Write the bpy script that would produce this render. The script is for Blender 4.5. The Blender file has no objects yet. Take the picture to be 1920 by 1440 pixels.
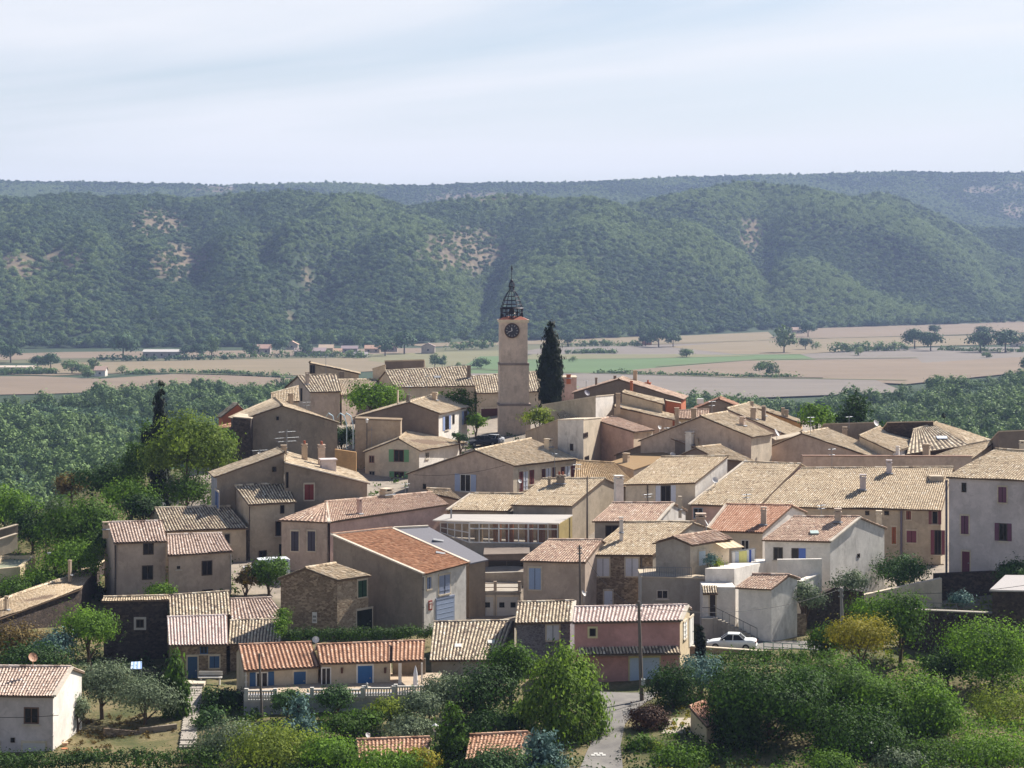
import bpy, bmesh, math, random
import numpy as np
from mathutils import Vector
S = bpy.context.scene
COL = S.collection
F, CX, HZ, CAMZ = 3780.0, 960.0, 510.0, 64.0     # lens in photo pixels, centre column, horizon row, camera height
RNG = np.random.default_rng(7)
R = random.Random(11)

def at(px, py, D):
    return Vector(((px-CX)/F*D, D, CAMZ-(py-HZ)/F*D))
def ray(px, py):
    return Vector(((px-CX)/F, 1.0, -(py-HZ)/F))
CAM = Vector((0, 0, CAMZ))
def hit(px, py, p0, n):                 # ray through a photo point meets the plane (p0, n)
    d = ray(px, py); k = d.dot(n)
    t = (p0-CAM).dot(n)/k
    return CAM+d*t
def lerp(a, b, t): return a+(b-a)*t

# ---------------------------------------------------------------- objects
def tag(o, label=None, cat=None, group=None, kind=None):
    if label: o['label'] = label
    if cat: o['category'] = cat
    if group: o['group'] = group
    if kind: o['kind'] = kind
    return o
def empty(name, loc, label, cat, group=None):
    o = bpy.data.objects.new(name, None); COL.objects.link(o)
    o.location = loc; o.empty_display_size = 0.5
    return tag(o, label, cat, group)
class MB:
    """collects faces in world space, built as one mesh object"""
    def __init__(s): s.v = []; s.f = []; s.m = []
    def face(s, pts, m=0):
        i = len(s.v); s.v += [tuple(p) for p in pts]; s.f.append(tuple(range(i, i+len(pts)))); s.m.append(m)
    def hexa(s, b, t, m=0):             # bottom quad, top quad (same winding, counter-clockwise from above)
        i = len(s.v); s.v += [tuple(p) for p in b]+[tuple(p) for p in t]
        n = len(b)
        s.f.append(tuple(i+k for k in reversed(range(n)))); s.m.append(m)
        s.f.append(tuple(i+n+k for k in range(n))); s.m.append(m)
        for k in range(n):
            q = (k+1) % n
            s.f.append((i+k, i+q, i+n+q, i+n+k)); s.m.append(m)
    def box(s, c, u, v, w, m=0):        # centre, three half-axis vectors
        c, u, v, w = map(Vector, (c, u, v, w))
        b = [c-u-v-w, c+u-v-w, c+u+v-w, c-u+v-w]
        s.hexa(b, [p+2*w for p in b], m)
    def abox(s, c, sx, sy, sz, m=0, rz=0):
        ca, sa = math.cos(rz), math.sin(rz)
        s.box(c, (sx/2*ca, sx/2*sa, 0), (-sy/2*sa, sy/2*ca, 0), (0, 0, sz/2), m)
    def tube(s, pts, rs, n=8, m=0, cap=True):
        pts = [Vector(p) for p in pts]
        if not isinstance(rs, (list, tuple)): rs = [rs]*len(pts)
        base = len(s.v)
        for k, p in enumerate(pts):
            d = (pts[min(k+1, len(pts)-1)]-pts[max(k-1, 0)])
            d.normalize() if d.length > 1e-9 else None
            a = Vector((0, 0, 1)) if abs(d.z) < .9 else Vector((1, 0, 0))
            e1 = d.cross(a).normalized(); e2 = e1.cross(d)
            for j in range(n):
                t = 2*math.pi*j/n
                s.v.append(tuple(p+(e1*math.cos(t)+e2*math.sin(t))*rs[k]))
        for k in range(len(pts)-1):
            for j in range(n):
                q = (j+1) % n
                s.f.append((base+k*n+j, base+(k+1)*n+j, base+(k+1)*n+q, base+k*n+q)); s.m.append(m)
        if cap:
            s.f.append(tuple(base+j for j in range(n))); s.m.append(m)
            e = base+(len(pts)-1)*n
            s.f.append(tuple(e+j for j in reversed(range(n)))); s.m.append(m)
    def grid(s, P, m=0):                # P[i][j] of points
        base = len(s.v); h = len(P); w = len(P[0])
        for r in P: s.v += [tuple(p) for p in r]
        for i in range(h-1):
            for j in range(w-1):
                a = base+i*w+j
                s.f.append((a, a+1, a+w+1, a+w)); s.m.append(m)
    def build(s, name, mats, parent=None, smooth=False, fix=False):
        me = bpy.data.meshes.new(name)
        off = Vector((0, 0, 0))
        if parent is not None:
            p = parent
            while p is not None: off = off+p.location; p = p.parent
        me.from_pydata([(x-off.x, y-off.y, z-off.z) for x, y, z in s.v], [], s.f)
        if not isinstance(mats, (list, tuple)): mats = [mats]
        for m in mats: me.materials.append(m)
        if len(mats) > 1: me.polygons.foreach_set('material_index', s.m)
        if smooth: me.polygons.foreach_set('use_smooth', [True]*len(s.f))
        if fix:
            bm = bmesh.new(); bm.from_mesh(me); bmesh.ops.remove_doubles(bm, verts=bm.verts, dist=1e-4)
            bmesh.ops.recalc_face_normals(bm, faces=bm.faces); bm.to_mesh(me); bm.free()
        me.update()
        o = bpy.data.objects.new(name, me); COL.objects.link(o)
        if parent is not None: o.parent = parent
        return o
def wpos(o):
    p = Vector((0, 0, 0))
    while o is not None: p = p+o.location; o = o.parent
    return p
def np_mesh(name, V, Fq, mat, parent=None, attrs=None, smooth=False):
    """fast mesh from numpy arrays; Fq (n,4) quads; attrs: {name: per-face floats}"""
    me = bpy.data.meshes.new(name)
    n = len(Fq); k = Fq.shape[1]
    if parent is not None:
        off = wpos(parent); V = V-np.array((off.x, off.y, off.z))
    me.vertices.add(len(V)); me.vertices.foreach_set('co', np.ascontiguousarray(V, dtype=np.float32).ravel())
    me.loops.add(n*k); me.loops.foreach_set('vertex_index', np.ascontiguousarray(Fq, dtype=np.int32).ravel())
    me.polygons.add(n)
    me.polygons.foreach_set('loop_start', np.arange(0, n*k, k, dtype=np.int32))
    me.polygons.foreach_set('loop_total', np.full(n, k, dtype=np.int32))
    me.polygons.foreach_set('use_smooth', np.full(n, bool(smooth)))
    for an, av in (attrs or {}).items():
        a = me.attributes.new(an, 'FLOAT', 'FACE'); a.data.foreach_set('value', np.asarray(av, dtype=np.float32))
    for m in (mat if isinstance(mat, (list, tuple)) else [mat]): me.materials.append(m)
    me.update(calc_edges=True)
    if name is None: return me
    o = bpy.data.objects.new(name, me); COL.objects.link(o)
    if parent is not None: o.parent = parent
    return o

# ---------------------------------------------------------------- materials
def rgb(h):                              # sRGB hex to linear
    h = h.lstrip('#')
    c = [int(h[i:i+2], 16)/255 for i in (0, 2, 4)]
    return tuple((x/12.92 if x <= .04045 else ((x+.055)/1.055)**2.4) for x in c)+(1,)
class NT:
    def __init__(s, name, rough=.9):
        s.mat = bpy.data.materials.new(name); s.mat.use_nodes = True
        s.t = s.mat.node_tree; s.n = s.t.nodes
        s.b = s.n['Principled BSDF']; s.b.inputs['Roughness'].default_value = rough
        s.b.inputs['Specular IOR Level'].default_value = .25
    def new(s, typ, **kw):
        n = s.n.new(typ)
        for k, v in kw.items(): setattr(n, k, v)
        return n
    def link(s, a, b): s.t.links.new(a, b)
    def pos(s): return s.new('ShaderNodeNewGeometry').outputs['Position']
    def scaled(s, vec, sc):
        m = s.new('ShaderNodeVectorMath', operation='MULTIPLY'); s.link(vec, m.inputs[0]); m.inputs[1].default_value = sc; return m.outputs[0]
    def noise(s, vec, scale, detail=3, rough=.55, dist=0):
        n = s.new('ShaderNodeTexNoise'); n.inputs['Scale'].default_value = scale; n.inputs['Detail'].default_value = detail
        n.inputs['Roughness'].default_value = rough; n.inputs['Distortion'].default_value = dist
        if vec is not None: s.link(vec, n.inputs['Vector'])
        return n.outputs['Fac']
    def ramp(s, fac, stops):
        r = s.new('ShaderNodeValToRGB'); e = r.color_ramp.elements
        while len(e) > 1: e.remove(e[-1])
        e[0].position = stops[0][0]; e[0].color = stops[0][1]
        for p, c in stops[1:]:
            x = e.new(p); x.color = c
        s.link(fac, r.inputs[0]); return r.outputs[0]
    def mix(s, fac, a, b, mode='MIX'):
        m = s.new('ShaderNodeMix', data_type='RGBA', blend_type=mode)
        for sock, v in ((m.inputs[0], fac), (m.inputs[6], a), (m.inputs[7], b)):
            if hasattr(v, 'is_output'): s.link(v, sock)
            elif isinstance(v, (int, float)): sock.default_value = v
            else: sock.default_value = v
        return m.outputs[2]
    def math(s, op, a, b=0):
        m = s.new('ShaderNodeMath', operation=op)
        for sock, v in ((m.inputs[0], a), (m.inputs[1], b)):
            if hasattr(v, 'is_output'): s.link(v, sock)
            else: sock.default_value = v
        return m.outputs[0]
    def attr(s, name):
        a = s.new('ShaderNodeAttribute'); a.attribute_name = name; return a.outputs['Fac']
    def color(s, c):
        if hasattr(c, 'is_output'): s.link(c, s.b.inputs['Base Color'])
        else: s.b.inputs['Base Color'].default_value = c
        return s
    def bump(s, h, strength=.4, dist=.05):
        b = s.new('ShaderNodeBump'); b.inputs['Strength'].default_value = strength; b.inputs['Distance'].default_value = dist
        s.link(h, b.inputs['Height']); s.link(b.outputs[0], s.b.inputs['Normal']); return s
def G_(v): return (v, v, v, 1)
def mul(c, k): return (min(c[0]*k, 1), min(c[1]*k, 1), min(c[2]*k, 1), 1)

_M = {}
def plain(name, c, rough=.7, metal=0):
    if name not in _M:
        n = NT(name, rough); p = n.pos()
        n.color(n.mix(n.noise(p, 6, 3), mul(c, .86), mul(c, 1.1))); n.b.inputs['Metallic'].default_value = metal
        _M[name] = n.mat
    return _M[name]
def plaster(name, c, dirt=.5, stain=(.14, .11, .085, 1)):
    """lime render with patches, rain streaks and grime"""
    if name not in _M:
        n = NT(name, .95); p = n.pos()
        base = n.mix(n.ramp(n.noise(p, .45, 4, .6), [(.3, G_(0)), (.7, G_(1))]), mul(c, .76), mul(c, 1.1))
        base = n.mix(n.ramp(n.noise(p, 3.2, 5, .7), [(.42, G_(0)), (.75, G_(.5))]), base, mul(c, .72))
        streak = n.ramp(n.noise(n.scaled(p, (1.1, 1.1, .4)), 1.0, 6, .7), [(.5, G_(0)), (.76, G_(dirt))])
        base = n.mix(streak, base, stain)
        base = n.mix(n.ramp(n.noise(p, 1.15, 4, .62, .4), [(.56, G_(0)), (.6, G_(.35))]), base, mul(c, 1.12))
        base = n.mix(n.ramp(n.noise(n.scaled(p, (1, 1, 1.7)), .8, 5, .7, .6), [(.6, G_(0)), (.66, G_(.45))]), base, mul(c, .68))
        n.color(base).bump(n.noise(p, 9, 5, .7), .35, .04); _M[name] = n.mat
    return _M[name]
def stone(name, c, c2, mortar, scale=3.2):
    """rubble masonry"""
    if name not in _M:
        n = NT(name, .95); p = n.scaled(n.pos(), (1, 1, 1.6))
        w = n.new('ShaderNodeVectorMath', operation='ADD'); n.link(p, w.inputs[0])
        nz = n.new('ShaderNodeTexNoise'); nz.inputs['Scale'].default_value = 2.0; n.link(p, nz.inputs['Vector'])
        sc = n.new('ShaderNodeVectorMath', operation='SCALE'); n.link(nz.outputs['Color'], sc.inputs[0]); sc.inputs['Scale'].default_value = .35
        n.link(sc.outputs[0], w.inputs[1])
        v = n.new('ShaderNodeTexVoronoi', feature='DISTANCE_TO_EDGE'); v.inputs['Scale'].default_value = scale; n.link(w.outputs[0], v.inputs['Vector'])
        v2 = n.new('ShaderNodeTexVoronoi'); v2.inputs['Scale'].default_value = scale; n.link(w.outputs[0], v2.inputs['Vector'])
        cell = n.ramp(n.math('FRACT', n.math('MULTIPLY', v2.outputs['Color'], 3.0)), [(0, mul(c2, .75)), (.5, c2), (1, c)])
        base = n.mix(n.ramp(v.outputs['Distance'], [(.02, G_(1)), (.09, G_(0))]), cell, mortar)
        base = n.mix(n.ramp(n.noise(n.pos(), .35, 4), [(.45, G_(0)), (.7, G_(.55))]), base, mul(mortar, .8))
        n.color(base).bump(v.outputs['Distance'], .5, .08); _M[name] = n.mat
    return _M[name]
def tiles(name, stops, lichen=None, lk=.0):
    """clay barrel tiles: each tile has its own fired colour, channels painted dark as shade, lichen on the old ones"""
    if name not in _M:
        n = NT(name, .9); p = n.pos()
        n.b.inputs['Specular IOR Level'].default_value = .1
        t = n.attr('tile')
        k = 1.0/(len(stops)-1)
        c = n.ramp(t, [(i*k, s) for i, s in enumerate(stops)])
        c = n.mix(n.ramp(n.noise(p, .5, 4, .6), [(.38, G_(0)), (.7, G_(.22))]), c, mul(stops[0], .9))
        c = n.mix(n.ramp(n.noise(p, 5, 4, .7), [(.52, G_(0)), (.8, G_(.4))]), c, mul(stops[0], .6))
        if lichen is not None:
            c = n.mix(n.ramp(n.noise(p, 1.1, 5, .75), [(.48, G_(0)), (.66, G_(lk))]), c, lichen)
        n.color(c); _M[name] = n.mat
    return _M[name]
def leafmat(name, dark, light, trans=.25):
    if name not in _M:
        n = NT(name, .75); p = n.pos()
        n.b.inputs['Specular IOR Level'].default_value = .2
        c = n.ramp(n.attr('leaf'), [(0, dark), (.55, lerp4(dark, light, .55)), (1, light)])
        c = n.mix(n.ramp(n.noise(p, .6, 3), [(.35, G_(0)), (.7, G_(.5))]), c, dark)
        n.color(c)
        tr = n.new('ShaderNodeBsdfTranslucent'); n.link(c, tr.inputs[0])
        mx = n.new('ShaderNodeMixShader'); mx.inputs[0].default_value = trans
        out = n.n['Material Output']
        n.link(n.b.outputs[0], mx.inputs[1]); n.link(tr.outputs[0], mx.inputs[2]); n.link(mx.outputs[0], out.inputs[0])
        _M[name] = n.mat
    return _M[name]
def lerp4(a, b, t): return tuple(a[i]+(b[i]-a[i])*t for i in range(4))
DEV = False
CL_SC, CL_LO, CL_HI, CL_COL = (1.5, 16, 1), .2, .62, (9.0, 9.0, 9.2, 1)
SKY_K, HAZE_D, HAZE_C, HAZE_G, EXPO = .058, .0001, (.5, .64, 1.0, 1), .0, 0.95
# ---------------------------------------------------------------- value noise in numpy (for relief)
_perm = np.random.default_rng(3).random((256, 256))
def vnoise(x, y):
    xi = np.floor(x).astype(int); yi = np.floor(y).astype(int); fx = x-xi; fy = y-yi
    fx = fx*fx*(3-2*fx); fy = fy*fy*(3-2*fy)
    g = lambda a, b: _perm[a % 256, b % 256]
    return (g(xi, yi)*(1-fx)+g(xi+1, yi)*fx)*(1-fy)+(g(xi, yi+1)*(1-fx)+g(xi+1, yi+1)*fx)*fy
def fbm(x, y, o=4):
    s = 0; a = .5
    for k in range(o):
        s = s+a*vnoise(x*2**k+17*k, y*2**k+31*k); a *= .5
    return s
# ---------------------------------------------------------------- village hill: heights known where the photo shows the ground
GP = [(0,1440,146),(300,1440,146),(700,1440,143),(1120,1440,143),(1500,1440,143),(1920,1440,143),
      (120,1395,152),(250,1400,151),(350,1330,163),(360,1280,172),(200,1290,172),(60,1230,180),(0,1170,190),
      (250,1250,186),(180,1245,186),(330,1285,179),(400,1284,178),(1150,1330,160),(1175,1302,166),(1000,1330,160),(860,1340,158),(640,1375,152),(470,1370,153),(640,1296,166),
      (1290,1290,166),(1250,1360,154),(1370,1217,180),(1470,1217,181),(1560,1222,181),(1700,1300,172),(1820,1320,166),(1900,1300,168),
      (1450,1330,158),(1650,1340,156),(1800,1145,198),(1700,1145,199),(1880,1170,194),(1620,1130,201),(1800,1245,181),
      (700,1185,190),(590,1188,189),(800,1178,190),(925,1165,194),(480,1120,202),(250,1130,203),(100,1080,212),(20,1050,214),(440,1060,212),
      (1150,1140,197),(1250,1140,197),(1400,1075,206),(1700,1075,215),(1850,1078,211),(950,1045,211),
      (560,960,238),(400,1000,228),(250,980,234),(100,960,236),(0,980,236),(760,940,240),(900,930,245),(1230,950,236),(1480,965,235),(1700,960,240),
      (640,890,258),(700,905,256),(560,870,264),(420,880,260),(300,890,262),(1100,885,262),(1350,880,262),(1600,870,265),(1850,880,262),
      (900,825,288),(930,812,292),(780,835,284),(680,800,296),(1040,800,294),(1200,815,290),(1400,815,290),(1700,830,290),
      (600,770,318),(850,760,322),(1040,760,318),(1200,775,315),(1500,800,305)]
GXYZ = np.array([tuple(at(*p)) for p in GP])
RIM = []
for D, xs, z in ((330, (-60, -40), 16), (350, (-20, 0, 25, 50), 38), (350, (75, 100), 30), (390, (-40, 0, 40, 90), 18), (430, (-120, -70, -30, 10, 50, 90, 140), 1),
                 (240, (-80,), 22), (270, (-75,), 20), (300, (-55,), 24), (270, (-105,), 6), (330, (-95,), 2), (220, (-110,), 14), (180, (-120,), 16), (150, (-90,), 22),
                 (280, (95,), 32), (240, (90,), 34), (200, (90,), 30), (160, (75,), 26), (300, (120,), 20), (240, (140,), 16), (180, (140,), 14), (360, (130,), 4),
                 (120, (-40, -15, 15, 40), 25), (90, (-40, 0, 40), 27), (60, (-30, 0, 30), 36), (30, (-20, 0, 20), 48), (14, (-9, 0, 9), 55), (5, (-8, 0, 8), 59.5), (-30, (-20, 0, 20), 61)):
    for x in xs: RIM.append((x, D, z))
GXYZ = np.vstack([GXYZ, np.array(RIM, dtype=float)])
def ground_np(x, y):
    x = np.asarray(x, dtype=float); y = np.asarray(y, dtype=float)
    num = np.zeros_like(x); den = np.zeros_like(x)
    for gx, gy, gz in GXYZ:
        d2 = (x-gx)**2+((y-gy)*.8)**2+4.0
        w = d2**-1.9
        num += w*gz; den += w
    z = num/den
    fall = np.clip((y-395)/70, 0, 1); side = np.clip((np.abs(x)-(90+.12*np.abs(y)))/90, 0, 1)
    return z*(1-fall)*(1-side*np.clip((y-60)/80, 0, 1))
_gx, _gy = np.arange(-200, 201.0), np.arange(-62, 482.0)
_GZ = ground_np(*np.meshgrid(_gx, _gy, indexing='ij'))
def ground_fast(x, y):
    fx = np.clip(np.asarray(x, dtype=float)+200, 0, 398.999); fy = np.clip(np.asarray(y, dtype=float)+62, 0, 541.999)
    i = fx.astype(int); j = fy.astype(int); u = fx-i; v = fy-j
    return (_GZ[i, j]*(1-u)+_GZ[i+1, j]*u)*(1-v)+(_GZ[i, j+1]*(1-u)+_GZ[i+1, j+1]*u)*v
def ground(x, y): return float(ground_fast(x, y))
# ---------------------------------------------------------------- hills across the valley
XK = np.array([-900, -300, 0, 200, 400, 560, 640, 700, 760, 900, 1050, 1150, 1300, 1450, 1560, 1650, 1750, 1850, 1920, 2200, 2800])
BASE = np.interp(XK, [-900, 0, 480, 960, 1200, 1440, 1920, 2800], [668, 653, 650, 640, 632, 618, 604, 596])
CREST = np.array([380, 372, 374, 384, 386, 376, 380, 374, 392, 381, 378, 366, 361, 355, 353, 362, 388, 420, 438, 470, 470], dtype=float)+13
RIDGE = np.interp(XK, [-900, 0, 200, 400, 600, 760, 860, 960, 1100, 1200, 1350, 1500, 1700, 1920, 2800], [336, 341, 344, 347, 346, 349, 344, 347, 343, 337, 332, 329, 324, 324, 330])+1
SPURS = ((1130, 1060, 70, 20), (1330, 1250, 70, 18), (1520, 1560, 90, 24), (1640, 1760, 60, 18), (690, 420, 55, 40), (560, 330, 45, 26), (800, 700, 60, 22), (250, 130, 60, 26), (120, -20, 60, 20), (430, 560, 40, -26), (560, 600, 40, -20), (945, 880, 45, -46), (330, 400, 40, -22), (1420, 1440, 26, -26), (1850, 1900, 60, -30), (180, 250, 36, -18))
def hills_np(x, y):
    x = np.asarray(x, dtype=float); y = np.maximum(np.asarray(y, dtype=float), 1.0)
    px = CX+x/y*F
    db = CAMZ*F/(np.interp(px, XK, BASE)-HZ)
    d1 = db+820; d2 = db+2600
    z1 = CAMZ-(np.interp(px, XK, CREST)-HZ)/F*d1
    z2 = CAMZ-(np.interp(px, XK, RIDGE)-HZ)/F*d2
    t = (y-db)/(d1-db)
    s = np.clip(t, 0, 1)
    lo = z1*(s*.78+.22*s*s*(3-2*s))
    q = np.clip((y-d1)/(d2-d1), 0, 1)
    z = np.where(y < d1, lo, z1+(z2-z1)*q*q*(.35+.65*q)-32*np.clip(q*6, 0, 1)*np.clip((1-q)*1.6, 0, 1))
    z = np.where(y > d2, z2-np.clip((y-d2)*.05, 0, 60), z)
    win = np.clip(t*2.2, 0, 1)*np.clip((d2-y)/500+.08, 0, 1)
    sx = x+.55*(y-db)                                # spurs run obliquely down the slope
    spur = 1-np.abs(2*fbm(sx/310+3.1, y/900, 3)/.875-1)
    z = z+win*((spur-.62)*52+(fbm(x/120, y/160, 3)-.43)*16)*np.clip(1.25-t*.28, .55, 1)
    u_ = np.clip(t, 0, 1)
    for ct, cb_, w_, am_ in SPURS: z = z+1.15*am_*np.exp(-((px-(cb_+(ct-cb_)*u_))/w_)**2)*np.clip(t*2.5, 0, 1)*np.clip((1.02-t)*1.8, 0, 1)
    bump = np.clip((y-d1)/500, 0, 1)*np.clip((d2-y)/250+.4, .15, 1)
    z = z+bump*(fbm(x/200+9, y/260, 3)-.43)*16
    return np.where(t > 0, np.maximum(z, 0), 0.0)
def terrain_np(x, y):
    return np.where(y < 900, ground_np(x, np.minimum(y, 900)), hills_np(x, y))
# one sheet, fan-shaped: fine near the village, coarse far away
ang = np.concatenate([np.linspace(-.75, -.34, 24), np.linspace(-.33, .33, 300), np.linspace(.34, .75, 24)])
ys = np.concatenate([np.linspace(100, 480, 230), np.linspace(490, 1500, 60), np.linspace(1510, 4000, 230), np.linspace(4020, 6200, 110), np.linspace(6250, 6600, 6)])
yy, aa = np.meshgrid(ys, ang, indexing='ij')
xx = aa*yy
zz = terrain_np(xx, yy)
# the strip round the camera
yb = np.linspace(-60, 99, 40); ab = np.linspace(-75, 75, len(ang))
V1 = np.stack([np.repeat(ab[None], len(yb), 0), np.repeat(yb[:, None], len(ang), 1)], -1)
V1x, V1y = V1[..., 0], V1[..., 1]
V1x = V1x*np.where(V1y > 0, 1, 1)
zb = ground_np(V1x, V1y)
X = np.vstack([V1x, xx]); Y = np.vstack([V1y, yy]); Z = np.vstack([zb, zz])
BARE = ((335, 492, 60, 38), (118, 488, 36, 22), (872, 470, 84, 44), (1410, 440, 26, 34), (405, 356, 44, 8), (900, 371, 105, 10), (1840, 357, 40, 7), (1900, 395, 22, 16), (775, 344, 30, 4), (290, 420, 55, 30), (40, 500, 40, 26), (545, 600, 6, 14), (1905, 348, 15, 7), (575, 520, 12, 18))
def bare_at(x, y, z):
    yv = np.maximum(y, 1); px = CX+x/yv*F; row = HZ+(CAMZ-z)/yv*F; b = np.full(px.shape, 9.0)
    for cx_, cy_, rx_, ry_ in BARE: b = np.minimum(b, ((px-cx_)/rx_)**2+((row-cy_)/ry_)**2+1.5*(fbm(px/9.0, row/6.0, 3)-.43))
    return b
h, w = X.shape
idx = np.arange(h*w).reshape(h, w)
Q = np.stack([idx[:-1, :-1], idx[:-1, 1:], idx[1:, 1:], idx[1:, :-1]], -1).reshape(-1, 4)
nm = NT('earth', 1.0); p = nm.pos()
sep = nm.new('ShaderNodeSeparateXYZ'); nm.link(p, sep.inputs[0])
near = nm.ramp(nm.noise(p, .22, 5, .65), [(.32, rgb('#3c4522')), (.46, rgb('#5d5a38')), (.58, rgb('#7d6f50')), (.72, rgb('#4a5028'))])
near = nm.mix(nm.ramp(nm.noise(p, 3.5, 4, .7), [(.4, G_(0)), (.75, G_(.6))]), near, rgb('#3c3f22'))
far = nm.ramp(nm.noise(p, .012, 5, .6), [(.35, rgb('#26351c')), (.55, rgb('#2f3f25')), (.75, rgb('#3b462b'))])
far = nm.mix(nm.attr('bare'), far, nm.ramp(nm.noise(p, .05, 4, .7), [(.35, rgb('#51483a')), (.6, rgb('#75664f')), (.75, rgb('#45432f'))]))
town = nm.ramp(nm.noise(p, .5, 5, .65), [(.35, rgb('#7d746a')), (.6, rgb('#9a8e80')), (.75, rgb('#6f675c'))])
near = nm.mix(nm.attr('town'), near, town)
isfar = nm.ramp(nm.math('MULTIPLY', sep.outputs[1], 1/1000), [(.36, G_(0)), (.46, G_(1))])
nm.color(nm.mix(isfar, near, far)).bump(nm.noise(p, 4, 4), .5, .15)
EARTH = nm.mat
_b = bare_at(X, Y, Z); _b = np.where(Y > 1500, np.clip((1.35-_b)/.9, 0, 1), 0).reshape(-1)[Q].mean(1)
_t = np.clip((1.1-np.maximum(np.abs((X-10)/52)**3, 0)-np.abs((Y-258)/66)**3)/.25, 0, 1).reshape(-1)[Q].mean(1)
o = np_mesh('ground', np.stack([X, Y, Z], -1).reshape(-1, 3), Q, EARTH, None, {'bare': _b, 'town': _t}, smooth=True)
tag(o, kind='structure')
def groundhit(px, py, lo=120, hi=420):               # where the line of sight through a photo point meets the ground
    D = np.arange(lo, hi, .4); x = (px-CX)/F*D; z = CAMZ-(py-HZ)/F*D
    k = np.nonzero(z <= ground_fast(x, D))[0]
    return at(px, py, float(D[k[0]]) if len(k) else hi)
# ---------------------------------------------------------------- foliage
def crown_np(lobes, n, size, rng, clump=.55, per=30, out=.75, up=0.0, aspect=1.0, fill=.25, droop=0.0):
    L = np.array([l[:6] for l in lobes], dtype=float)
    w = (L[:, 3]*L[:, 4]+L[:, 4]*L[:, 5]+L[:, 3]*L[:, 5]); w /= w.sum()
    nc = max(6, n//per)
    li = rng.choice(len(L), nc, p=w)
    d = rng.normal(size=(nc, 3)); d /= np.linalg.norm(d, axis=1)[:, None]
    low = d[:, 2] < -.35; d[low, 2] *= -rng.random(low.sum())           # thinner underneath
    d /= np.linalg.norm(d, axis=1)[:, None]
    rad = np.where(rng.random(nc) < fill, rng.random(nc)**.5, .86+.22*rng.random(nc))
    cc = L[li, :3]+d*L[li, 3:6]*rad[:, None]
    ctone = rng.random(nc)
    ci = rng.integers(0, nc, n)
    cr = clump*(.6+.8*rng.random(nc))
    g = rng.normal(size=(n, 3))*cr[ci][:, None]*np.array([1, 1, .75])
    c = cc[ci]+g
    if droop: c[:, 2] -= droop*rng.random(n)**2*cr[ci]*4
    nrm = d[ci]*out*.8+rng.normal(size=(n, 3))*(1-out)*1.0+g/np.maximum(cr[ci][:, None], 1e-3)*.55+np.array([0, 0, .15])
    nrm /= np.linalg.norm(nrm, axis=1)[:, None]+1e-9
    t = rng.normal(size=(n, 3)); t[:, 2] += up*3
    e1 = t-nrm*(t*nrm).sum(1)[:, None]; e1 /= np.linalg.norm(e1, axis=1)[:, None]+1e-9
    e2 = np.cross(nrm, e1)
    s = size*(.6+.8*rng.random(n))[:, None]*.5
    a = s*aspect
    V = np.stack([c-e1*a, c-e2*s*.7+e1*a*.1, c+e1*a, c+e2*s*.7-e1*a*.1], 1).reshape(-1, 3)
    Fq = np.arange(n*4).reshape(n, 4)
    tone = np.clip(ctone[ci]*.75+rng.random(n)*.3-.03, 0, 1)
    return V, Fq, tone
BARK = plain('bark', rgb('#5a4a3c'), .95)
BARK_D = plain('dark bark', rgb('#40352c'), .95)
LEAF = {k: leafmat('leaves '+k, rgb(a), rgb(b), t) for k, a, b, t in (
    ('green', '#22380f', '#6b8f30', 0.4), ('bright', '#30500f', '#86aa38', 0.42), ('dark', '#162a12', '#4a6a2a', 0.3),
    ('olive', '#43523a', '#8b9874', 0.22), ('blue', '#32504a', '#7f9c94', 0.18), ('yellow', '#6d6a16', '#b3a632', .3),
    ('cypress', '#0b120a', '#223016', .05), ('lime', '#4e611c', '#9ca840', 0.42), ('rust', '#4d3f22', '#857036', .2), ('purple', '#311f1b', '#62442f', .15),
    ('acacia', '#3c5218', '#8ea23e', .42), ('willow', '#38540f', '#98b546', .45), ('deep', '#1a3010', '#587c2a', .32), ('hedge', '#1a300f', '#56752a', 0.28), ('ivy', '#203620', '#5a7c3a', 0.25), ('far', '#365028', '#8aa25e', .22), ('farbright', '#52683a', '#a2b470', .22), ('fardark', '#263c26', '#5f8050', .15))}
def trunk_mesh(base, top, r, limbs=(), rng=None, mat=None, parent=None):
    m = MB(); base = Vector(base); top = Vector(top)
    pts = [base.lerp(top, k/5)+Vector((R.uniform(-1, 1), R.uniform(-1, 1), 0))*r*(.6 if 0 < k < 5 else 0) for k in range(6)]
    m.tube(pts, [r*(1.25-.75*k/5) for k in range(6)], 7)
    for i, e in enumerate(limbs):
        e = Vector(e); s = pts[2+i % 3]
        mid = s.lerp(e, .5)+Vector((R.uniform(-.3, .3), R.uniform(-.3, .3), R.uniform(0, .4)))
        m.tube([s, mid, e], [r*.55, r*.36, r*.12], 6)
    return m.build('trunk', mat or BARK, parent, smooth=True)
def tree(name, label, cat, base, lobes, n, size, leaf, trunk=.18, group=None, seed=0, bark=None, trunk_top=None, **kw):
    """lobes in metres relative to the base; a trunk with limbs reaching into each lobe"""
    b = Vector(base); rng = np.random.default_rng(seed+101)
    root = empty(name, b, label, cat, group)
    V, Fq, tone = crown_np(lobes, n, size, rng, **kw)
    np_mesh('crown', V+np.array(tuple(b)), Fq, LEAF[leaf], root, {'leaf': tone})
    big = max(lobes, key=lambda l: l[3]*l[5])
    top = trunk_top or (big[0], big[1], big[2]+big[5]*.3)
    if trunk:
        trunk_mesh(b-Vector((0, 0, .4)), b+Vector(top), trunk, [b+Vector((l[0], l[1], l[2])) for l in lobes if l is not big][:6], mat=bark, parent=root)
    return root
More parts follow.
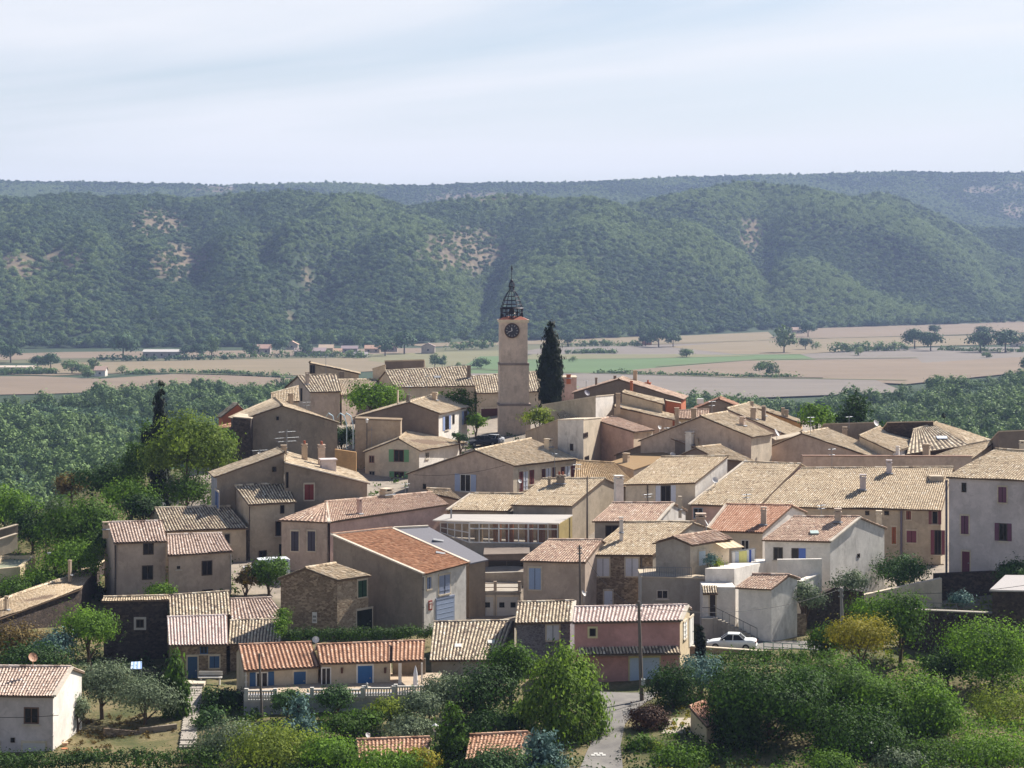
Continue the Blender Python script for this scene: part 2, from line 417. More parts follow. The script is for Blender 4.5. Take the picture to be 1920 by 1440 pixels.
def lobes_round(rx, rz, zc, k, rng, spread=.55, size=.6, ry=None):
    ry = ry or rx
    out = [(0, 0, zc, rx*.75, ry*.75, rz*.8)]
    for i in range(k):
        t = 2*math.pi*(i+rng.random()*.7)/k
        u = rng.uniform(-.5, .75)
        q = math.sqrt(max(0, 1-u*u*.8))
        out.append((math.cos(t)*rx*spread*q, math.sin(t)*ry*spread*q, zc+u*rz*.6, rx*size*rng.uniform(.75, 1.1), ry*size*rng.uniform(.75, 1.1), rz*size*rng.uniform(.7, 1.05)))
    return out
def ptree(name, label, cat, px, top, bot, wpx, D, leaf, n=3500, size=.26, k=7, leafless=.04, trunk=.16, seed=0, group=None, base=None, spread=.55, lsize=.6, **kw):
    """a round-headed tree given by its outline in the photo: centre column, top row, lowest row, width, distance"""
    g = at(px, bot, D); zt = at(px, top, D).z
    z0 = base if base is not None else min(ground(g.x, g.y), g.z)
    b = Vector((g.x, g.y, z0)); H = zt-z0; vis0 = g.z-z0
    rng = np.random.default_rng(seed+5)
    rx = wpx/F*D/2; lo = vis0+leafless*(zt-g.z); rz = (H-lo)/2; zc = lo+rz
    return tree(name, label, cat, b, lobes_round(rx, rz, zc, k, rng, spread, lsize), n, size, leaf, trunk, group, seed, clump=kw.pop('clump', max(.22, min(.6, rx*.2))), **kw)

# ---------------------------------------------------------------- far trees: prototypes stand in the fields, copies beside them
def far_tree(name, label, cat, px, row, wm, hm, leaf, shape='round', group=None, seed=0, D=None, n=420):
    z = 0.0
    D = D or CAMZ*F/(row-HZ)
    p = at(px, row, D); p.z = float(terrain_np(np.array([p.x]), np.array([p.y]))[0])
    rng = np.random.default_rng(seed+31)
    root = empty(name, p, label, cat, group)
    if shape == 'round': lb = lobes_round(wm/2, hm*.42, hm*.56, 6, rng, .5, .62)
    elif shape == 'tall': lb = [(0, 0, hm*.55, wm*.4, wm*.4, hm*.45), (wm*.12, 0, hm*.35, wm*.45, wm*.4, hm*.28), (-wm*.1, 0, hm*.7, wm*.3, wm*.3, hm*.28)]
    else: lb = lobes_round(wm/2, hm*.5, hm*.45, 6, rng, .6, .55)
    V, Fq, tone = crown_np(lb, n*2, wm*.095, rng, clump=wm*.085, per=20, out=.8, fill=.15)
    np_mesh('crown', V+np.array(tuple(p)), Fq, LEAF[leaf], root, {'leaf': tone})
    t = MB(); t.tube([p-Vector((0, 0, .5)), p+Vector((0, 0, hm*.45))], [wm*.035, wm*.025], 6); t.build('trunk', BARK_D, root)
    return root
def dup(root, px, row, scale=1.0, label=None, group=None, rz=0, D=None):
    r = root.copy(); COL.objects.link(r)
    D = D or CAMZ*F/(row-HZ)
    p = at(px, row, D); p.z = float(terrain_np(np.array([p.x]), np.array([p.y]))[0])
    r.location = p; r.rotation_euler = (0, 0, rz); r.scale = (scale,)*3
    if label: r['label'] = label
    if group: r['group'] = group
    elif 'group' in r: del r['group']
    for ch in root.children:
        c = ch.copy(); COL.objects.link(c); c.parent = r
    return r
# ---------------------------------------------------------------- valley fields (sheets laid one above the other)
def field(pts, col, z, name='field', stripes=None, noisy=.12):
    m = MB(); P = []
    for px, row in pts:
        D = (CAMZ-z)*F/(row-HZ); P.append(at(px, row, D))
    m.face(P)
    key = 'soil '+col+str(stripes)
    if key not in _M:
        n = NT(key, 1.0); p = n.pos(); c = rgb(col)
        k = n.mix(n.ramp(n.noise(n.scaled(p, (.006, .02, 0)), 1, 5, .6), [(.3, G_(0)), (.7, G_(1))]), mul(c, 1-noisy*1.3), mul(c, 1+noisy))
        k = n.mix(n.ramp(n.noise(n.scaled(p, (.02, .35, 0)), 1, 3, .6), [(.4, G_(0)), (.7, G_(.8))]), k, mul(c, .78))
        k = n.mix(n.ramp(n.noise(n.scaled(p, (.03, .05, 0)), 1, 6, .75), [(.45, G_(0)), (.75, G_(.5))]), k, mul(c, 1.18))
        if stripes:
            w = n.new('ShaderNodeTexWave'); w.inputs['Scale'].default_value = stripes; w.inputs['Distortion'].default_value = .6; n.link(p, w.inputs['Vector'])
            k = n.mix(n.ramp(w.outputs['Fac'], [(.45, G_(0)), (.6, G_(.6))]), k, rgb('#5c5f45'))
        n.color(k); _M[key] = n.mat
    tag(m.build(name, _M[key]), kind='structure')
TAN, PINK, LAV, GRN, YEL = '#7c6e56', '#7a6a58', '#756c63', '#566b42', '#736f50'
field([(-120, 664), (700, 662), (980, 640), (1250, 636), (1250, 652), (800, 676), (300, 676), (-120, 684)], '#5d5c40', .1)
field([(-300, 672), (120, 660), (560, 656), (800, 652), (800, 661), (480, 669), (100, 672), (-300, 686)], PINK, .22)
field([(-60, 700), (120, 680), (560, 672), (705, 671), (800, 690), (560, 704), (470, 702), (340, 698), (220, 700), (100, 704)], TAN, .34)
field([(-120, 706), (60, 705), (190, 710), (340, 700), (480, 706), (600, 712), (600, 740), (300, 730), (100, 738), (-120, 742)], PINK, .46)
field([(760, 646), (1000, 633), (1290, 629), (1440, 622), (1460, 640), (1240, 646), (1060, 644), (800, 650)], TAN, .34)
field([(700, 664), (960, 656), (960, 676), (800, 690), (690, 676)], YEL, .4)
field([(1020, 652), (1250, 646), (1460, 640), (1560, 640), (1500, 664), (1330, 666), (1060, 668), (960, 662)], LAV, .46)
field([(900, 668), (1060, 667), (1340, 665), (1620, 664), (1500, 680), (1300, 690), (1100, 700), (840, 704)], GRN, .58)
field([(1000, 664), (1300, 664), (1420, 667), (1200, 672), (960, 674)], YEL, .7)
field([(1200, 692), (1400, 676), (1720, 672), (1740, 690), (1560, 708), (1240, 706), (1080, 704)], PINK, .82)
field([(820, 700), (1100, 700), (1400, 709), (1640, 712), (1700, 735), (1300, 750), (820, 745)], LAV, .94)
field([(1440, 634), (1560, 610), (1700, 604), (2100, 596), (2100, 616), (1850, 626), (1560, 634)], PINK, .34)
field([(1250, 650), (1460, 636), (1850, 628), (2100, 620), (2100, 640), (1700, 650), (1500, 664), (1380, 664)], TAN, .52)
field([(1500, 664), (1720, 652), (2100, 648), (2100, 672), (1800, 686), (1560, 684)], LAV, .64)
field([(1560, 690), (1800, 676), (1930, 668), (2000, 690), (1700, 720), (1540, 712)], PINK, .88)
# the river bed shows as pale gravel between the near woods
field([(40, 784), (180, 776), (330, 780), (200, 788)], '#8f8472', .3, 'gravel bar')
field([(0, 818), (60, 814), (120, 822), (20, 826)], '#8f8472', .3, 'gravel bar')
field([(-40, 848), (30, 843), (60, 850), (-20, 856)], '#8f8472', .3, 'gravel bar')
for pts in ([(760, 690), (1100, 702), (1400, 711), (1700, 716)], [(170, 712), (260, 700), (480, 706), (600, 712)], [(1200, 647), (1500, 637), (1860, 627)], [(1230, 690), (1420, 676), (1720, 673)]):
    m = MB(); P = [at(x, r, CAMZ*F/(r-HZ)) for x, r in pts]
    L_ = []; R_ = []
    for q in P: L_.append(q+Vector((0, -3, 1.1))); R_.append(q+Vector((0, 3, 1.1)))
    m.grid([L_, R_]); tag(m.build('farm_track', plain('verge', rgb('#5f6040'), 1)), kind='structure')

# ---------------------------------------------------------------- trees standing alone in the valley
TA = far_tree('valley_oak', 'large dark spreading tree beside the long pale farm shed in the valley', 'tree', 231, 672, 19, 17, 'fardark', 'round', seed=1, n=700)
TB = far_tree('valley_poplar', 'tall narrow-waisted tree alone on the tan field at right', 'tree', 1470, 662, 17, 22, 'far', 'tall', seed=2, n=600)
TC = far_tree('valley_walnut', 'wide round tree on the edge of the tan field right of the gabled roofs', 'tree', 1437, 706, 13, 9.5, 'far', 'bush', seed=3, n=500)
TD = far_tree('valley_bush', 'pale round bush beside the farm track left of the village', 'bush', 228, 700, 6, 6, 'farbright', 'bush', seed=4, n=300)
for base, px, row, s, lab in (
    (TC, 1287, 671, .75, 'small round tree in the middle of the green crop field'),
    (TA, 1235, 652, .95, 'big tree clump beside the orange gabled barn in the fields'),
    (TA, 1210, 650, .6, 'lower tree left of the big clump by the orange barn'),
    (TA, 1262, 651, .7, 'medium tree right of the big clump by the orange barn'),
    (TA, 1515, 632, .8, 'dark tree beside the pale hut at the top of the fields'),
    (TB, 1440, 618, .75, 'dark tree at the foot of the hill above the tan strip'),
    (TD, 1135, 650, 1.1, 'dark bush in the hedge strip right of the cypress'),
    (TA, 1715, 655, .95, 'tall round tree at the end of the valley hedge'),
    (TA, 1745, 659, .9, 'tree half behind the tall round one at the hedge end'),
    (TA, 1845, 640, .8, 'upper tree of the grove at the right edge fields'),
    (TA, 1838, 662, .95, 'broad left tree of the right edge grove'),
    (TA, 1885, 662, 1.05, 'tallest tree of the right edge grove'),
    (TA, 1925, 656, .75, 'tree cut by the right edge of the photo in the fields'),
    (TA, 1752, 629, .6, 'small dark tree on the track between two right fields'),
    (TA, 1510, 656, .55, 'low tree right of the narrow-waisted one'),
    (TD, 1530, 656, 1.3, 'small bush on the hedge line in the right fields'),
    (TC, 600, 706, .55, 'small round tree by the left roof of the village skyline'),
    (TB, 815, 690, .45, 'dark fir-like tree left of the pair behind the church roof'),
    (TB, 829, 690, .4, 'second dark tree of the pair behind the church roof'),
    (TC, 902, 692, .8, 'grey-green tree left of the clock tower in the field'),
    (TD, 860, 689, .7, 'tiny dark bush between the pair and the grey-green tree'),
    (TD, 1074, 680, .9, 'small bush right of the tall cypress on the crop field'),
    (TA, 95, 694, .62, 'tree clump beside the white farm wall at left'),
    (TA, 70, 692, .5, 'left neighbour of the clump by the white farm wall'),
    (TC, 135, 701, .9, 'round dark tree between farm wall and small white house'),
    (TC, 158, 702, .7, 'tree touching the left of the small white house'),
    (TB, 175, 700, .45, 'slim tree behind the small white house'),
    (TC, 165, 710, .6, 'bush in front of the small white house'),
    (TA, 350, 672, .55, 'tree right of the long pale shed'),
    (TA, 375, 672, .62, 'second tree right of the long pale shed'),
    (TB, 397, 670, .75, 'tall dark tree between shed and pink hamlet roofs'),
    (TA, 20, 680, .7, 'tree at the left edge of the valley below the hill'),
    (TA, -10, 676, .9, 'big tree cut by the left edge below the hill'),
    (TA, 525, 664, .65, 'tree among the pink hamlet roofs'),
    (TA, 758, 664, .95, 'big dark tree left of the gabled stone barn'),
    (TA, 722, 668, .7, 'rounded tree below the hamlet roofs by the barn'),
    (TA, 690, 660, .5, 'tree behind the low hamlet roofs'),
    (TB, 620, 650, .6, 'slender tree above the hamlet on the hill foot'),
    (TB, 675, 654, .55, 'dark tree above the pale hamlet roof'),
    (TA, 470, 670, .6, 'tree in front of the pink hamlet house'),
    (TA, 575, 668, .5, 'tree between the two pale hamlet houses'),
    (TA, 1065, 650, .7, 'dark tree just right of the cypress tip'),
    (TA, 925, 650, .5, 'dark tree left of the tower shaft'),
    (TC, 1850, 672, .5, 'low bush under the right edge grove'),
    (TD, 1610, 668, 1.4, 'bush at the left end of the valley hedge'),
    (TA, 1930, 700, .6, 'tree at the edge of the river woods at right')):
    dup(base, px, row, s, lab, rz=R.uniform(0, 6))
def hedgerow(label, pts, w, h, n, leaf='far', seed=0):
    rng = np.random.default_rng(seed); lobes = []
    for (x0, r0), (x1, r1) in zip(pts[:-1], pts[1:]):
        q0 = at(x0, r0, CAMZ*F/(r0-HZ)); q1 = at(x1, r1, CAMZ*F/(r1-HZ)); nk = max(6, int((q1-q0).length/(w*.8)))
        for k in range(nk):
            x = x0+(x1-x0)*k/nk; r = r0+(r1-r0)*k/nk
            q = at(x, r, CAMZ*F/(r-HZ)); s = rng.uniform(.6, 1.15)
            lobes.append((q.x+rng.normal()*1, q.y+rng.normal()*2, h*s*.42, w*s, w*s, h*s*.6))
    V, Fq, tone = crown_np(lobes, n, 1.5, rng, clump=1.1, per=14, out=.8, fill=.15)
    o = np_mesh('hedgerow', V, Fq, LEAF[leaf], None, {'leaf': tone}); tag(o, label, 'hedge')
hedgerow('long dark hedge across the right fields left of the tall round tree', [(1560, 662), (1640, 660), (1705, 658)], 5, 8, 2200, seed=1)
hedgerow('thin hedge running right from the tall round tree', [(1765, 658), (1820, 660), (1930, 662)], 3.5, 4, 1200, seed=2)
hedgerow('low scrub hedge in front of the clock tower fields', [(845, 657), (900, 655), (925, 654)], 4, 7, 1300, seed=3)
hedgerow('scrub belt right of the tall cypress', [(1062, 650), (1150, 650), (1210, 650)], 4, 5, 1500, seed=4)
hedgerow('narrow hedge on the lavender field right of the cypress', [(1072, 664), (1110, 663), (1155, 664)], 3, 3, 1200, seed=5)
hedgerow('dark hedge under the long pale farm shed', [(180, 676), (250, 677), (330, 676), (440, 674)], 3, 4, 1500, 'fardark', seed=6)
hedgerow('bushy hedge below the hamlet houses', [(420, 673), (520, 671), (640, 670), (690, 673)], 3.5, 5, 1700, seed=7)
hedgerow('shrub line along the white farm wall at left', [(-20, 702), (50, 702), (105, 702)], 5, 4, 2400, seed=8)
hedgerow('thin roadside hedge below the grey-violet field', [(1120, 702), (1300, 706), (1420, 709), (1500, 709)], 2.4, 1.8, 2600, seed=9)
hedgerow('scrub hedge on the farm track at left', [(240, 702), (320, 699), (400, 702), (540, 708)], 2.4, 2, 2400, seed=10)
# ---------------------------------------------------------------- farmhouses across the valley
def farm(label, px0, px1, row, hpx, depth=8, roofpx=6, wall='#b6a590', roof='#a98a74', cat='house', gable=False, name='farmhouse'):
    D = CAMZ*F/(row-HZ); a = at(px0, row, D); b = at(px1, row, D); a.z = b.z = 0
    H = hpx/F*D; rr = roofpx/F*D*1.2
    root = empty(name, (a+b)/2, label, cat)
    m = MB(); y = Vector((0, depth, 0)); up = Vector((0, 0, H))
    m.hexa([a, b, b+y, a+y], [a+up, b+up, b+y+up, a+y+up])
    r = MB()
    if gable:
        c = (a+b)/2+up+Vector((0, 0, rr)); e = Vector((.6, 0, -.1))
        m.face([a+up, b+up, c]); m.face([b+up+y, a+up+y, c+y])
        for s, q in ((-1, a), (1, b)):
            k = q+up+Vector((.6*s, 0, -.2)); f = Vector((0, -.6, 0))
            r.hexa([k+f, k+y-f, c+y-f, c+f] if s < 0 else [c+f, c+y-f, k+y-f, k+f], [v+Vector((0, 0, .35)) for v in ([k+f, k+y-f, c+y-f, c+f] if s < 0 else [c+f, c+y-f, k+y-f, k+f])])
    else:
        c0 = a+up+y*.5+Vector((0, 0, rr)); c1 = b+up+y*.5+Vector((0, 0, rr))
        m.face([a+y+up, a+up, c0]); m.face([b+up, b+y+up, c1])
        e = Vector((.5, 0, 0)); f = Vector((0, -.7, -.15))
        for q0, q1 in (((a+up+f)-e, (b+up+f)+e), ((b+y+up-Vector((0, -.7, .15)))+e, (a+y+up-Vector((0, -.7, .15)))-e)):
            t0, t1 = (c0-e, c1+e) if q0.x < q1.x else (c1+e, c0-e)
            r.hexa([q0, q1, t1, t0], [v+Vector((0, 0, .35)) for v in (q0, q1, t1, t0)])
    m.build('wall', plaster('farm '+wall, rgb(wall), .3), root)
    r.build('roof', plain('farm roof '+roof, rgb(roof), .95), root)
    wn = max(1, int((px1-px0)/14)); up2 = H*.55
    for i in range(wn):
        c = a.lerp(b, (i+.5)/wn); w = MB(); w.abox(c+Vector((0, -.05, up2)), 1.3, .1, min(1.6, H*.35)); w.build('window', plain('farm window', rgb('#3f3c3c')), root)
    return root
farm('long low pale farm shed with white roof edge across the valley', 268, 338, 672, 12, 12, 3, '#a39a94', '#b9b2ac', 'shed', name='farm_shed')
farm('small white house on the pink field at left', 177, 197, 706, 11, 8, 6, '#d8d0c6', '#a98f80')
farm('long white farm wall building at the left edge', -30, 60, 694, 5, 8, 2, '#d2c8bc', '#c2b2a2', 'barn')
farm('pink roofed hamlet house farthest left', 462, 506, 664, 10, 10, 6, '#ab9c92', '#b19082')
farm('little house with the pale gable above the hamlet', 536, 558, 655, 9, 8, 5, '#b9a897', '#b39480', gable=True)
farm('grey long hamlet house in front of the others', 552, 610, 668, 9, 10, 5, '#8d8589', '#9c8a88')
farm('cream hamlet house with lit roof', 598, 624, 660, 7, 8, 5, '#b3a28e', '#bfa890')
farm('tiny orange roofed cottage in the hamlet', 626, 640, 664, 5, 6, 4, '#b3a28e', '#c09a80', 'cottage')
farm('bluish hamlet house right of the tiny cottage', 640, 670, 662, 8, 9, 4, '#8f8a90', '#8f7f80')
farm('long shed with grey roof below the hamlet', 648, 688, 670, 4, 8, 4, '#8a8480', '#a49a98', 'shed', name='farm_shed')
farm('lit cream cottage with pink roof right of the hamlet', 684, 712, 662, 8, 8, 5, '#b9a58c', '#bb9882')
farm('reddish roofed house behind the lit cottage', 712, 745, 660, 10, 9, 4, '#a8978a', '#a5877a')
farm('stone barn with pale gable wall in the valley', 790, 815, 664, 14, 11, 5, '#b5a698', '#8c7b74', 'barn', gable=True)
farm('orange gabled barn in front of the big tree clump', 1205, 1222, 648, 10, 10, 4, '#b07a5e', '#a5705a', 'barn', gable=True)
farm('pale hut at the top of the fields', 1486, 1506, 626, 7, 8, 4, '#c8bba8', '#b39a88', 'hut')
farm('white hut beside the right edge grove', 1898, 1916, 652, 9, 8, 4, '#c2b8a8', '#b3a08c', 'hut')

# ---------------------------------------------------------------- woods
def gn_forest(name, pts, scl, kinds, protos):
    me = bpy.data.meshes.new(name); n = len(pts)
    me.vertices.add(n); me.vertices.foreach_set('co', np.asarray(pts, dtype=np.float32).ravel())
    a = me.attributes.new('size', 'FLOAT', 'POINT'); a.data.foreach_set('value', np.asarray(scl, dtype=np.float32))
    a = me.attributes.new('turn', 'FLOAT', 'POINT'); a.data.foreach_set('value', (RNG.random(n)*6.28).astype(np.float32))
    a = me.attributes.new('which', 'INT', 'POINT'); a.data.foreach_set('value', np.asarray(kinds, dtype=np.int32))
    o = bpy.data.objects.new(name, me); COL.objects.link(o); tag(o, kind='stuff')
    g = bpy.data.node_groups.new(name, 'GeometryNodeTree')
    g.interface.new_socket('Geometry', in_out='INPUT', socket_type='NodeSocketGeometry'); g.interface.new_socket('Geometry', in_out='OUTPUT', socket_type='NodeSocketGeometry')
    N = g.nodes; Lk = g.links.new
    gi = N.new('NodeGroupInput'); go = N.new('NodeGroupOutput')
    iop = N.new('GeometryNodeInstanceOnPoints'); jn = N.new('GeometryNodeJoinGeometry')
    for p in reversed(protos):
        oi = N.new('GeometryNodeObjectInfo'); oi.inputs['Object'].default_value = p; oi.transform_space = 'ORIGINAL'
        gt = N.new('GeometryNodeGeometryToInstance'); Lk(oi.outputs['Geometry'], gt.inputs[0]); Lk(gt.outputs[0], jn.inputs[0])
    def na(nm, t):
        x = N.new('GeometryNodeInputNamedAttribute'); x.data_type = t; x.inputs['Name'].default_value = nm; return x.outputs['Attribute']
    cx = N.new('ShaderNodeCombineXYZ'); Lk(na('turn', 'FLOAT'), cx.inputs[2])
    Lk(gi.outputs[0], iop.inputs['Points']); Lk(jn.outputs[0], iop.inputs['Instance'])
    iop.inputs['Pick Instance'].default_value = True
    Lk(na('which', 'INT'), iop.inputs['Instance Index']); Lk(cx.outputs[0], iop.inputs['Rotation']); Lk(na('size', 'FLOAT'), iop.inputs['Scale'])
    Lk(iop.outputs[0], go.inputs[0])
    md = o.modifiers.new('scatter', 'NODES'); md.node_group = g
    return o
PROT = [[c for c in t.children if c.name.startswith('crown')][0] for t in (TA, TB, TC, TD)]
PSZ = np.array([19, 17, 13, 6.0])
# crowns are offset to the base of their own tree: origin sits at the base, so they scatter as they are
def ell(px, row, cx, cy, rx, ry): return ((px-cx)/rx)**2+((row-cy)/ry)**2
N0 = 500000
aa_ = RNG.uniform(-.40, .40, N0*2); yy_ = 1600+RNG.random(N0*2)**.85*4350
xx_ = aa_*yy_
keep = RNG.random(N0*2) < np.where(yy_ < 3700, np.clip(yy_/3400, 0, 1), .45)*.75
xx_, yy_ = xx_[keep], yy_[keep]
zz_ = hills_np(xx_, yy_)
px_ = CX+xx_/yy_*F; row_ = HZ+(CAMZ-zz_)/yy_*F
ok = zz_ > 1.2
ok &= (bare_at(xx_, yy_, zz_) > 1)|(RNG.random(len(px_)) < .27)
xx_, yy_, zz_, px_, row_ = xx_[ok], yy_[ok], zz_[ok], px_[ok], row_[ok]
nz = fbm(xx_/160+5, yy_/220, 3)
sz = (3.6+RNG.random(len(xx_))**2*3.2)*(.8+.55*nz)
kd = np.where(RNG.random(len(xx_)) < np.clip((nz-.33)*4.5, .05, .95), 3, np.where(RNG.random(len(xx_)) < .5, 0, 2))
kd = np.where(RNG.random(len(xx_)) < .06, 1, kd)
gn_forest('hill_forest', np.stack([xx_, yy_, zz_-.4], -1), sz*1.15/PSZ[kd], kd, PROT)
print('hill trees', len(xx_))
# river woods on the valley floor in front of the fields
TOPL = ([-300, 0, 60, 120, 240, 340, 450, 560, 640, 900, 1180, 1260, 1400, 1560, 1650, 1690, 1800, 1930, 2300], [752, 748, 748, 742, 728, 724, 728, 718, 726, 740, 750, 752, 752, 746, 735, 728, 712, 700, 690])
n = 75000
aa_ = RNG.uniform(-.40, .40, n); yy_ = 455+RNG.random(n)*900; xx_ = aa_*yy_
k = RNG.random(n) < yy_/1350*.62
xx_, yy_ = xx_[k], yy_[k]
px_ = CX+xx_/yy_*F; row_ = HZ+CAMZ/yy_*F
ok = row_ > np.interp(px_, *TOPL)+9.0*F/yy_-2
gap = np.full(len(px_), 9.0)
for e in ((180, 782, 150, 5), (60, 820, 70, 4), (10, 850, 60, 4), (120, 745, 60, 3.5), (420, 752, 60, 3)): gap = np.minimum(gap, ell(px_, row_, *e))
ok &= gap > 1
xx_, yy_, px_, row_ = xx_[ok], yy_[ok], px_[ok], row_[ok]
cell = {}; sel = []
for i in RNG.permutation(len(xx_)):                       # no two trunks in one 3.4 m cell
    key = (int(xx_[i]/3.9), int(yy_[i]/3.9))
    if key not in cell: cell[key] = 1; sel.append(i)
xx_, yy_, px_ = xx_[sel], yy_[sel], px_[sel]
nz = fbm(xx_/40+2, yy_/60, 3)
kd = np.where(nz > .5, 1, np.where(nz > .42, 2, 0)); kd = np.where(RNG.random(len(xx_)) < .3, RNG.integers(0, 4, len(xx_)), kd)
sz = 5.0+RNG.random(len(xx_))*4.6+np.clip(nz-.4, 0, 1)*6
z_ = terrain_np(xx_, yy_)
gn_forest('river_woods', np.stack([xx_, yy_, z_-.6], -1), sz/PSZ[kd], kd, PROT)
print('river trees', len(xx_))
# dark belt of trees where the hill meets the fields, and singles on the skyline
ex = RNG.uniform(-500, 2400, 520); D_ = CAMZ*F/(np.interp(ex, XK, BASE)-HZ)-RNG.random(520)*14+4
x_ = (ex-CX)/F*D_; kd = RNG.choice([0, 0, 2, 1], 520)
gn_forest('foothill_tree_belt', np.stack([x_, D_, hills_np(x_, D_)-.4], -1), (6+RNG.random(520)*5)/PSZ[kd], kd, PROT)
# ---------------------------------------------------------------- house kit
WALLS = {k: (c, d) for k, c, d in (('tan', '#b3a08a', .45), ('tan2', '#beae98', .4), ('pinktan', '#bda998', .45), ('pale', '#cfc0aa', .3), ('white', '#e0d8ce', .15), ('grey', '#a39a8e', .5),
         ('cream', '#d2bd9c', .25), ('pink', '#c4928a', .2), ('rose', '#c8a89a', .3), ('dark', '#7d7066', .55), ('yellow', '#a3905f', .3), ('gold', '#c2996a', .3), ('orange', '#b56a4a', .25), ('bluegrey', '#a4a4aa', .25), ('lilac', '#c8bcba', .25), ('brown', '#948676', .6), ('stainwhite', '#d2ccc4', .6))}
def wallmat(k):
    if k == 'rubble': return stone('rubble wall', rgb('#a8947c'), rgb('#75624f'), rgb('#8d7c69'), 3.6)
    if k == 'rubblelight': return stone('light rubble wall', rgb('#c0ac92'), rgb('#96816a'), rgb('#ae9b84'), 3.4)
    if k == 'rubbledark': return stone('dark rubble wall', rgb('#5a4c42'), rgb('#3d332d'), rgb('#4a4039'), 3.2)  # dark stone, also carries painted shade on some walls
    if k == 'block': return stone('grey block wall', rgb('#7d787a'), rgb('#676265'), rgb('#8a8486'), 3.4)
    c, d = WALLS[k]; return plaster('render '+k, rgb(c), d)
ROOFS = {'old': (['#85735f', '#bea98e', '#cfba9c', '#dac8ac', '#e8dac4'], '#a69b88', .35), 'oldpink': (['#846a5c', '#b89c8a', '#c8ab96', '#d4baa2', '#e2cfbc'], '#a69888', .25),
         'mottle': (['#5e5248', '#aa9886', '#cab89e', '#d8c8ae', '#e6dac6'], '#979078', .3), 'terra': (['#7f5c48', '#b08870', '#bc947a', '#c8a288', '#d3b29a'], '#b8a08c', .15),
         'pale': (['#94807a', '#d2bcb2', '#dccac0', '#e2d0c6', '#eadcd4'], '#bcaea2', .12), 'orange': (['#8c6450', '#b48a72', '#c0967e', '#caa48c', '#d4b29c'], '#bfa690', .15),
         'rosy': (['#7d685e', '#bba494', '#c9b4a4', '#d4c0b0', '#e0d0c4'], '#b4a494', .2), 'red': (['#84583f', '#9c7054', '#a6785c', '#ae8264', '#b89274'], '#9a7c68', .2),
         'tanroof': (['#927858', '#b69a76', '#c2a682', '#cdb28e', '#d6bea0'], '#a6957a', .2)}
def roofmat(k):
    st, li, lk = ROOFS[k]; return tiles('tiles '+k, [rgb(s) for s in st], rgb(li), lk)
MORTAR = plaster('lime mortar', rgb('#cbbfae'), .2)
SOFFIT = plain('eave timber', rgb('#6b5847'), .9)
SLATE = plain('grey sheet roofing', rgb('#77757a'), .85)
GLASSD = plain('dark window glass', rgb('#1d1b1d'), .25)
FRAMEW = plain('white frame paint', rgb('#d3cfc9'), .6)
TAR = plain('lead flashing', rgb('#8a8a8c'), .6)
STEEL = plain('galvanised steel', rgb('#8f9295'), .45, .6)
def paint(h): return plain('paint '+h, rgb(h), .6)

def tile_arrays(E0, E1, R1, R0, sp=.27, amp=.06, rough=.02, row=.42, sag=.0, rng=RNG):
    E0, E1, R1, R0 = (np.array(tuple(v)) for v in (E0, E1, R1, R0))
    wid = (np.linalg.norm(E1-E0)+np.linalg.norm(R1-R0))/2; ln = (np.linalg.norm(R0-E0)+np.linalg.norm(R1-E1))/2
    nc = max(2, int(round(wid/sp))); nr = max(2, int(round(ln/row)))
    nrm = np.cross(E1-E0, R0-E0); nrm /= np.linalg.norm(nrm)
    if nrm[2] < 0: nrm = -nrm
    offs = np.array([0, .14, .30, .46, .60, .80]); hts = np.array([0, .8, 1, .8, 0, -.2])*amp
    s = ((np.arange(nc)[:, None]+offs[None])/nc).ravel(); s = np.append(s, 1.0)
    hh = np.tile(hts, nc); hh = np.append(hh, 0)
    col = np.append(np.repeat(np.arange(nc), 6), nc-1)
    V = np.zeros((2*nr, len(s), 3))
    jit = rng.normal(size=(nr, nc))*rough; jx = rng.normal(size=(nr, nc))*rough*.5/wid
    for j in range(nr):
        for e in (0, 1):
            t = (j+e)/nr
            if e == 0: tt = t-.012*rng.random()
            else: tt = t
            ss = np.clip(s+jx[j][col], 0, 1)
            P = (E0[None]*(1-ss)[:, None]+E1[None]*ss[:, None])*(1-tt)+(R0[None]*(1-ss)[:, None]+R1[None]*ss[:, None])*tt
            z = hh+jit[j][col]*(hh > 0)+(.024 if e == 0 else 0.0)
            V[2*j+e] = P+nrm[None]*z[:, None]
    if sag:
        V[..., 2] += (fbm(V[..., 0]/2.6+50, V[..., 1]/2.6+50, 2)-.38)*sag
    idx = np.arange(V.shape[0]*V.shape[1]).reshape(V.shape[:2])
    Fq = np.stack([idx[:-1, :-1], idx[:-1, 1:], idx[1:, 1:], idx[1:, :-1]], -1)
    trand = rng.random((nr, nc+1))
    rowid = np.arange(2*nr-1)//2
    tone = trand[rowid][:, col[:-1]]
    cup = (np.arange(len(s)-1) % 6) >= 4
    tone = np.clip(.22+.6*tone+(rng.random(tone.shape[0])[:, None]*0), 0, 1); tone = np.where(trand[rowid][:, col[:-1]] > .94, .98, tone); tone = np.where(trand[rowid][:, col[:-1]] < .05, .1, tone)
    tone = np.where(cup[None], 0.0 if amp > .04 else tone*.5, tone)  # channel tiles darkened: shade between the barrels put into the tone
    return V.reshape(-1, 3), Fq.reshape(-1, 4), tone.ravel()
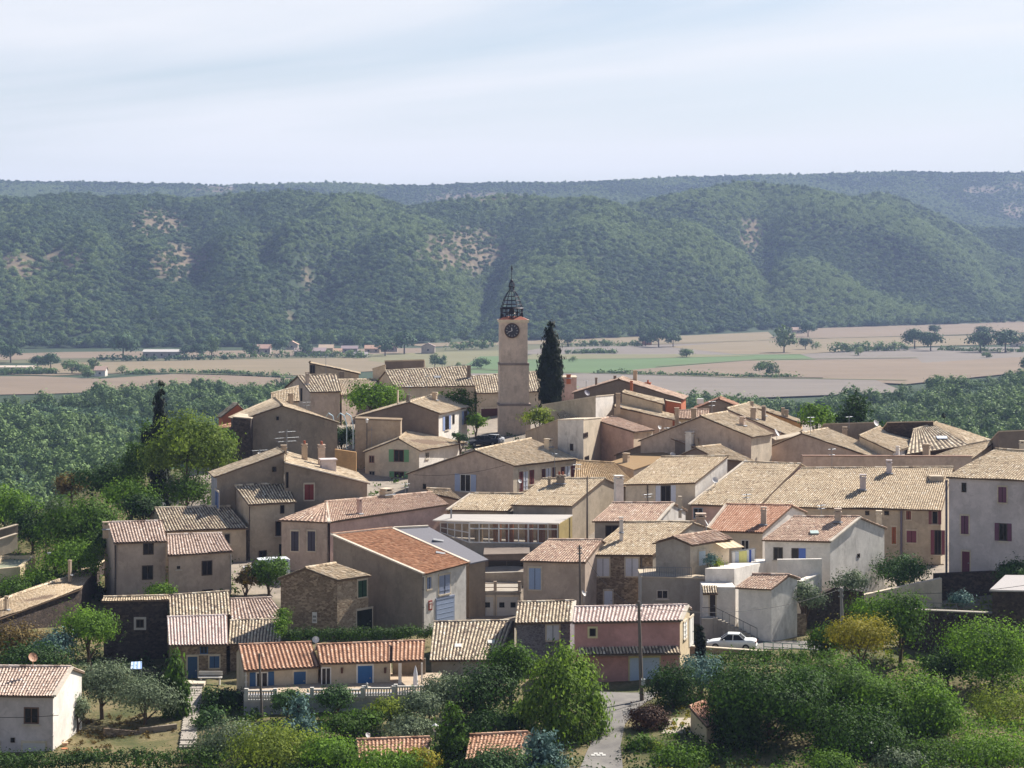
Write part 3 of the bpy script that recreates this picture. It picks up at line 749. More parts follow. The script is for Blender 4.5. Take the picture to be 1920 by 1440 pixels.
class RoofB:
    def __init__(s): s.V = []; s.F = []; s.T = []; s.M = []; s.n = 0
    def add(s, V, Fq, T, m):
        s.V.append(np.asarray(V, dtype=float)); s.F.append(np.asarray(Fq)+s.n); s.T.append(np.broadcast_to(np.asarray(T, dtype=float), (len(Fq),))); s.M.append(np.full(len(Fq), m)); s.n += len(V)
    def mb(s, m, slot, tone=.5):
        q = [f if len(f) == 4 else (f[0], f[1], f[2], f[2]) for f in m.f if len(f) in (3, 4)]
        s.add(np.array(m.v), np.array(q), tone, slot)
    def plane(s, E0, E1, R1, R0, kw, thick=.16):
        up = (Vector(E1)-Vector(E0)).cross(Vector(R0)-Vector(E0))
        if up.z < 0: E0, E1, R0, R1 = E1, E0, R1, R0
        s.add(*tile_arrays(E0, E1, R1, R0, **kw), 0)
        m = MB(); dn = Vector((0, 0, -thick)); e = Vector((0, 0, -.05))
        m.hexa([Vector(v)+dn for v in (E0, E1, R1, R0)], [Vector(v)+e for v in (E0, E1, R1, R0)]); s.mb(m, 1)
    def sheet(s, E0, E1, R1, R0, slot, thick=.14):
        m = MB(); up = (Vector(E1)-Vector(E0)).cross(Vector(R0)-Vector(E0))
        q = [Vector(v) for v in (E0, E1, R1, R0)]
        if up.z < 0: q.reverse()
        m.hexa([v-Vector((0, 0, thick)) for v in q], q); s.mb(m, slot)
    def ridge(s, A, B, r=.13, slot=0):
        A = Vector(A); B = Vector(B); L = (B-A).length; n = max(1, int(L/.42))
        for k in range(n):
            m = MB(); z = Vector((0, 0, .03))
            m.tube([A.lerp(B, k/n)+z, A.lerp(B, (k+1)/n)+z], [r*1.08, r*.92], 7); s.mb(m, slot, R.random())
    def verge(s, A, B, slot=2, w=.17, h=.07):
        A = Vector(A); B = Vector(B); d = (B-A); pl = Vector((d.x, d.y, 0)); sd = Vector((-pl.y, pl.x, 0)).normalized()*w
        m = MB(); up = Vector((0, 0, h))
        m.hexa([A-sd-up, A+sd-up, B+sd-up, B-sd-up], [A-sd+up, A+sd+up, B+sd+up, B-sd+up]); s.mb(m, slot)
    def build(s, mats, parent):
        V = np.vstack(s.V); Fq = np.vstack(s.F)
        tri = Fq[:, 2] == Fq[:, 3]
        if tri.any():                                     # keep quads only: split a triangle at an edge midpoint
            t = Fq[tri]; mid = (V[t[:, 0]]+V[t[:, 2]])/2; ids = len(V)+np.arange(len(t)); V = np.vstack([V, mid])
            Fq = Fq.copy(); Fq[tri] = np.stack([t[:, 0], t[:, 1], t[:, 2], ids], -1)
        o = np_mesh('roof', V, Fq, mats, parent, {'tile': np.concatenate(s.T)})
        o.data.polygons.foreach_set('material_index', np.concatenate(s.M).astype(np.int32)); return o
class House: pass
def plane_n(a, b, c): return (b-a).cross(c-a).normalized()
def eq_z(px, row, z): return at(px, row, (CAMZ-z)*F/(row-HZ))
HOUSES = []
def house(name, label, kind, D, a=None, b=None, p=None, r0=None, r1=None, p2=None, b2=None, a2=None, Db=None, D2=None, m=.3, back='gable', bk=1.0, wall='tan', roof='old', verge=None,
          sp=.24, rough=.014, sag=.18, walls=None, cat='house', base=None, over=.3, row=.36, amp=.05, gz=0.0, tie=None, rf2=None, zfix=None):
    h = House()
    if kind == 'front':
        F0 = at(*a, D); F1 = at(*b, Db) if Db else eq_z(*b, F0.z)
        e = Vector((F1.x-F0.x, F1.y-F0.y, 0)).normalized(); hn = Vector((-e.y, e.x, 0))      # horizontal, away from the camera
        n = (hn*-m+Vector((0, 0, 1))).normalized()
        R0 = hit(*r0, F0, n); R1 = hit(*r1, F0, n)
        if back == 'gable':
            mir = lambda P: Vector((P.x, P.y, 0))
            G0 = R0+(mir(R0)-mir(F0))*bk; G1 = R1+(mir(R1)-mir(F1))*bk
            G0.z = R0.z-(R0.z-F0.z)*bk+gz; G1.z = R1.z-(R1.z-F1.z)*bk+gz
        else: G0 = G1 = None
    else:
        Db = Db or D
        fa = a if a is not None else (p[0], p[1]+1)
        fb = b if b is not None else (p[0], p[1]+1)
        A_ = at(*fa, D); B_ = at(*fb, Db)
        if a is None: A_ = at(*fa, D2 if False else D)
        dirv = Vector((B_.x-A_.x, B_.y-A_.y, 0)).normalized(); n = Vector((dirv.y, -dirv.x, 0))
        P_ = hit(*p, A_, n)
        if p2 is None: P2 = P_+tie
        else: P2 = at(*p2, D2) if D2 else eq_z(*p2, P_.z)
        v = P2-P_
        if b is not None:
            F0 = B_; F1 = (at(*b2) if b2 and len(b2) == 3 else hit(*b2, B_, plane_n(B_, P_, P2)) if b2 else B_+v)
            R0, R1 = P_, P2
            if a is not None:
                G0 = A_; G1 = hit(*a2, A_, plane_n(A_, P_, P2)) if a2 else A_+v
            else: G0 = G1 = None
        else:
            F0 = A_; F1 = hit(*a2, A_, plane_n(A_, P_, P2)) if a2 else A_+v
            R0, R1 = P_, P2; G0 = G1 = None
    h.F0, h.F1, h.R0, h.R1, h.G0, h.G1 = F0, F1, R0, R1, G0, G1
    cen = (F0+F1+R0+R1+(G0 or R0)+(G1 or R1))/6
    # wall lines: pulled in under the eaves
    def inset(E0, E1, Ra, Rb):
        L = max((E1-E0).length, .1); si = min(.16/L, .2)
        sl = max((Vector((Ra.x-E0.x, Ra.y-E0.y))).length, .1); ti = min(over/sl, .3)
        q = lambda s, t: E0.lerp(E1, s).lerp(Ra.lerp(Rb, s), t)-Vector((0, 0, .13))
        return q(si, ti), q(1-si, ti), q(si, 1), q(1-si, 1)
    f0, f1, ra, rb = inset(F0, F1, R0, R1)
    if G0 is not None: g0, g1, _, _ = inset(G0, G1, R0, R1)
    else: g0, g1 = ra.copy(), rb.copy()
    zb = base if base is not None else min(ground(q.x, q.y) for q in (f0, f1, g1, g0))-.8
    dn = lambda q: Vector((q.x, q.y, zb))
    root = empty(name, Vector((cen.x, cen.y, max(zb, ground(cen.x, cen.y)))), label, cat)
    h.root = root; h.zb = zb
    slots = {}
    W_ = walls or {}
    mb = MB(); mats = []
    def slot(k):
        k = W_.get(k, wall)
        if k not in mats: mats.append(k)
        return mats.index(k)
    quad = {'F': (f0, f1), 'B': (f1, g1), 'G': (g1, g0), 'A': (g0, f0)}
    pk = {'B': rb, 'A': ra}
    for k, (u, v) in quad.items():
        pts = [dn(u), dn(v), v, u]
        if k in pk and G0 is not None: pts = [dn(u), dn(v), v, pk[k], u]
        mb.face(pts, slot(k))
    # close the top just under the slab
    mb.face([f0, f1, rb, ra], slot('F'))
    if G0 is not None: mb.face([g1, g0, ra, rb], slot('F'))
    h.wall = mb.build('wall', [wallmat(k) for k in mats], root, fix=True)
    rbld = RoofB(); kw = dict(sp=sp, rough=rough, sag=sag, row=row, amp=amp)
    if roof == 'slate': rbld.sheet(F0, F1, R1, R0, 0)
    else: rbld.plane(F0, F1, R1, R0, kw)
    if G0 is not None:
        if roof == 'slate' or rf2 == 'slate': rbld.sheet(G0, G1, R1, R0, 0 if roof == 'slate' else 3)
        else: rbld.plane(G0, G1, R1, R0, kw)
    if roof != 'slate': rbld.ridge(R0, R1)
    if verge:
        for k in verge:
            if k == 'a': rbld.verge(F0, R0)
            if k == 'b': rbld.verge(F1, R1)
            if k == 'c' and G0 is not None: rbld.verge(G0, R0)
            if k == 'd' and G0 is not None: rbld.verge(G1, R1)
            if k == 'r': rbld.verge(R0, R1, w=.2, h=.12)
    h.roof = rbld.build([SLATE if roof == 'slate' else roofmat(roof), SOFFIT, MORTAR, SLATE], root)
    h.planes = {'F': (f0, Vector((f1-f0)).cross(Vector((0, 0, 1)))), 'B': (f1, (g1-f1).cross(Vector((0, 0, 1)))), 'A': (f0, (f0-g0).cross(Vector((0, 0, 1)))), 'G': (g0, (g0-g1).cross(Vector((0, 0, 1))))}
    c2 = (f0+f1+g0+g1)/4
    for k in list(h.planes):
        q, nn = h.planes[k]; nn.z = 0
        nn = nn.normalized() if nn.length > 1e-6 else Vector((0, -1, 0))
        if nn.dot(q-c2) < 0: nn = -nn
        h.planes[k] = (q, nn)
    h.nF = plane_n(F0, F1, R0); h.nG = plane_n(G0, G1, R0) if G0 is not None else h.nF
    if h.nF.z < 0: h.nF = -h.nF
    if h.nG.z < 0: h.nG = -h.nG
    h.name = label; HOUSES.append(h)
    if DEV:
        u = Vector((F1.x-F0.x, F1.y-F0.y)); v = Vector((R0.x-F0.x, R0.y-F0.y))
        sl = (R0.z-F0.z)/max(v.length, .01)
        print('%-46s u %5.1f@%4.0f v %5.1f@%4.0f slope %.2f D %3.0f-%3.0f z %.1f..%.1f base %.1f' % (label[:46], u.length, math.degrees(math.atan2(u.y, u.x)), v.length, math.degrees(math.atan2(v.y, v.x)), sl, min(F0.y, F1.y), max(R0.y, R1.y, *( [G0.y, G1.y] if G0 is not None else [0])), F0.z, R0.z, zb))
    return h
def block(name, label, D, a, b, c=None, d=None, Db=None, wall='tan', walls=None, depth=None, cat='house', base=None, top=None, topmat=None, Dc=None, coping=None, flat=True, tilt=0):
    """flat-topped volume: a,b = front top corners, c = back right (or d = back left) top corner in the photo"""
    A_ = at(*a, D); B_ = at(*b, Db or D)
    u = Vector((B_.x-A_.x, B_.y-A_.y, 0))
    if c is not None:
        C_ = at(*c, Dc) if Dc else eq_z(*c, B_.z); v = C_-B_; v.z = 0
    elif d is not None:
        D_ = at(*d, Dc) if Dc else eq_z(*d, A_.z); v = D_-A_; v.z = 0
    else: v = Vector((-u.y, u.x, 0)).normalized()*(depth or 4)
    C_ = B_+v; Dk = A_+v
    if c is not None and Dc: C_.z = at(*c, Dc).z; Dk.z = A_.z+C_.z-B_.z
    if tilt:
        dz = Vector((0, 0, v.length*tilt)); C_ = C_-dz; Dk = Dk-dz
    h = House(); q = [A_, B_, C_, Dk]
    zb = base if base is not None else min(ground(p.x, p.y) for p in q)-.8
    cen = (A_+C_)/2
    h.root = root = empty(name, Vector((cen.x, cen.y, max(zb, min(ground(cen.x, cen.y), A_.z-.3)))), label, cat)
    mb = MB(); mats = []
    def slot(k):
        k = (walls or {}).get(k, wall)
        if k not in mats: mats.append(k)
        return mats.index(k)
    dn = lambda p: Vector((p.x, p.y, zb))
    for k, i, j in (('F', 0, 1), ('B', 1, 2), ('G', 2, 3), ('A', 3, 0)): mb.face([dn(q[i]), dn(q[j]), q[j], q[i]], slot(k))
    mb.face(q, slot('F'))
    h.wall = mb.build('wall', [wallmat(k) for k in mats], root, fix=True)
    if top is not None:
        t = MB(); o = (B_-A_).normalized()*.08; w = v.normalized()*.08
        Q = [A_-o-w, B_+o-w, C_+o+w, Dk-o+w]
        t.hexa([p+Vector((0, 0, .02)) for p in Q], [p+Vector((0, 0, top)) for p in Q]); h.roof = t.build('coping' if not flat else 'roof', topmat or wallmat('tan2'), root)
    h.planes = {}
    for k, i, j in (('F', 0, 1), ('B', 1, 2), ('G', 2, 3), ('A', 3, 0)):
        nn = (q[j]-q[i]).cross(Vector((0, 0, 1))); nn.z = 0; nn.normalize()
        if nn.dot(q[i]-cen) < 0: nn = -nn
        h.planes[k] = (q[i], nn)
    h.F0, h.F1, h.R0, h.R1 = A_, B_, Dk, C_; h.nF = h.nG = Vector((0, 0, 1)); h.zb = zb; h.name = label; h.G0 = None
    if not hasattr(h, 'roof'): h.roof = h.wall
    HOUSES.append(h); return h
# ---------------------------------------------------------------- openings
def window(h, face, x0, y0, x1, y1, kind='dark', col='#4a3c36', frame=None, name='window', label=None):
    q, n = h.planes[face]
    bl = hit(x0, y1, q, n); br = hit(x1, y1, q, n); tl = hit(x0, y0, q, n); tr = hit(x1, y0, q, n)
    zb = (bl.z+br.z)/2; zt = (tl.z+tr.z)/2
    c = (bl+br+tl+tr)/4; c.z = (zb+zt)/2
    u = Vector((-n.y, n.x, 0)); w = abs((br-bl).dot(u))/2; hh = max((zt-zb)/2, .1)
    U = lambda k: u*k
    Zv = lambda k: Vector((0, 0, k))
    def bx(m, du, dz, hu, hz, d0, d1, mi=0):            # a box on the wall from depth d0 to d1 in front of it
        m.box(c+U(du)+Zv(dz)+n*((d0+d1)/2), U(hu), n*((d1-d0)/2), Zv(hz), mi)
    if kind in ('door', 'garage', 'shut'):
        o = MB(); bx(o, 0, 0, w, hh, -.05, .06)
        if kind == 'garage':
            for k in range(1, 5): bx(o, 0, -hh+2*hh*k/5, w, .02, .055, .075)
        elif kind == 'shut':
            for s in (-1, 1):
                for k in (-.6, 0, .6): bx(o, s*w*.5, hh*k, w*.42, .05, .06, .085)
            bx(o, 0, 0, .02, hh, .06, .09, 1)
        else:
            for s in (-1, 1): bx(o, s*w*.48, hh*.1, .03, hh*.8, .055, .08)
        nm = {'door': 'door', 'garage': 'garage_door', 'shut': 'window'}[kind]
        ob = o.build(nm, [paint(col), GLASSD], h.root)
        f = MB(); fm = wallmat('pale') if frame is None else paint(frame)
        bx(f, 0, hh+.09, w+.12, .09, 0, .09)
        if kind == 'shut': bx(f, 0, -hh-.07, w+.1, .06, 0, .13)
        for s in (-1, 1): bx(f, s*(w+.07), 0, .06, hh, 0, .05)
        f.build('frame', fm, ob)
        if kind == 'door':
            k_ = MB(); bx(k_, w*.7, -.1, .05, .05, .06, .12); k_.build('handle', STEEL, ob)
        return ob
    ow = w if kind == 'dark' else (w*.5 if kind == 'open' else w)
    du = 0
    if kind == 'openr': ow = w*.5; du = w*.5
    if kind == 'openl': ow = w*.5; du = -w*.5
    o = MB(); bx(o, du, 0, ow, hh, -.05, .015)
    ob = o.build(name, GLASSD, h.root)
    f = MB(); t = min(.09, ow*.25)
    for s in (-1, 1): bx(f, du+s*(ow-t/2), 0, t/2, hh, .015, .05)
    bx(f, du, hh-t/2, ow-t, t/2, .015, .05); bx(f, du, -hh+t/2, ow-t, t/2, .015, .05)
    if ow > .35: bx(f, du, 0, t/3, hh-t, .015, .04)
    f.build('frame', paint(frame) if frame else plain('dark window frame', rgb('#4d4038'), .6), ob)
    if kind != 'dark' or frame:
        s_ = MB(); bx(s_, du, -hh-.06, ow+.1, .05, 0, .14); s_.build('sill', MORTAR, ob)
    if kind == 'surround':
        pass
    sides = {'open': (-1, 1), 'openr': (-1,), 'openl': (1,)}.get(kind, ())
    for s in sides:
        m = MB(); off = s*w*.75 if kind == 'open' else s*w*.5; hw = w*.24 if kind == 'open' else w*.48
        bx(m, off, 0, hw, hh, .01, .06)
        for k in np.linspace(-.85, .85, 7): bx(m, off, hh*float(k), hw*.8, .03, .06, .075)
        m.build('shutter', paint(col), ob)
    return ob
def surround(h, face, x0, y0, x1, y1, col, t=5):
    """opening with a broad pale stone or painted border"""
    ob = window(h, face, x0, y0, x1, y1, 'dark')
    q, n = h.planes[face]; bl = hit(x0, y1, q, n); br = hit(x1, y1, q, n); tl = hit(x0, y0, q, n)
    k = t/F*bl.y; u = (br-bl).normalized(); z = Vector((0, 0, 1)); m = MB()
    w = (br-bl).length/2; hh = (tl.z-bl.z)/2; c = (bl+br)/2+z*hh
    for s in (-1, 1):
        m.box(c+u*s*(w+k/2)+n*.035, u*(k/2), n*.035, z*(hh+k)); m.box(c+z*s*(hh+k/2)+n*.035, u*w, n*.034, z*(k/2))
    m.build('surround', paint(col), ob)
def chimney(h, x, ytop, ybot, wpx, col='tan', plane='F', cap=True, asp=1.0, pot=False, D=None):
    q, n = (h.F0, h.nF) if plane == 'F' else (h.G0 or h.F0, h.nG)
    p = hit(x, ybot, q, n) if D is None else at(x, ybot, D)
    w = wpx/F*p.y; H = (ybot-ytop)/F*p.y
    u = Vector((h.F1.x-h.F0.x, h.F1.y-h.F0.y, 0)).normalized(); v = Vector((-u.y, u.x, 0))
    if plane == 'A' or asp < 0: asp = abs(asp)
    m = MB(); b = p-Vector((0, 0, .9)); hw = w/2
    t = H-(.32 if cap else 0)
    m.box(p+Vector((0, 0, (t-.9)/2)), u*hw, v*hw*asp, Vector((0, 0, (t+.9)/2)))
    m.box(p+Vector((0, 0, t-.06)), u*(hw*1.18), v*(hw*asp*1.18), Vector((0, 0, .06)))
    if cap:
        for s in (-1, 1):
            m.box(p+Vector((0, 0, t+.1))+u*s*hw*.75, u*hw*.2, v*hw*asp*.9, Vector((0, 0, .1)))
        m.box(p+Vector((0, 0, t+.25)), u*(hw*1.15), v*(hw*asp*1.15), Vector((0, 0, .055)))
    o = m.build('chimney', wallmat(col), h.roof)
    if pot:
        k = MB()
        for s in (-.45, .45): k.tube([p+u*hw*s+Vector((0, 0, H-.1)), p+u*hw*s+Vector((0, 0, H+.35))], [.13, .11], 8)
        k.build('chimney_pot', paint('#9c5a42'), o)
    fl = MB(); fl.box(p-v*(hw*asp+.12)+Vector((0, 0, .0)), u*(hw*1.5), (v-Vector((0, 0, -.3)))*.12, Vector((0, 0, .03)))
    fl.build('flashing', TAR, o)
    return o
def dish(h, x, y, rpx, D, az=40, name='satellite_dish', col='#c9c6c4', part=True, pole=.8):
    c = at(x, y, D); r = rpx/F*D
    a = math.radians(az); dirv = Vector((math.sin(a)*.85, -math.cos(a)*.85 if az < 90 else .3, .5)).normalized()
    e1 = dirv.cross(Vector((0, 0, 1))).normalized(); e2 = e1.cross(dirv)
    rings = []
    for k in range(5):
        t = k/4; rings.append([c+(e1*math.cos(2*math.pi*j/16)+e2*math.sin(2*math.pi*j/16))*(r*t+.001)-dirv*(.25*r*(1-t*t)) for j in range(17)])
    m = MB(); m.grid(rings); m.grid([[p-dirv*.03 for p in rr] for rr in reversed(rings)])
    m.tube([c-dirv*.2*r-e2*r*.2, c-dirv*.2*r-e2*r*.2-Vector((0, 0, pole))], .035, 6)
    m.tube([c-e2*r*.9, c+dirv*r*.9-e2*r*.15], .02, 5); m.abox(c+dirv*r*.9-e2*r*.15, .1, .1, .12)
    return m.build(name, paint(col), h.root, smooth=False)
def antenna(h, x, ytop, ybot, D, arms=((.15, 1.0),), name='antenna'):
    p = at(x, ybot, D); q = at(x, ytop, D); m = MB(); m.tube([p-Vector((0, 0, .5)), q], .035, 5)
    L = q.z-p.z
    for f, wd in arms:
        c = q-Vector((0, 0, L*f)); ax = Vector((.8, .6, 0)); m.tube([c-ax*wd, c+ax*wd], .02, 4)
        for k in range(7):
            e = c+ax*wd*(k/3-1); s = Vector((-.6, .8, 0))*.3; m.tube([e-s, e+s], .014, 4)
    return m.build(name, STEEL, h.root)
def pipe(h, face, x, y0, y1, col='#6d6660', r=.06):
    q, n = h.planes[face]; a = hit(x, y0, q, n)+n*.1; b = hit(x, y1, q, n)+n*.1; b.x, b.y = a.x, a.y
    m = MB(); m.tube([a, b], r, 7)
    for k in (.25, .6, .9): m.abox(a.lerp(b, k), .2, .2, .06)
    return m.build('downpipe', paint(col), h.root)
# ================================================================ FRONT ROW, LEFT
h = house('house', 'white house with pink tiled roof and garage door in the lower left corner', 'front', 150, (-25, 1303), (101, 1305), r0=(-5, 1250), r1=(134, 1251), wall='lilac', walls={'B': 'white'}, roof='rosy', verge='b', sp=.24, bk=.8)
window(h, 'F', 45, 1326, 73, 1357, 'dark', frame='#6d5244'); window(h, 'F', 20, 1383, 28, 1392, 'dark'); window(h, 'F', 43, 1393, 85, 1428, 'garage', '#c5bfbd')
window(h, 'F', -20, 1393, -2, 1426, 'door', '#8d8784'); pipe(h, 'F', 99, 1308, 1426, '#b9b0aa'); dish(h, 62, 1232, 9, 153, col='#b48a70')
h = house('cottage', 'long cottage with bright terracotta roof and blue shutters above a balustrade', 'front', 163, (457, 1257), (601, 1250), r0=(447, 1210), r1=(584, 1205), wall='tan2', roof='terra', sp=.34, rough=.006, sag=.03, row=.4, amp=.08, bk=.8)
window(h, 'F', 468, 1260, 514, 1292, 'open', '#35577d', frame='#d8d4cf'); window(h, 'F', 551, 1259, 573, 1290, 'door', '#35577d'); pipe(h, 'F', 461, 1258, 1292, '#d5cdc2')
dish(h, 592, 1199, 6.5, 167, az=10)
h = house('cottage', 'terracotta roofed wing with a blue door beside the open porch', 'front', 164, (600, 1244), (735, 1240), r0=(594, 1210), r1=(736, 1204), wall='tan2', roof='terra', sp=.34, rough=.006, sag=.03, row=.4, amp=.08, bk=.8)
window(h, 'F', 602, 1251, 621, 1293, 'dark', frame='#d8d4cf', name='glass_door'); window(h, 'F', 671, 1248, 698, 1290, 'door', '#2f5f93', frame='#d8d4cf')
for x in (641, 722):
    q, n = h.planes['F']; c = hit(x, 1256, q, n)+n*.12; m = MB(); m.tube([c-Vector((0, 0, .25)), c+Vector((0, 0, .2))], [.09, .12], 6); m.build('wall_lamp', paint('#5a3a2a'), h.root)
# porch roof on posts
pr = house('porch', 'open porch with terracotta roof on a white pillar beside the blue door', 'front', 164.3, (735, 1240), (794, 1237), r0=(736, 1204), r1=(797, 1202), wall='tan2', roof='terra', sp=.34, rough=.006, sag=.03, row=.4, amp=.08, back='shed')
bpy.data.objects.remove(pr.wall)
for x, wd in ((750, 6), (791, 3)):
    c = at(x, 1243, 164.6); m = MB(); m.box(Vector((c.x, c.y, (c.z+30)/2)), (wd/F*82, 0, 0), (0, wd/F*82, 0), (0, 0, (c.z-30)/2)); m.build('pillar', wallmat('white'), pr.root)
c0 = at(736, 1270, 168.5); c1 = at(798, 1270, 168.5); m = MB(); m.box((c0+c1)/2, (c1-c0)/2, (0, .12, 0), (0, 0, 1.6)); m.build('back_wall', wallmat('brown'), pr.root)
h = house('outbuilding', 'grey walled outbuilding with cream and brown striped tile roof and two skylights', 'front', 172, (805, 1238), (936, 1237), r0=(813, 1167), r1=(964, 1164), wall='grey', roof='mottle', sp=.3, amp=.07, rough=.01, sag=.05, bk=.3)
for x, y in ((859, 1212), (921, 1205)):
    q = hit(x, y, h.F0, h.nF); m = MB(); m.box(q+h.nF*.08, (.3, 0, 0), (0, .28, .085), h.nF*.05); m.build('skylight', paint('#d0ccc6'), h.roof)
h = house('house', 'small grey block house with one white shuttered window next to the pink garage', 'front', 174, (965, 1168), (1072, 1166), r0=(970, 1130), r1=(1077, 1127), wall='block', roof='mottle', sp=.3, amp=.07, rough=.01, sag=.05, verge='b', bk=.9)
window(h, 'F', 1025, 1172, 1048, 1200, 'shut', '#cfd0d4'); window(h, 'F', 1000, 1238, 1022, 1262, 'dark')
h = house('garage', 'salmon pink garage house with pale ribbed roof and white garage door', 'front', 170, (1073, 1167), (1277, 1163), r0=(1077, 1139), r1=(1289, 1135), wall='pink', walls={'B': 'cream'}, roof='pale', sp=.33, rough=.005, sag=.02, amp=.08, verge='b', bk=.75)
surround(h, 'F', 1105, 1178, 1117, 1193, '#cdbf95', 3.5); window(h, 'F', 1181, 1233, 1236, 1293, 'garage', '#b9c4d6', frame='#cdbf95')
window(h, 'B', 1281, 1166, 1287, 1196, 'shut', '#dcd7cf'); window(h, 'B', 1292, 1158, 1299, 1210, 'door', '#e2ddd5')
# lean-to canopy over the garage door
q, n = h.planes['F']; a = hit(1084, 1214, q, n); b = hit(1272, 1211, q, n); rb = RoofB(); o = n*1.1-Vector((0, 0, .42))
rb.plane(a+o, b+o, b, a, dict(sp=.29, rough=.008, amp=.07)); rb.build([roofmat('mottle'), SOFFIT, MORTAR], h.root).name = 'canopy'
# ================================================================ LEFT CLUSTER
h = house('house', 'tall tan house with three dark windows at the left end of the village', 'front', 200, (213, 1018), (314, 1014), r0=(202, 980), r1=(304, 977), wall='pinktan', roof='rosy', sp=.3, rough=.012, amp=.07, bk=.9)
for r in ((268, 1018, 288, 1040), (266, 1060, 287, 1087), (245, 1119, 277, 1128), (208, 1121, 224, 1130)): window(h, 'F', *r, 'dark')
chimney(h, 198, 978, 992, 10, 'tan', 'F'); pipe(h, 'F', 216, 1022, 1125, '#4d443e', .09)
h = house('house', 'lower tan house with small striped roof and power cable bracket at left', 'front', 199, (314, 1041), (437, 1033), r0=(313, 1003), r1=(416, 1000), wall='pinktan', roof='rosy', sp=.3, rough=.012, amp=.07, bk=.7)
window(h, 'F', 378, 1051, 398, 1079, 'dark'); window(h, 'F', 330, 1060, 339, 1068, 'dark', frame='#b9a898'); window(h, 'F', 379, 1105, 399, 1128, 'dark'); pipe(h, 'F', 432, 1040, 1112, '#8d8884')
h = house('house', 'low house with cream striped roof half in shade behind the tan houses', 'front', 212.5, (308, 995), (466, 990), r0=(290, 953), r1=(432, 949), wall='tan2', roof='mottle', sp=.3, rough=.012, amp=.07, bk=.8)
dish(h, 305, 947, 6, 222, az=20); window(h, 'F', 312, 1000, 332, 1004, 'dark'); window(h, 'F', 420, 1000, 432, 1020, 'dark', frame='#8f8577')
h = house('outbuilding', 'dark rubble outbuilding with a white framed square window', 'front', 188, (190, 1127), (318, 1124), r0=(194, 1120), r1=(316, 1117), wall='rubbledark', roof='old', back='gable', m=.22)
surround(h, 'F', 255, 1161, 270, 1177, '#b9b0a4', 4)
h = house('outbuilding', 'stone outbuilding with mottled old tile roof above the ribbed lean-to', 'front', 187, (318, 1157), (434, 1153), r0=(316, 1117), r1=(430, 1109), wall='rubble', roof='mottle', sp=.3, rough=.012, amp=.07, bk=.5)
h = house('lean_to', 'stone lean-to with pale pinkish ribbed roof and blue shutters', 'front', 181, (316, 1210), (428, 1208), r0=(313, 1158), r1=(426, 1154), wall='rubble', roof='pale', sp=.29, rough=.004, sag=.02, back='shed', m=.26, amp=.08, base=24)
window(h, 'F', 375, 1206, 390, 1226, 'dark', frame='#39597f'); window(h, 'F', 393, 1230, 411, 1252, 'shut', '#39597f'); window(h, 'F', 352, 1231, 370, 1279, 'door', '#33506f')
h = house('outbuilding', 'stone outbuilding with pinkish striped roof right of the mottled one', 'front', 187.5, (433, 1163), (538, 1158), r0=(432, 1124), r1=(509, 1121), wall='rubble', roof='rosy', sp=.3, rough=.012, amp=.07, bk=.4)
h = house('lean_to', 'lean-to with grey and cream striped roof above the terracotta cottage', 'front', 182.5, (428, 1208), (527, 1206), r0=(431, 1165), r1=(533, 1161), wall='rubble', roof='mottle', sp=.29, rough=.01, amp=.07, back='shed', m=.26)
window(h, 'F', 414, 1210, 424, 1222, 'dark')
h = house('farmhouse', 'long low farmhouse at the left edge with sloping tile roof partly shaded by the tall house', 'gable', 186, (-40, 1178), (152, 1102), p=(-42, 1140), p2=(60, 1098), Db=195, wall='brown', roof='old', b2=(192, 1062), rough=.01) if False else house('farmhouse', 'long low farmhouse at the left edge with its roof partly shaded by the tall house', 'front', 182, (-30, 1170), (152, 1103), Db=196, r0=(-40, 1140), r1=(185, 1062), wall='rubbledark', roof='old', rough=.01, sag=.25, bk=.5, m=.24)  # farmhouse wall in dark rubble, its shade put into the colour
chimney(h, 12, 1117, 1143, 6, 'tan', 'F'); chimney(h, 131, 1050, 1078, 5, 'tan', 'F', cap=False)
# stone cottage in the centre
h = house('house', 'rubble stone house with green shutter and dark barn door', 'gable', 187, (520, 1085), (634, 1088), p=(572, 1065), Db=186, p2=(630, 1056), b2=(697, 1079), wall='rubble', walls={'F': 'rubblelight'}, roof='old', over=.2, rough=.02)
window(h, 'F', 671, 1088, 687, 1119, 'shut', '#2e4a35'); window(h, 'F', 669, 1143, 697, 1185, 'door', '#20261f')
m = MB(); q, n = h.planes['A']; c = hit(590, 1158, q, n); u = Vector((-n.y, n.x, 0))
m.box(c+n*.03, u*.22, n*.03, (0, 0, .5))
for k in (-.25, .1): m.box(c+n*.07+Vector((0, 0, k)), u*.16, n*.012, (0, 0, .1), 1)
m.build('notice_plate', [paint('#cfcac2'), paint('#8a8580')], h.root)
h = house('barn', 'big barn with plain red tile roof and blue grey double doors', 'gable', 196, None, (795, 1076), p=(622, 1002), Db=187, p2=(735, 990), b2=(880, 1054), wall='brown', walls={'F': 'stainwhite'}, roof='red', sp=.2, rough=.006, sag=.05, amp=.025, verge='abr', over=.35)
window(h, 'F', 823, 1078, 843, 1113, 'shut', '#8b93a8'); window(h, 'F', 818, 1122, 850, 1166, 'garage', '#97a3ba', frame='#8b93a8'); window(h, 'F', 800, 1082, 808, 1104, 'shut', '#7f89a0')
q, n = h.planes['F']; c = hit(806.5, 1135, q, n); u = Vector((-n.y, n.x, 0)); u = u if u.x > 0 else -u
m = MB(); m.box(c+n*.03, u*.26, n*.03, (0, 0, .45)); m.box(c+n*.064+Vector((0, 0, -.12)), u*.13, n*.006, (0, 0, .2), 1); m.box(c+n*.064+Vector((0, 0, .25)), u*.17, n*.006, (0, 0, .08), 1)
m.build('letter_box_sign', [paint('#8a3326'), paint('#d2c3b8')], h.root)
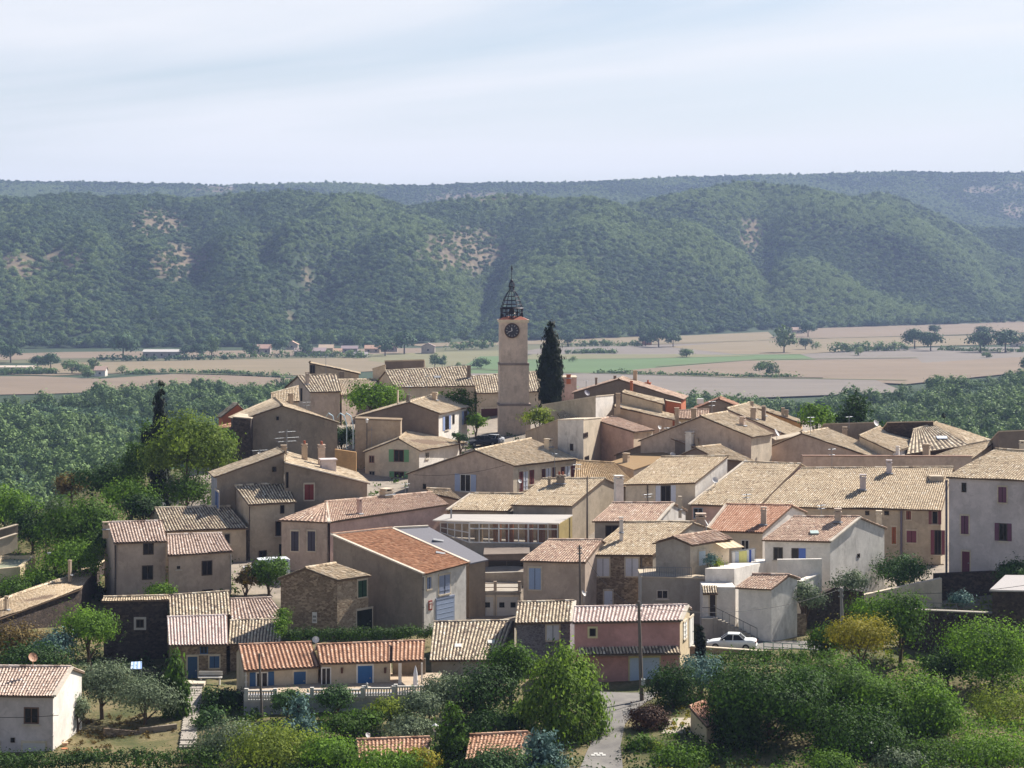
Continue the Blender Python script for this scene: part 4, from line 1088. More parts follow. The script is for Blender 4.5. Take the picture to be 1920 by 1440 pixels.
pipe(h, 'F', 792, 1082, 1176, '#5d5854')
for x, y in ((826, 1038),):
    q = hit(x, y, h.F0, h.nF); m = MB(); m.box(q+h.nF*.05, (.45, .1, -.1), (0, .2, .05), h.nF*.05); m.build('roof_window', TAR, h.roof)
h = house('barn', 'dark grey sheet roofed extension of the red barn', 'gable', 201.2, None, (882, 1056), p=(738, 990), Db=195.4, p2=(803, 987), b2=(916, 1049), wall='brown', roof='slate', verge='r')
q = hit(822, 1014, h.F0, h.nF); m = MB(); m.box(q+h.nF*.05, (.5, .1, -.1), (0, .25, .05), h.nF*.06); m.build('roof_window', TAR, h.roof)
# the white seam between both roofs
h = house('house', 'house with long pinkish hipped roof and two arched dark windows', 'front', 211, (617, 979), (842, 945), r0=(611, 941), r1=(810, 923), wall='rose', roof='oldpink', Db=224, bk=.8, m=.26, verge='a', rough=.01, walls={'G': 'pale'})
hip = h
chimney(h, 674, 935, 963, 7, 'rose', 'F'); chimney(h, 724, 915, 927, 18, 'pale', 'F'); dish(h, 635, 938, 5, 222); antenna(h, 602, 905, 945, 224); antenna(h, 639, 905, 940, 224)
h = house('house', 'hipped end of the pinkish roof with two tall arched window shutters', 'front', 212, (521, 975), (617, 979), Db=211, r0=(608, 942), r1=(611.5, 941), wall='pinktan', roof='oldpink', back='shed', m=.26, rough=.01)
window(h, 'F', 546, 996, 560, 1033, 'shut', '#45404a'); window(h, 'F', 577, 996, 591, 1033, 'shut', '#45404a'); pipe(h, 'F', 615, 985, 1075, '#6d6058')
h = house('house', 'small walled terrace with light coping right of the pinkish hipped roof', 'front', 228, (806, 925), (868, 938), r0=(800, 916), r1=(845, 918), wall='pale', roof='old', back='shed', Db=226)
# ================================================================ LEFT MIDDLE
h = house('house', 'gabled house with pale blue shuttered side above the shaded roof at left', 'gable', 236, (402, 893), (536, 905), p=(533, 848), Db=240, p2=(519, 841), wall='brown', walls={'G': 'bluegrey'}, roof='old', rough=.01, b2=None) if False else house('house', 'long gabled house with sloping left roof and brick chimneys', 'gable', 219.5, (402, 894), None, p=(533, 848), Db=222, p2=(519, 840), wall='brown', walls={'F': 'bluegrey'}, roof='old', rough=.01, D2=None)
dish(h, 486, 850, 3, 229); antenna(h, 487, 842, 858, 229)
window(h, 'A', 510, 875, 518, 885, 'dark'); window(h, 'F', 404, 921, 411, 951, 'shut', '#5e6f9a')
h = house('house', 'house with red shutter and long roof edge falling to the right', 'gable', 220, None, (694, 906), p=(533, 867), Db=222, p2=(535, 846), b2=(671, 886), wall='brown', roof='old', verge='a', rough=.01)
window(h, 'A', 571, 908, 588, 937, 'shut', '#7a3530'); window(h, 'A', 536, 885, 541, 915, 'dark')
chimney(h, 571, 832, 866, 10, 'tan', D=229, pot=True); chimney(h, 603, 833, 872, 12, 'pinktan', D=228, pot=True); chimney(h, 615, 860, 886, 27, 'lilac', D=225, cap=False); chimney(h, 532, 834, 848, 10, 'tan', D=229, cap=True)
antenna(h, 538, 805, 850, 230, ((.1, 1.1), (.35, 1.6), (.5, 1.2)))
h = house('annex', 'square annex with striped roof half in shadow under the long gabled house', 'front', 215.5, (466, 946), (556, 941), r0=(440, 911), r1=(538, 905), wall='tan2', roof='mottle', sp=.32, amp=.075, back='shed', m=.32)
window(h, 'F', 525, 947, 533, 963, 'dark'); window(h, 'F', 516, 977, 527, 1005, 'dark', frame='#5d4a40'); window(h, 'F', 485, 1032, 500, 1052, 'dark'); window(h, 'F', 523, 1020, 529, 1045, 'dark'); pipe(h, 'F', 467, 950, 1055, '#5d5148')
h = house('house', 'massive dark gabled house high on the left with pale roof', 'gable', 262, (452, 787), (638, 793), p=(529, 760), p2=(513, 745), Db=261, wall='brown', roof='old', rough=.01, a2=(428, 782), b2=(592, 776), walls={'G': 'rubbledark'})
chimney(h, 545, 737, 757, 8, 'tan', D=272); window(h, 'A', 518, 781, 523, 788, 'dark')
block('annex', 'dark stone annex with pale corner pilaster left of the massive gabled house', 260, (437, 783), (470, 786), wall='rubbledark', walls={'A': 'pale'}, depth=6, top=.15)
h = house('house', 'low house with pale roof behind the massive gabled house', 'front', 282, (508, 752), (562, 752), r0=(508, 738), r1=(560, 724), wall='pale', roof='old')
h = house('house', 'small gabled house left of the massive one with pale roof end', 'gable', 276, (414, 782), (463, 773), p=(446, 757), p2=(437, 756), wall='orange', roof='old')
h = house('shed', 'orange tiled shed behind the acacia trees', 'front', 268, (402, 815), (437, 812), r0=(410, 800), r1=(440, 793), wall='pale', roof='terra')
h = house('house', 'cream gabled house with green shutters in the middle of the village', 'gable', 262, (680, 848), (789, 845), p=(747, 822), Db=260, p2=(766, 807), b2=(876, 829, 272), wall='pale', walls={'F': 'white'}, roof='old', rough=.01)
window(h, 'A', 729, 843, 767, 866, 'open', '#6f9a72', frame='#6d4a3c'); window(h, 'A', 730, 884, 767, 908, 'open', '#6f9a72', frame='#6d4a3c')
window(h, 'A', 692, 854, 702, 868, 'dark', frame='#8d6a5a'); window(h, 'A', 692, 883, 703, 896, 'dark', frame='#8d8880'); window(h, 'F', 797, 848, 804, 860, 'dark', frame='#b9b0a4')
dish(h, 709, 815, 6, 268); antenna(h, 697, 800, 830, 266, ((.2, .6),))
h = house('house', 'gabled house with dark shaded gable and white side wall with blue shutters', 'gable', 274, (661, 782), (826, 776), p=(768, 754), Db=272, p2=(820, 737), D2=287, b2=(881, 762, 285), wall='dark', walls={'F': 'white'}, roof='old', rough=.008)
window(h, 'F', 830, 780, 845, 806, 'open', '#8d9cc0'); window(h, 'F', 866, 770, 879, 795, 'open', '#8d9cc0'); window(h, 'F', 848, 777, 852, 795, 'dark')
chimney(h, 815, 735, 750, 8, 'tan'); chimney(h, 766, 740, 756, 7, 'dark', D=275); chimney(h, 746, 732, 757, 2.5, 'pale', D=279, cap=False); antenna(h, 767, 722, 752, 274, ((.1, .6),))
block('annex', 'small tan annex below the dark gable with a little tile edge', 266, (666, 787), (751, 790), wall='tan', depth=3, top=.22, topmat=roofmat('old'))
h = house('house', 'broad house with long side of brown shutters facing right', 'gable', 248, (760, 888), (965, 873), p=(890, 844), Db=240, p2=(996, 822), b2=(1084, 860, 251), wall='pinktan', walls={'F': 'pale'}, roof='old', rough=.01)
window(h, 'A', 853, 889, 893, 922, 'open', '#a4afc8', frame='#d6d0c8'); window(h, 'A', 793, 907, 799, 917, 'dark')
for x0, x1, y0, y1, c in ((973, 980, 884, 922, '#6d3a3a'), (992, 1001, 881, 908, '#6d3a3a'), (1015, 1022, 879, 900, '#5d3a38'), (1035, 1041, 876, 898, '#5d3a38'), (1051, 1058, 875, 895, '#5d3a38'), (1070, 1077, 873, 896, '#6d3a3a')): window(h, 'F', x0, y0, x1, y1, 'shut', c)
for x0, x1, y0, y1 in ((981, 989, 884, 918), (1023, 1032, 878, 898), (1059, 1068, 874, 893)): window(h, 'F', x0, y0, x1, y1, 'shut', '#c3c6ce')
chimney(h, 1028, 822, 838, 11, 'pale'); antenna(h, 1040, 845, 905, 242, ((.1, .4),))
block('wall', 'yellow ochre garden wall between the dark house and the gabled houses', 258, (628, 842), (668, 848), wall='gold', depth=.5, cat='wall')
# ================================================================ BACK ROW
h = house('house', 'small skyline house with striped roof left of the church', 'front', 300, (581, 735), (640, 734), r0=(557, 705), r1=(632, 702), wall='pinktan', roof='mottle', sp=.42, rough=.008, amp=.07, back='gable')
chimney(h, 576, 697, 720, 6, 'pinktan'); window(h, 'F', 563, 728, 567, 752, 'dark')
h = house('house', 'striped roof wing joining the skyline house to the church', 'front', 303, (640, 741), (722, 733), r0=(632, 712), r1=(708, 711), wall='pinktan', roof='mottle', sp=.42, rough=.008, amp=.07)
h = house('house', 'open loggia block with sloping roof line on the left skyline', 'gable', 322, None, (676, 701), p=(580, 680), Db=320, p2=(582, 678), b2=None, tie=None, wall='tan', roof='old', D2=330)
window(h, 'A', 581, 684, 591, 700, 'dark'); chimney(h, 641, 696, 712, 9, 'dark', D=318); antenna(h, 611, 662, 700, 321, ((.2, .5),))
h = block('church', 'tall blank block with dark shaded wall on the skyline left of the tower', 322, (722, 678), (795, 676), wall='dark', walls={'A': 'tan2'}, depth=10, top=.2, tilt=.35)  # shade side painted in a darker render than the lit left side
block('annex', 'tan sloping annex against the tall skyline block', 320, (699, 692), (722, 685), wall='tan2', depth=5, top=.15, tilt=.3)
h = house('church', 'long church nave with striped tile roof left of the clock tower', 'front', 306, (740, 726), (892, 723), r0=(722, 695), r1=(877, 687), wall='tan2', roof='mottle', sp=.42, rough=.02, amp=.07, over=.2)
chimney(h, 879, 685, 709, 6, 'dark', 'F', cap=False); q = hit(820, 708, h.F0, h.nF); m = MB(); m.box(q+h.nF*.1, (.5, 0, 0), (0, .4, .12), h.nF*.06); m.build('skylight', TAR, h.roof); antenna(h, 800, 700, 728, 305, ((.2, .4),))
h = house('house', 'striped roof house behind the clock tower with dark red garage', 'front', 309, (893, 737), (1030, 733), r0=(886, 706), r1=(1018, 696), wall='tan2', roof='mottle', sp=.42, rough=.02, amp=.07)
window(h, 'F', 902, 766, 938, 808, 'door', '#4a2626')
h = block('house', 'pink block house right of the tall cypress', 318, (1052, 709), (1081, 709), wall='rose', depth=6, top=.15); chimney(h, 1066, 702, 709, 8, 'orange', cap=False)
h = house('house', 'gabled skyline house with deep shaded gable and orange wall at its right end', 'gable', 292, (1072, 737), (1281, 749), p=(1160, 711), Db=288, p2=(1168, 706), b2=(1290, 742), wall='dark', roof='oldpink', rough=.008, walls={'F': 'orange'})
chimney(h, 1191, 694, 717, 7, 'tan', D=297); chimney(h, 1118, 708, 722, 4, 'dark', D=293, cap=False); chimney(h, 1153, 704, 713, 5, 'dark', D=296); chimney(h, 1215, 717, 724, 10, 'orange', D=297, cap=False, pot=True); chimney(h, 1184, 714, 735, 5, 'orange', D=289)
dish(h, 1101, 736, 6, 283, col='#77727c'); antenna(h, 1099, 712, 730, 292, ((.1, .3),))
block('wall', 'orange rendered wall under the right eave of the skyline gable', 286, (1250, 752), (1277, 757), wall='orange', depth=3, cat='wall', top=.1)
block('house', 'white walled corner block with stepped terrace below the tall cypress', 268, (1118, 744), (1150, 741), Db=272, wall='white', walls={'F': 'white', 'A': 'tan2'}, d=(1016, 758), Dc=282, top=.14, topmat=wallmat('pale')) if False else block('house', 'white walled corner block with tan terrace wall below the tall cypress', 276, (1016, 760), (1117, 744), Db=268, wall='tan2', walls={'B': 'white'}, c=(1150, 741), Dc=274, top=.14, topmat=wallmat('pale'))
h = house('house', 'upper of two narrow mono pitch roofs stepping down right of the white block', 'gable', 275, None, (1246, 758), p=(1166, 736), Db=272, p2=(1172, 732), b2=(1244, 748), wall='tan2', roof='old', rough=.02)
h = house('house', 'lower of two narrow mono pitch roofs stepping down right of the white block', 'gable', 270, None, (1265, 787), p=(1151, 762), Db=266, p2=(1160, 755), b2=(1262, 776), wall='tan', roof='old', rough=.02)
chimney(h, 1159, 737, 763, 8, 'tan', D=269); chimney(h, 1269, 764, 792, 8, 'tan', D=268)
h = house('house', 'tall pink walled house with small pale roof in the upper middle', 'gable', 262, None, (1190, 810), p=(1119, 788), Db=256, p2=(1150, 780), b2=(1228, 806), wall='rose', walls={'F': 'tan2'}, roof='oldpink', rough=.008)
dish(h, 1237, 801, 4, 256)
h = block('house', 'narrow tall cream house with two small square windows in the middle', 256, (1046, 788), (1094, 787), Db=252, wall='stainwhite', walls={'B': 'tan2'}, c=(1128, 784), Dc=262, top=.12, topmat=wallmat('pale'))
window(h, 'B', 1094, 811, 1102, 821, 'dark'); window(h, 'B', 1096, 855, 1104, 866, 'dark'); window(h, 'F', 1069, 832, 1075, 845, 'dark')
block('wall', 'long tan garden wall sloping down left from the narrow cream house', 274, (985, 810), (1047, 788), Db=260, wall='tan', depth=.5, cat='wall', top=.12)
h = house('house', 'little pale roof tucked behind the narrow cream house', 'front', 270, (1052, 785), (1088, 785), r0=(1045, 775), r1=(1065, 768), wall='tan2', roof='old', back='shed')
# ================================================================ RIGHT MIDDLE
h = house('house', 'broad gabled house with pinkish gable and pale roof in the right middle', 'gable', 252, (1196, 826), (1412, 820), p=(1314, 780), Db=246, p2=(1364, 772), b2=(1452, 813), wall='pinktan', walls={'F': 'pale'}, roof='old', rough=.008)
chimney(h, 1392, 781, 798, 9, 'pinktan'); dish(h, 1457, 811, 8, 250, az=70); antenna(h, 1250, 800, 825, 252, ((.1, .4),))
h = house('house', 'house with long pale roof just behind the broad gabled one', 'gable', 268, None, (1482, 818), p=(1362, 766), Db=262, p2=(1398, 757), b2=(1505, 806), wall='pinktan', roof='old', rough=.008)
chimney(h, 1413, 764, 786, 10, 'tan'); chimney(h, 1432, 762, 780, 7, 'dark', D=268)
h = house('house', 'small gabled house with orange roof slope on the right skyline', 'gable', 288, (1298, 768), (1382, 762), p=(1348, 748), p2=(1352, 743), wall='brown', roof='orange', rough=.02)
chimney(h, 1301, 765, 784, 10, 'tan', D=279); m = MB(); c = at(1313, 752, 287); m.abox(c, .9, .9, .7); m.build('water_tank', paint('#d8d6d2'), h.root)
h = house('house', 'long low ochre house on the right skyline with several chimneys', 'gable', 284, None, (1506, 794), p=(1398, 758), Db=280, p2=(1404, 754), b2=(1508, 789), wall='gold', roof='old', rough=.02)
for x, t, b_ in ((1410, 752, 764), (1432, 760, 776), (1468, 764, 780), (1475, 768, 784)): chimney(h, x, t, b_, 6, 'tan', D=282)
h = house('house', 'flat tan house left of the orange skyline gable', 'front', 282, (1270, 784), (1330, 786), r0=(1268, 770), r1=(1330, 768), wall='tan2', roof='oldpink', back='gable', bk=.5)
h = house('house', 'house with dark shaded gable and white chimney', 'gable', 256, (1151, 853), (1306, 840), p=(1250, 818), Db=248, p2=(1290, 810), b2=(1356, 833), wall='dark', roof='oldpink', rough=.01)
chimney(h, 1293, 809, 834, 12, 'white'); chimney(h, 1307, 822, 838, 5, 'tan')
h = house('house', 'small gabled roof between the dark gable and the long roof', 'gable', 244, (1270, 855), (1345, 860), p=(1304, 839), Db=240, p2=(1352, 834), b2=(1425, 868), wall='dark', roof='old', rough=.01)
h = house('house', 'low tan walled house with sunken roof terrace and stubby chimney', 'front', 238, (1190, 898), (1263, 858), Db=249, r0=(1172, 868), r1=(1240, 855), wall='dark', roof='tanroof', back='shed', m=.05, walls={'A': 'tan'}) if False else block('house', 'low tan walled house with sunken terrace under the dark gable', 236, (1188, 882), (1265, 856), Db=246, wall='dark', walls={'A': 'tan'}, d=(1146, 872), Dc=246, top=.1, topmat=roofmat('tanroof'))
chimney(h, 1174, 849, 870, 10, 'tan', D=244); dish(h, 1262, 853, 6, 246)
h = house('house', 'orange tan roof between the brown shuttered house and the pale ones', 'front', 232, (1075, 905), (1200, 915), r0=(1080, 864), r1=(1152, 868), wall='tan', roof='tanroof', Db=230, rough=.008)
h = house('house', 'pale house with white shutters below the dark gables', 'front', 224, (1168, 908), (1304, 905), r0=(1240, 857), r1=(1366, 855), wall='pale', walls={'B': 'stainwhite'}, roof='old', rough=.01, back='shed', m=.34)
window(h, 'F', 1229, 910, 1267, 941, 'open', '#c9ccd6', frame='#5a5450'); pipe(h, 'F', 1214, 909, 942, '#5d544c')
chimney(h, 1160, 891, 945, 15, 'white', D=219); dish(h, 1341, 900, 6, 228, az=20)
h = house('terraced_house', 'left part of the huge mottled tile roof with white mortar edge', 'front', 224, (1292, 946), (1424, 949), r0=(1395, 866), r1=(1502, 870), wall='rose', roof='old', rough=.011, sag=.25, verge='a', m=.32, back='gable', bk=.4)
window(h, 'F', 1300, 952, 1318, 972, 'dark', frame='#8d9aa8'); dish(h, 1400, 866, 5, 236)
h = house('terraced_house', 'wide main part of the huge mottled tile roof over the long terrace of houses', 'front', 223, (1424, 949), (1766, 956), r0=(1502, 878), r1=(1788, 876), wall='tan2', roof='old', rough=.011, sag=.25, m=.32, bk=.4)
chimney(h, 1618, 889, 918, 11, 'lilac'); chimney(h, 1667, 862, 887, 10, 'lilac'); dish(h, 1490, 942, 5, 224)
for r in ((1700, 996, 1718, 1016), (1692, 996, 1696, 1000)): pass
window(h, 'F', 1699, 958, 1708, 974, 'shut', '#7c4a40'); window(h, 'F', 1741, 958, 1765, 983, 'open', '#7a4d50', frame='#8d7a70'); window(h, 'F', 1700, 995, 1718, 1017, 'shut', '#7a4652'); window(h, 'F', 1745, 994, 1772, 1040, 'open', '#7a4652'); window(h, 'F', 1672, 988, 1680, 1020, 'shut', '#9a5a3c')
window(h, 'F', 1735, 1057, 1770, 1070, 'dark', frame='#b9a68c'); window(h, 'F', 1622, 958, 1630, 966, 'dark'); window(h, 'F', 1658, 958, 1667, 966, 'dark'); pipe(h, 'F', 1690, 955, 1070, '#6d6672', .12)
q = hit(1757, 903, h.F0, h.nF); m = MB(); m.box(q+Vector((0, .8, .1)), (.75, 0, 0), (0, .8, 0), (0, 0, .5)); m.build('dormer', wallmat('tan2'), h.roof)
block('wall', 'long pinkish parapet wall along the top of the huge mottled roof', 242, (1506, 856), (1822, 857), wall='pinktan', depth=1, cat='wall', top=.12, topmat=roofmat('oldpink'), Db=243)
h = house('house', 'large pale house with purple shutters at the right edge', 'front', 206, (1773, 894), (1990, 903), r0=(1866, 842), r1=(2010, 852), wall='lilac', roof='old', rough=.011, sag=.2, m=.3, bk=.8)
window(h, 'F', 1803, 905, 1812, 923, 'dark'); window(h, 'F', 1872, 913, 1887, 942, 'shut', '#6b4458'); window(h, 'F', 1802, 967, 1816, 1001, 'shut', '#6b4458'); window(h, 'F', 1865, 981, 1897, 1014, 'open', '#6b4458'); window(h, 'F', 1804, 1034, 1818, 1073, 'door', '#6b3a48'); window(h, 'F', 1874, 1058, 1886, 1074, 'dark')
pipe(h, 'F', 1775, 900, 1075, '#5d5a66', .12)
h = block('house', 'dark brown walled house with white roof edge at the right edge', 244, (1873, 810), (1960, 806), wall='dark', depth=8, top=.15, tilt=.35); chimney(h, 1916, 826, 845, 8, 'pale', D=239)
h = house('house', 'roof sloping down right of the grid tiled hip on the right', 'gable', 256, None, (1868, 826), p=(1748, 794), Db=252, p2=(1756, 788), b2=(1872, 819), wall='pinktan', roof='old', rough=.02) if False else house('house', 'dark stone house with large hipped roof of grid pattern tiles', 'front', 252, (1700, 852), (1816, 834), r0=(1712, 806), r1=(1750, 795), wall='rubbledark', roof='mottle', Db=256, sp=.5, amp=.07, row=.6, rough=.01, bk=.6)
q = hit(1766, 822, h.F0, h.nF); m = MB(); m.box(q+h.nF*.12, (.65, 0, 0), (0, .4, .12), h.nF*.06); m.build('skylight', paint('#c9d0dc'), h.roof)
h = house('house', 'pale right slope of the grid tiled hipped roof', 'gable', 265, None, (1816, 834), p=(1749, 795), Db=258, p2=(1756, 791), b2=(1858, 824), wall='rubbledark', roof='old', rough=.02)
h = house('house', 'low pale roof in front of the grid tiled hip', 'front', 246, (1746, 857), (1822, 861), r0=(1812, 834), r1=(1870, 824), wall='pinktan', roof='old', rough=.008, back='shed')
block('house', 'dark rubble wall house with chimney behind the grid tiled hip', 264, (1664, 793), (1750, 791), wall='rubbledark', depth=5, top=.15, tilt=.35)
h = house('house', 'pale roofed house in front of the dark rubble wall with white front', 'gable', 254, None, (1676, 847), p=(1611, 817), Db=247, p2=(1650, 800), b2=(1734, 831), wall='tan2', walls={'F': 'white'}, roof='old', rough=.008)
window(h, 'F', 1712, 841, 1716, 850, 'dark'); chimney(h, 1683, 836, 856, 6, 'white', D=244); chimney(h, 1737, 832, 856, 12, 'tan', D=245)
h = house('house', 'pink gabled house with long pale roof falling to the right', 'gable', 254, (1440, 838), (1632, 856), p=(1503, 812), Db=248, p2=(1552, 803), b2=(1680, 853), wall='pinktan', roof='old', rough=.008)
block('annex', 'brown walled annex with water tanks behind the pink gabled house', 258, (1455, 826), (1505, 816), wall='brown', depth=4, top=.1)
h = block('house', 'brown walled house with chimney stacks behind the pink gable roof', 268, (1545, 796), (1640, 793), wall='brown', depth=6, top=.15, tilt=.35); chimney(h, 1584, 800, 822, 8, 'tan', D=262); dish(h, 1643, 793, 6, 262); antenna(h, 1592, 780, 796, 266, ((.1, .6),))
# ================================================================ CENTRE FRONT
h = house('house', 'tall central house with lit right wall and gable chimneys', 'front', 222, (957, 946), (1073, 948), r0=(1017, 898), r1=(1136, 897), wall='grey', walls={'B': 'tan2'}, roof='old', rough=.01, m=.33, bk=.5)
chimney(h, 1030, 893, 911, 5, 'brown'); chimney(h, 1052, 890, 906, 15, 'brown', pot=True); dish(h, 975, 902, 4, 236)
h = house('house', 'lower roof left of the tall central house above the glazed veranda', 'front', 223, (838, 956), (952, 958), r0=(883, 925), r1=(985, 926), wall='grey', roof='old', rough=.01, verge='a', m=.3, bk=.4)
h = house('house', 'brick red mottled roof house right of the tall central one', 'front', 211, (1110, 977), (1232, 978), r0=(1148, 943), r1=(1263, 943), wall='grey', walls={'B': 'stainwhite'}, roof='oldpink', rough=.01, m=.3, bk=.9, verge='b')
window(h, 'F', 1135, 985, 1160, 1008, 'dark'); dish(h, 1198, 974, 4, 212); chimney(h, 1275, 930, 955, 6, 'pale', D=214)
h = house('house', 'pinkish house with blue shutters right of the dark courtyard', 'front', 194, (975, 1051), (1098, 1054), r0=(1028, 1012), r1=(1130, 1013), wall='pinktan', roof='oldpink', rough=.01, m=.32, bk=.6)
window(h, 'F', 992, 1065, 1014, 1105, 'shut', '#93a3c0'); window(h, 'F', 1035, 1123, 1058, 1140, 'dark', frame='#6d4a40')
h = house('house', 'grey rubble house with two white shuttered windows', 'front', 196, (1097, 1040), (1224, 1041), r0=(1172, 979), r1=(1302, 979), wall='rubble', walls={'B': 'grey'}, roof='old', rough=.01, m=.32, bk=.5)
window(h, 'F', 1119, 1047, 1142, 1080, 'shut', '#c8c6cc'); window(h, 'F', 1173, 1047, 1197, 1080, 'shut', '#c8c6cc'); window(h, 'F', 1133, 1108, 1148, 1140, 'door', '#cfd2dc')
chimney(h, 1165, 969, 998, 7, 'white', D=199); chimney(h, 1314, 962, 1000, 17, 'pinktan', D=205); dish(h, 1325, 980, 6, 203, az=80); dish(h, 1095, 1112, 6, 193, az=60)
pipe(h, 'F', 1203, 1045, 1135, '#6d655e')
h = house('house', 'little gabled roof terrace house with striped awning', 'gable', 193, (1222, 1018), (1298, 1022), p=(1262, 1007), Db=191.5, p2=(1344, 995), b2=(1374, 1010), wall='grey', walls={'F': 'pale'}, roof='oldpink', rough=.02)
window(h, 'F', 1310, 1033, 1322, 1060, 'door', '#b9c4cc'); q, n = h.planes['F']
a = hit(1337, 1016, q, n); b = hit(1374, 1013, q, n); o = n*1.4-Vector((0, 0, .5)); m = MB()
for k in range(8): m.hexa([a.lerp(b, k/8)+o-Vector((0, 0, .05)), a.lerp(b, (k+1)/8)+o-Vector((0, 0, .05)), a.lerp(b, (k+1)/8)-Vector((0, 0, .05)), a.lerp(b, k/8)-Vector((0, 0, .05))], [a.lerp(b, k/8)+o, a.lerp(b, (k+1)/8)+o, a.lerp(b, (k+1)/8), a.lerp(b, k/8)], k % 2)
m.build('awning', [paint('#c9b08a'), paint('#a89070')], h.root)
h = block('terrace', 'stained terrace block with metal railing below the little gabled roof', 190, (1203, 1083), (1322, 1086), wall='stainwhite', depth=5, top=.12, base=25, walls={'F': 'grey'})
window(h, 'F', 1231, 1106, 1253, 1123, 'dark', frame='#b9aca0')
m = MB(); a = at(1207, 1082, 190.3); b = at(1296, 1083, 190.3)
for z in (.1, .95): m.tube([a+Vector((0, 0, z)), b+Vector((0, 0, z))], .03, 5)
for k in range(28): p = a.lerp(b, k/27); m.tube([p, p+Vector((0, 0, .95))], .016 if k % 9 else .035, 4)
m.build('railing', paint('#77777a'), h.root)
h = house('house', 'house with bright orange ribbed roof and white mortar edge', 'front', 207, (1323, 995), (1430, 998), r0=(1362, 946), r1=(1487, 948), wall='pale', walls={'B': 'white'}, roof='orange', sp=.25, row=.5, rough=.006, sag=.03, amp=.075, verge='a', m=.32, bk=.5)
chimney(h, 1432, 950, 983, 10, 'pinktan'); window(h, 'F', 1389, 1012, 1405, 1032, 'dark', frame='#c9c4be'); dish(h, 1488, 951, 4, 218)
h = house('house', 'white house with blue shutter and big bare stained gable at right', 'front', 198, (1428, 1012), (1557, 1015), r0=(1487, 969), r1=(1613, 969), wall='white', walls={'B': 'stainwhite'}, roof='oldpink', rough=.01, m=.33, verge='b', bk=.95)
chimney(h, 1571, 953, 978, 12, 'pinktan'); chimney(h, 1648, 957, 985, 10, 'pale', D=213); window(h, 'F', 1450, 1026, 1468, 1050, 'dark', frame='#5d5850'); window(h, 'F', 1484, 1028, 1511, 1049, 'openl', '#5c74b8')
q = hit(1527, 1000, h.F0, h.nF); m = MB(); m.box(q+h.nF*.12, (.42, .05, 0), (0, .3, .1), h.nF*.06); m.build('skylight', paint('#a9b8b4'), h.roof); window(h, 'B', 1607, 1038, 1612, 1046, 'dark')
h = block('terrace', 'white walled roof terrace in front of the blue shuttered house', 189, (1322, 1066), (1377, 1066), Db=189, c=(1462, 1048), Dc=202, wall='white', base=26)
h2 = block('terrace', 'white parapet wall under the blue shuttered windows', 193.5, (1458, 1049), (1541, 1048), wall='white', depth=.4, base=27)
h = house('annex', 'white annex with small mottled roof, outside stair and dark door canopy', 'front', 185, (1378, 1101), (1446, 1104), r0=(1410, 1077), r1=(1481, 1078), wall='white', walls={'B': 'stainwhite'}, roof='oldpink', rough=.01, m=.33, bk=.6, base=26)
h = block('annex', 'white stair block with dark door below the white roof terrace', 186, (1318, 1100), (1379, 1101), wall='white', depth=3, base=26)
window(h, 'F', 1331, 1112, 1341, 1155, 'door', '#3d332f')
q, n = h.planes['F']; a = hit(1316, 1098, q, n); b = hit(1344, 1098, q, n); rb = RoofB(); o = n*1.0-Vector((0, 0, .55)); rb.plane(a+o, b+o, b, a, dict(sp=.22, rough=.01, amp=.075)); rb.build([roofmat('mottle'), SOFFIT, MORTAR], h.root).name = 'canopy'
# outside stair
st = empty('outside_stair', at(1370, 1190, 184), 'concrete outside stair with thin railing against the white annex', 'stairs')
m = MB(); p0 = at(1322, 1157, 184.6); p1 = at(1400, 1196, 184.6)
m.box(p0+Vector((.15, 0, -1.75)), (.52, 0, 0), (0, .56, 0), (0, 0, 1.7))
for k in range(11):
    c = p0.lerp(p1, k/10)+Vector((.9, 0, 0)); bz = 29.2; m.box(Vector((c.x, c.y, (c.z+bz)/2)), (.21, 0, 0), (0, .5, 0), (0, 0, max((c.z-bz)/2, .05)))
m.build('steps', wallmat('grey'), st)
m = MB(); up = Vector((0, -.45, .95)); a = p0+Vector((.9, 0, 0)); b = p1+Vector((.9, 0, 0)); m.tube([p0+up+Vector((-.3, 0, 0)), a+up, b+up], .03, 5)
for k in range(7): c = a.lerp(b, k/6); m.tube([c+Vector((0, -.45, 0)), c+up], .02, 4)
m.build('railing', paint('#55504c'), st)
# ================================================================ VERANDA
v = empty('glazed_veranda', at(960, 1017, 214), 'long glazed veranda with white roof and orange curtains below the central house', 'veranda')
VD = 213; A0 = at(880, 1017, VD); B0 = at(1046, 1019, VD-.5); A1 = at(880, 981, VD); B1 = at(1046, 982, VD-.5)
LF = at(826, 980, 219); LB = at(826, 998, 219)
m = MB(); Ab = at(833, 964, 221); Bb = at(1074, 965, 218)
q = [at(811, 975, 218.5), at(1048, 981, VD-1), Bb, Ab]; m.hexa([p-Vector((0, 0, .12)) for p in q], q); VR = m
m = MB(); nrm = Vector((0, -1, 0))
def vbar(m, p, qq, r=.06): m.tube([p, qq], r, 4)
for k in range(10): vbar(m, A0.lerp(B0, k/9), A1.lerp(B1, k/9), .09 if k % 3 == 0 else .06)
for t in (0, .72, 1): vbar(m, A0.lerp(A1, t), B0.lerp(B1, t), .08)
Zl = [LF.lerp(A1, k/4) for k in range(5)]; Zb = [LB.lerp(A0, k/4) for k in range(5)]
for k in range(5): vbar(m, Zl[k], Zb[k], .06)
for t in (0, .5, 1): vbar(m, LF.lerp(LB, t), A1.lerp(A0, t), .06)
m.build('frame', FRAMEW, v)
g = NT('veranda glass', .05); g.b.inputs['Base Color'].default_value = rgb('#6a6a66'); _tr = g.new('ShaderNodeBsdfTransparent'); _mx = g.new('ShaderNodeMixShader'); _mx.inputs[0].default_value = .82
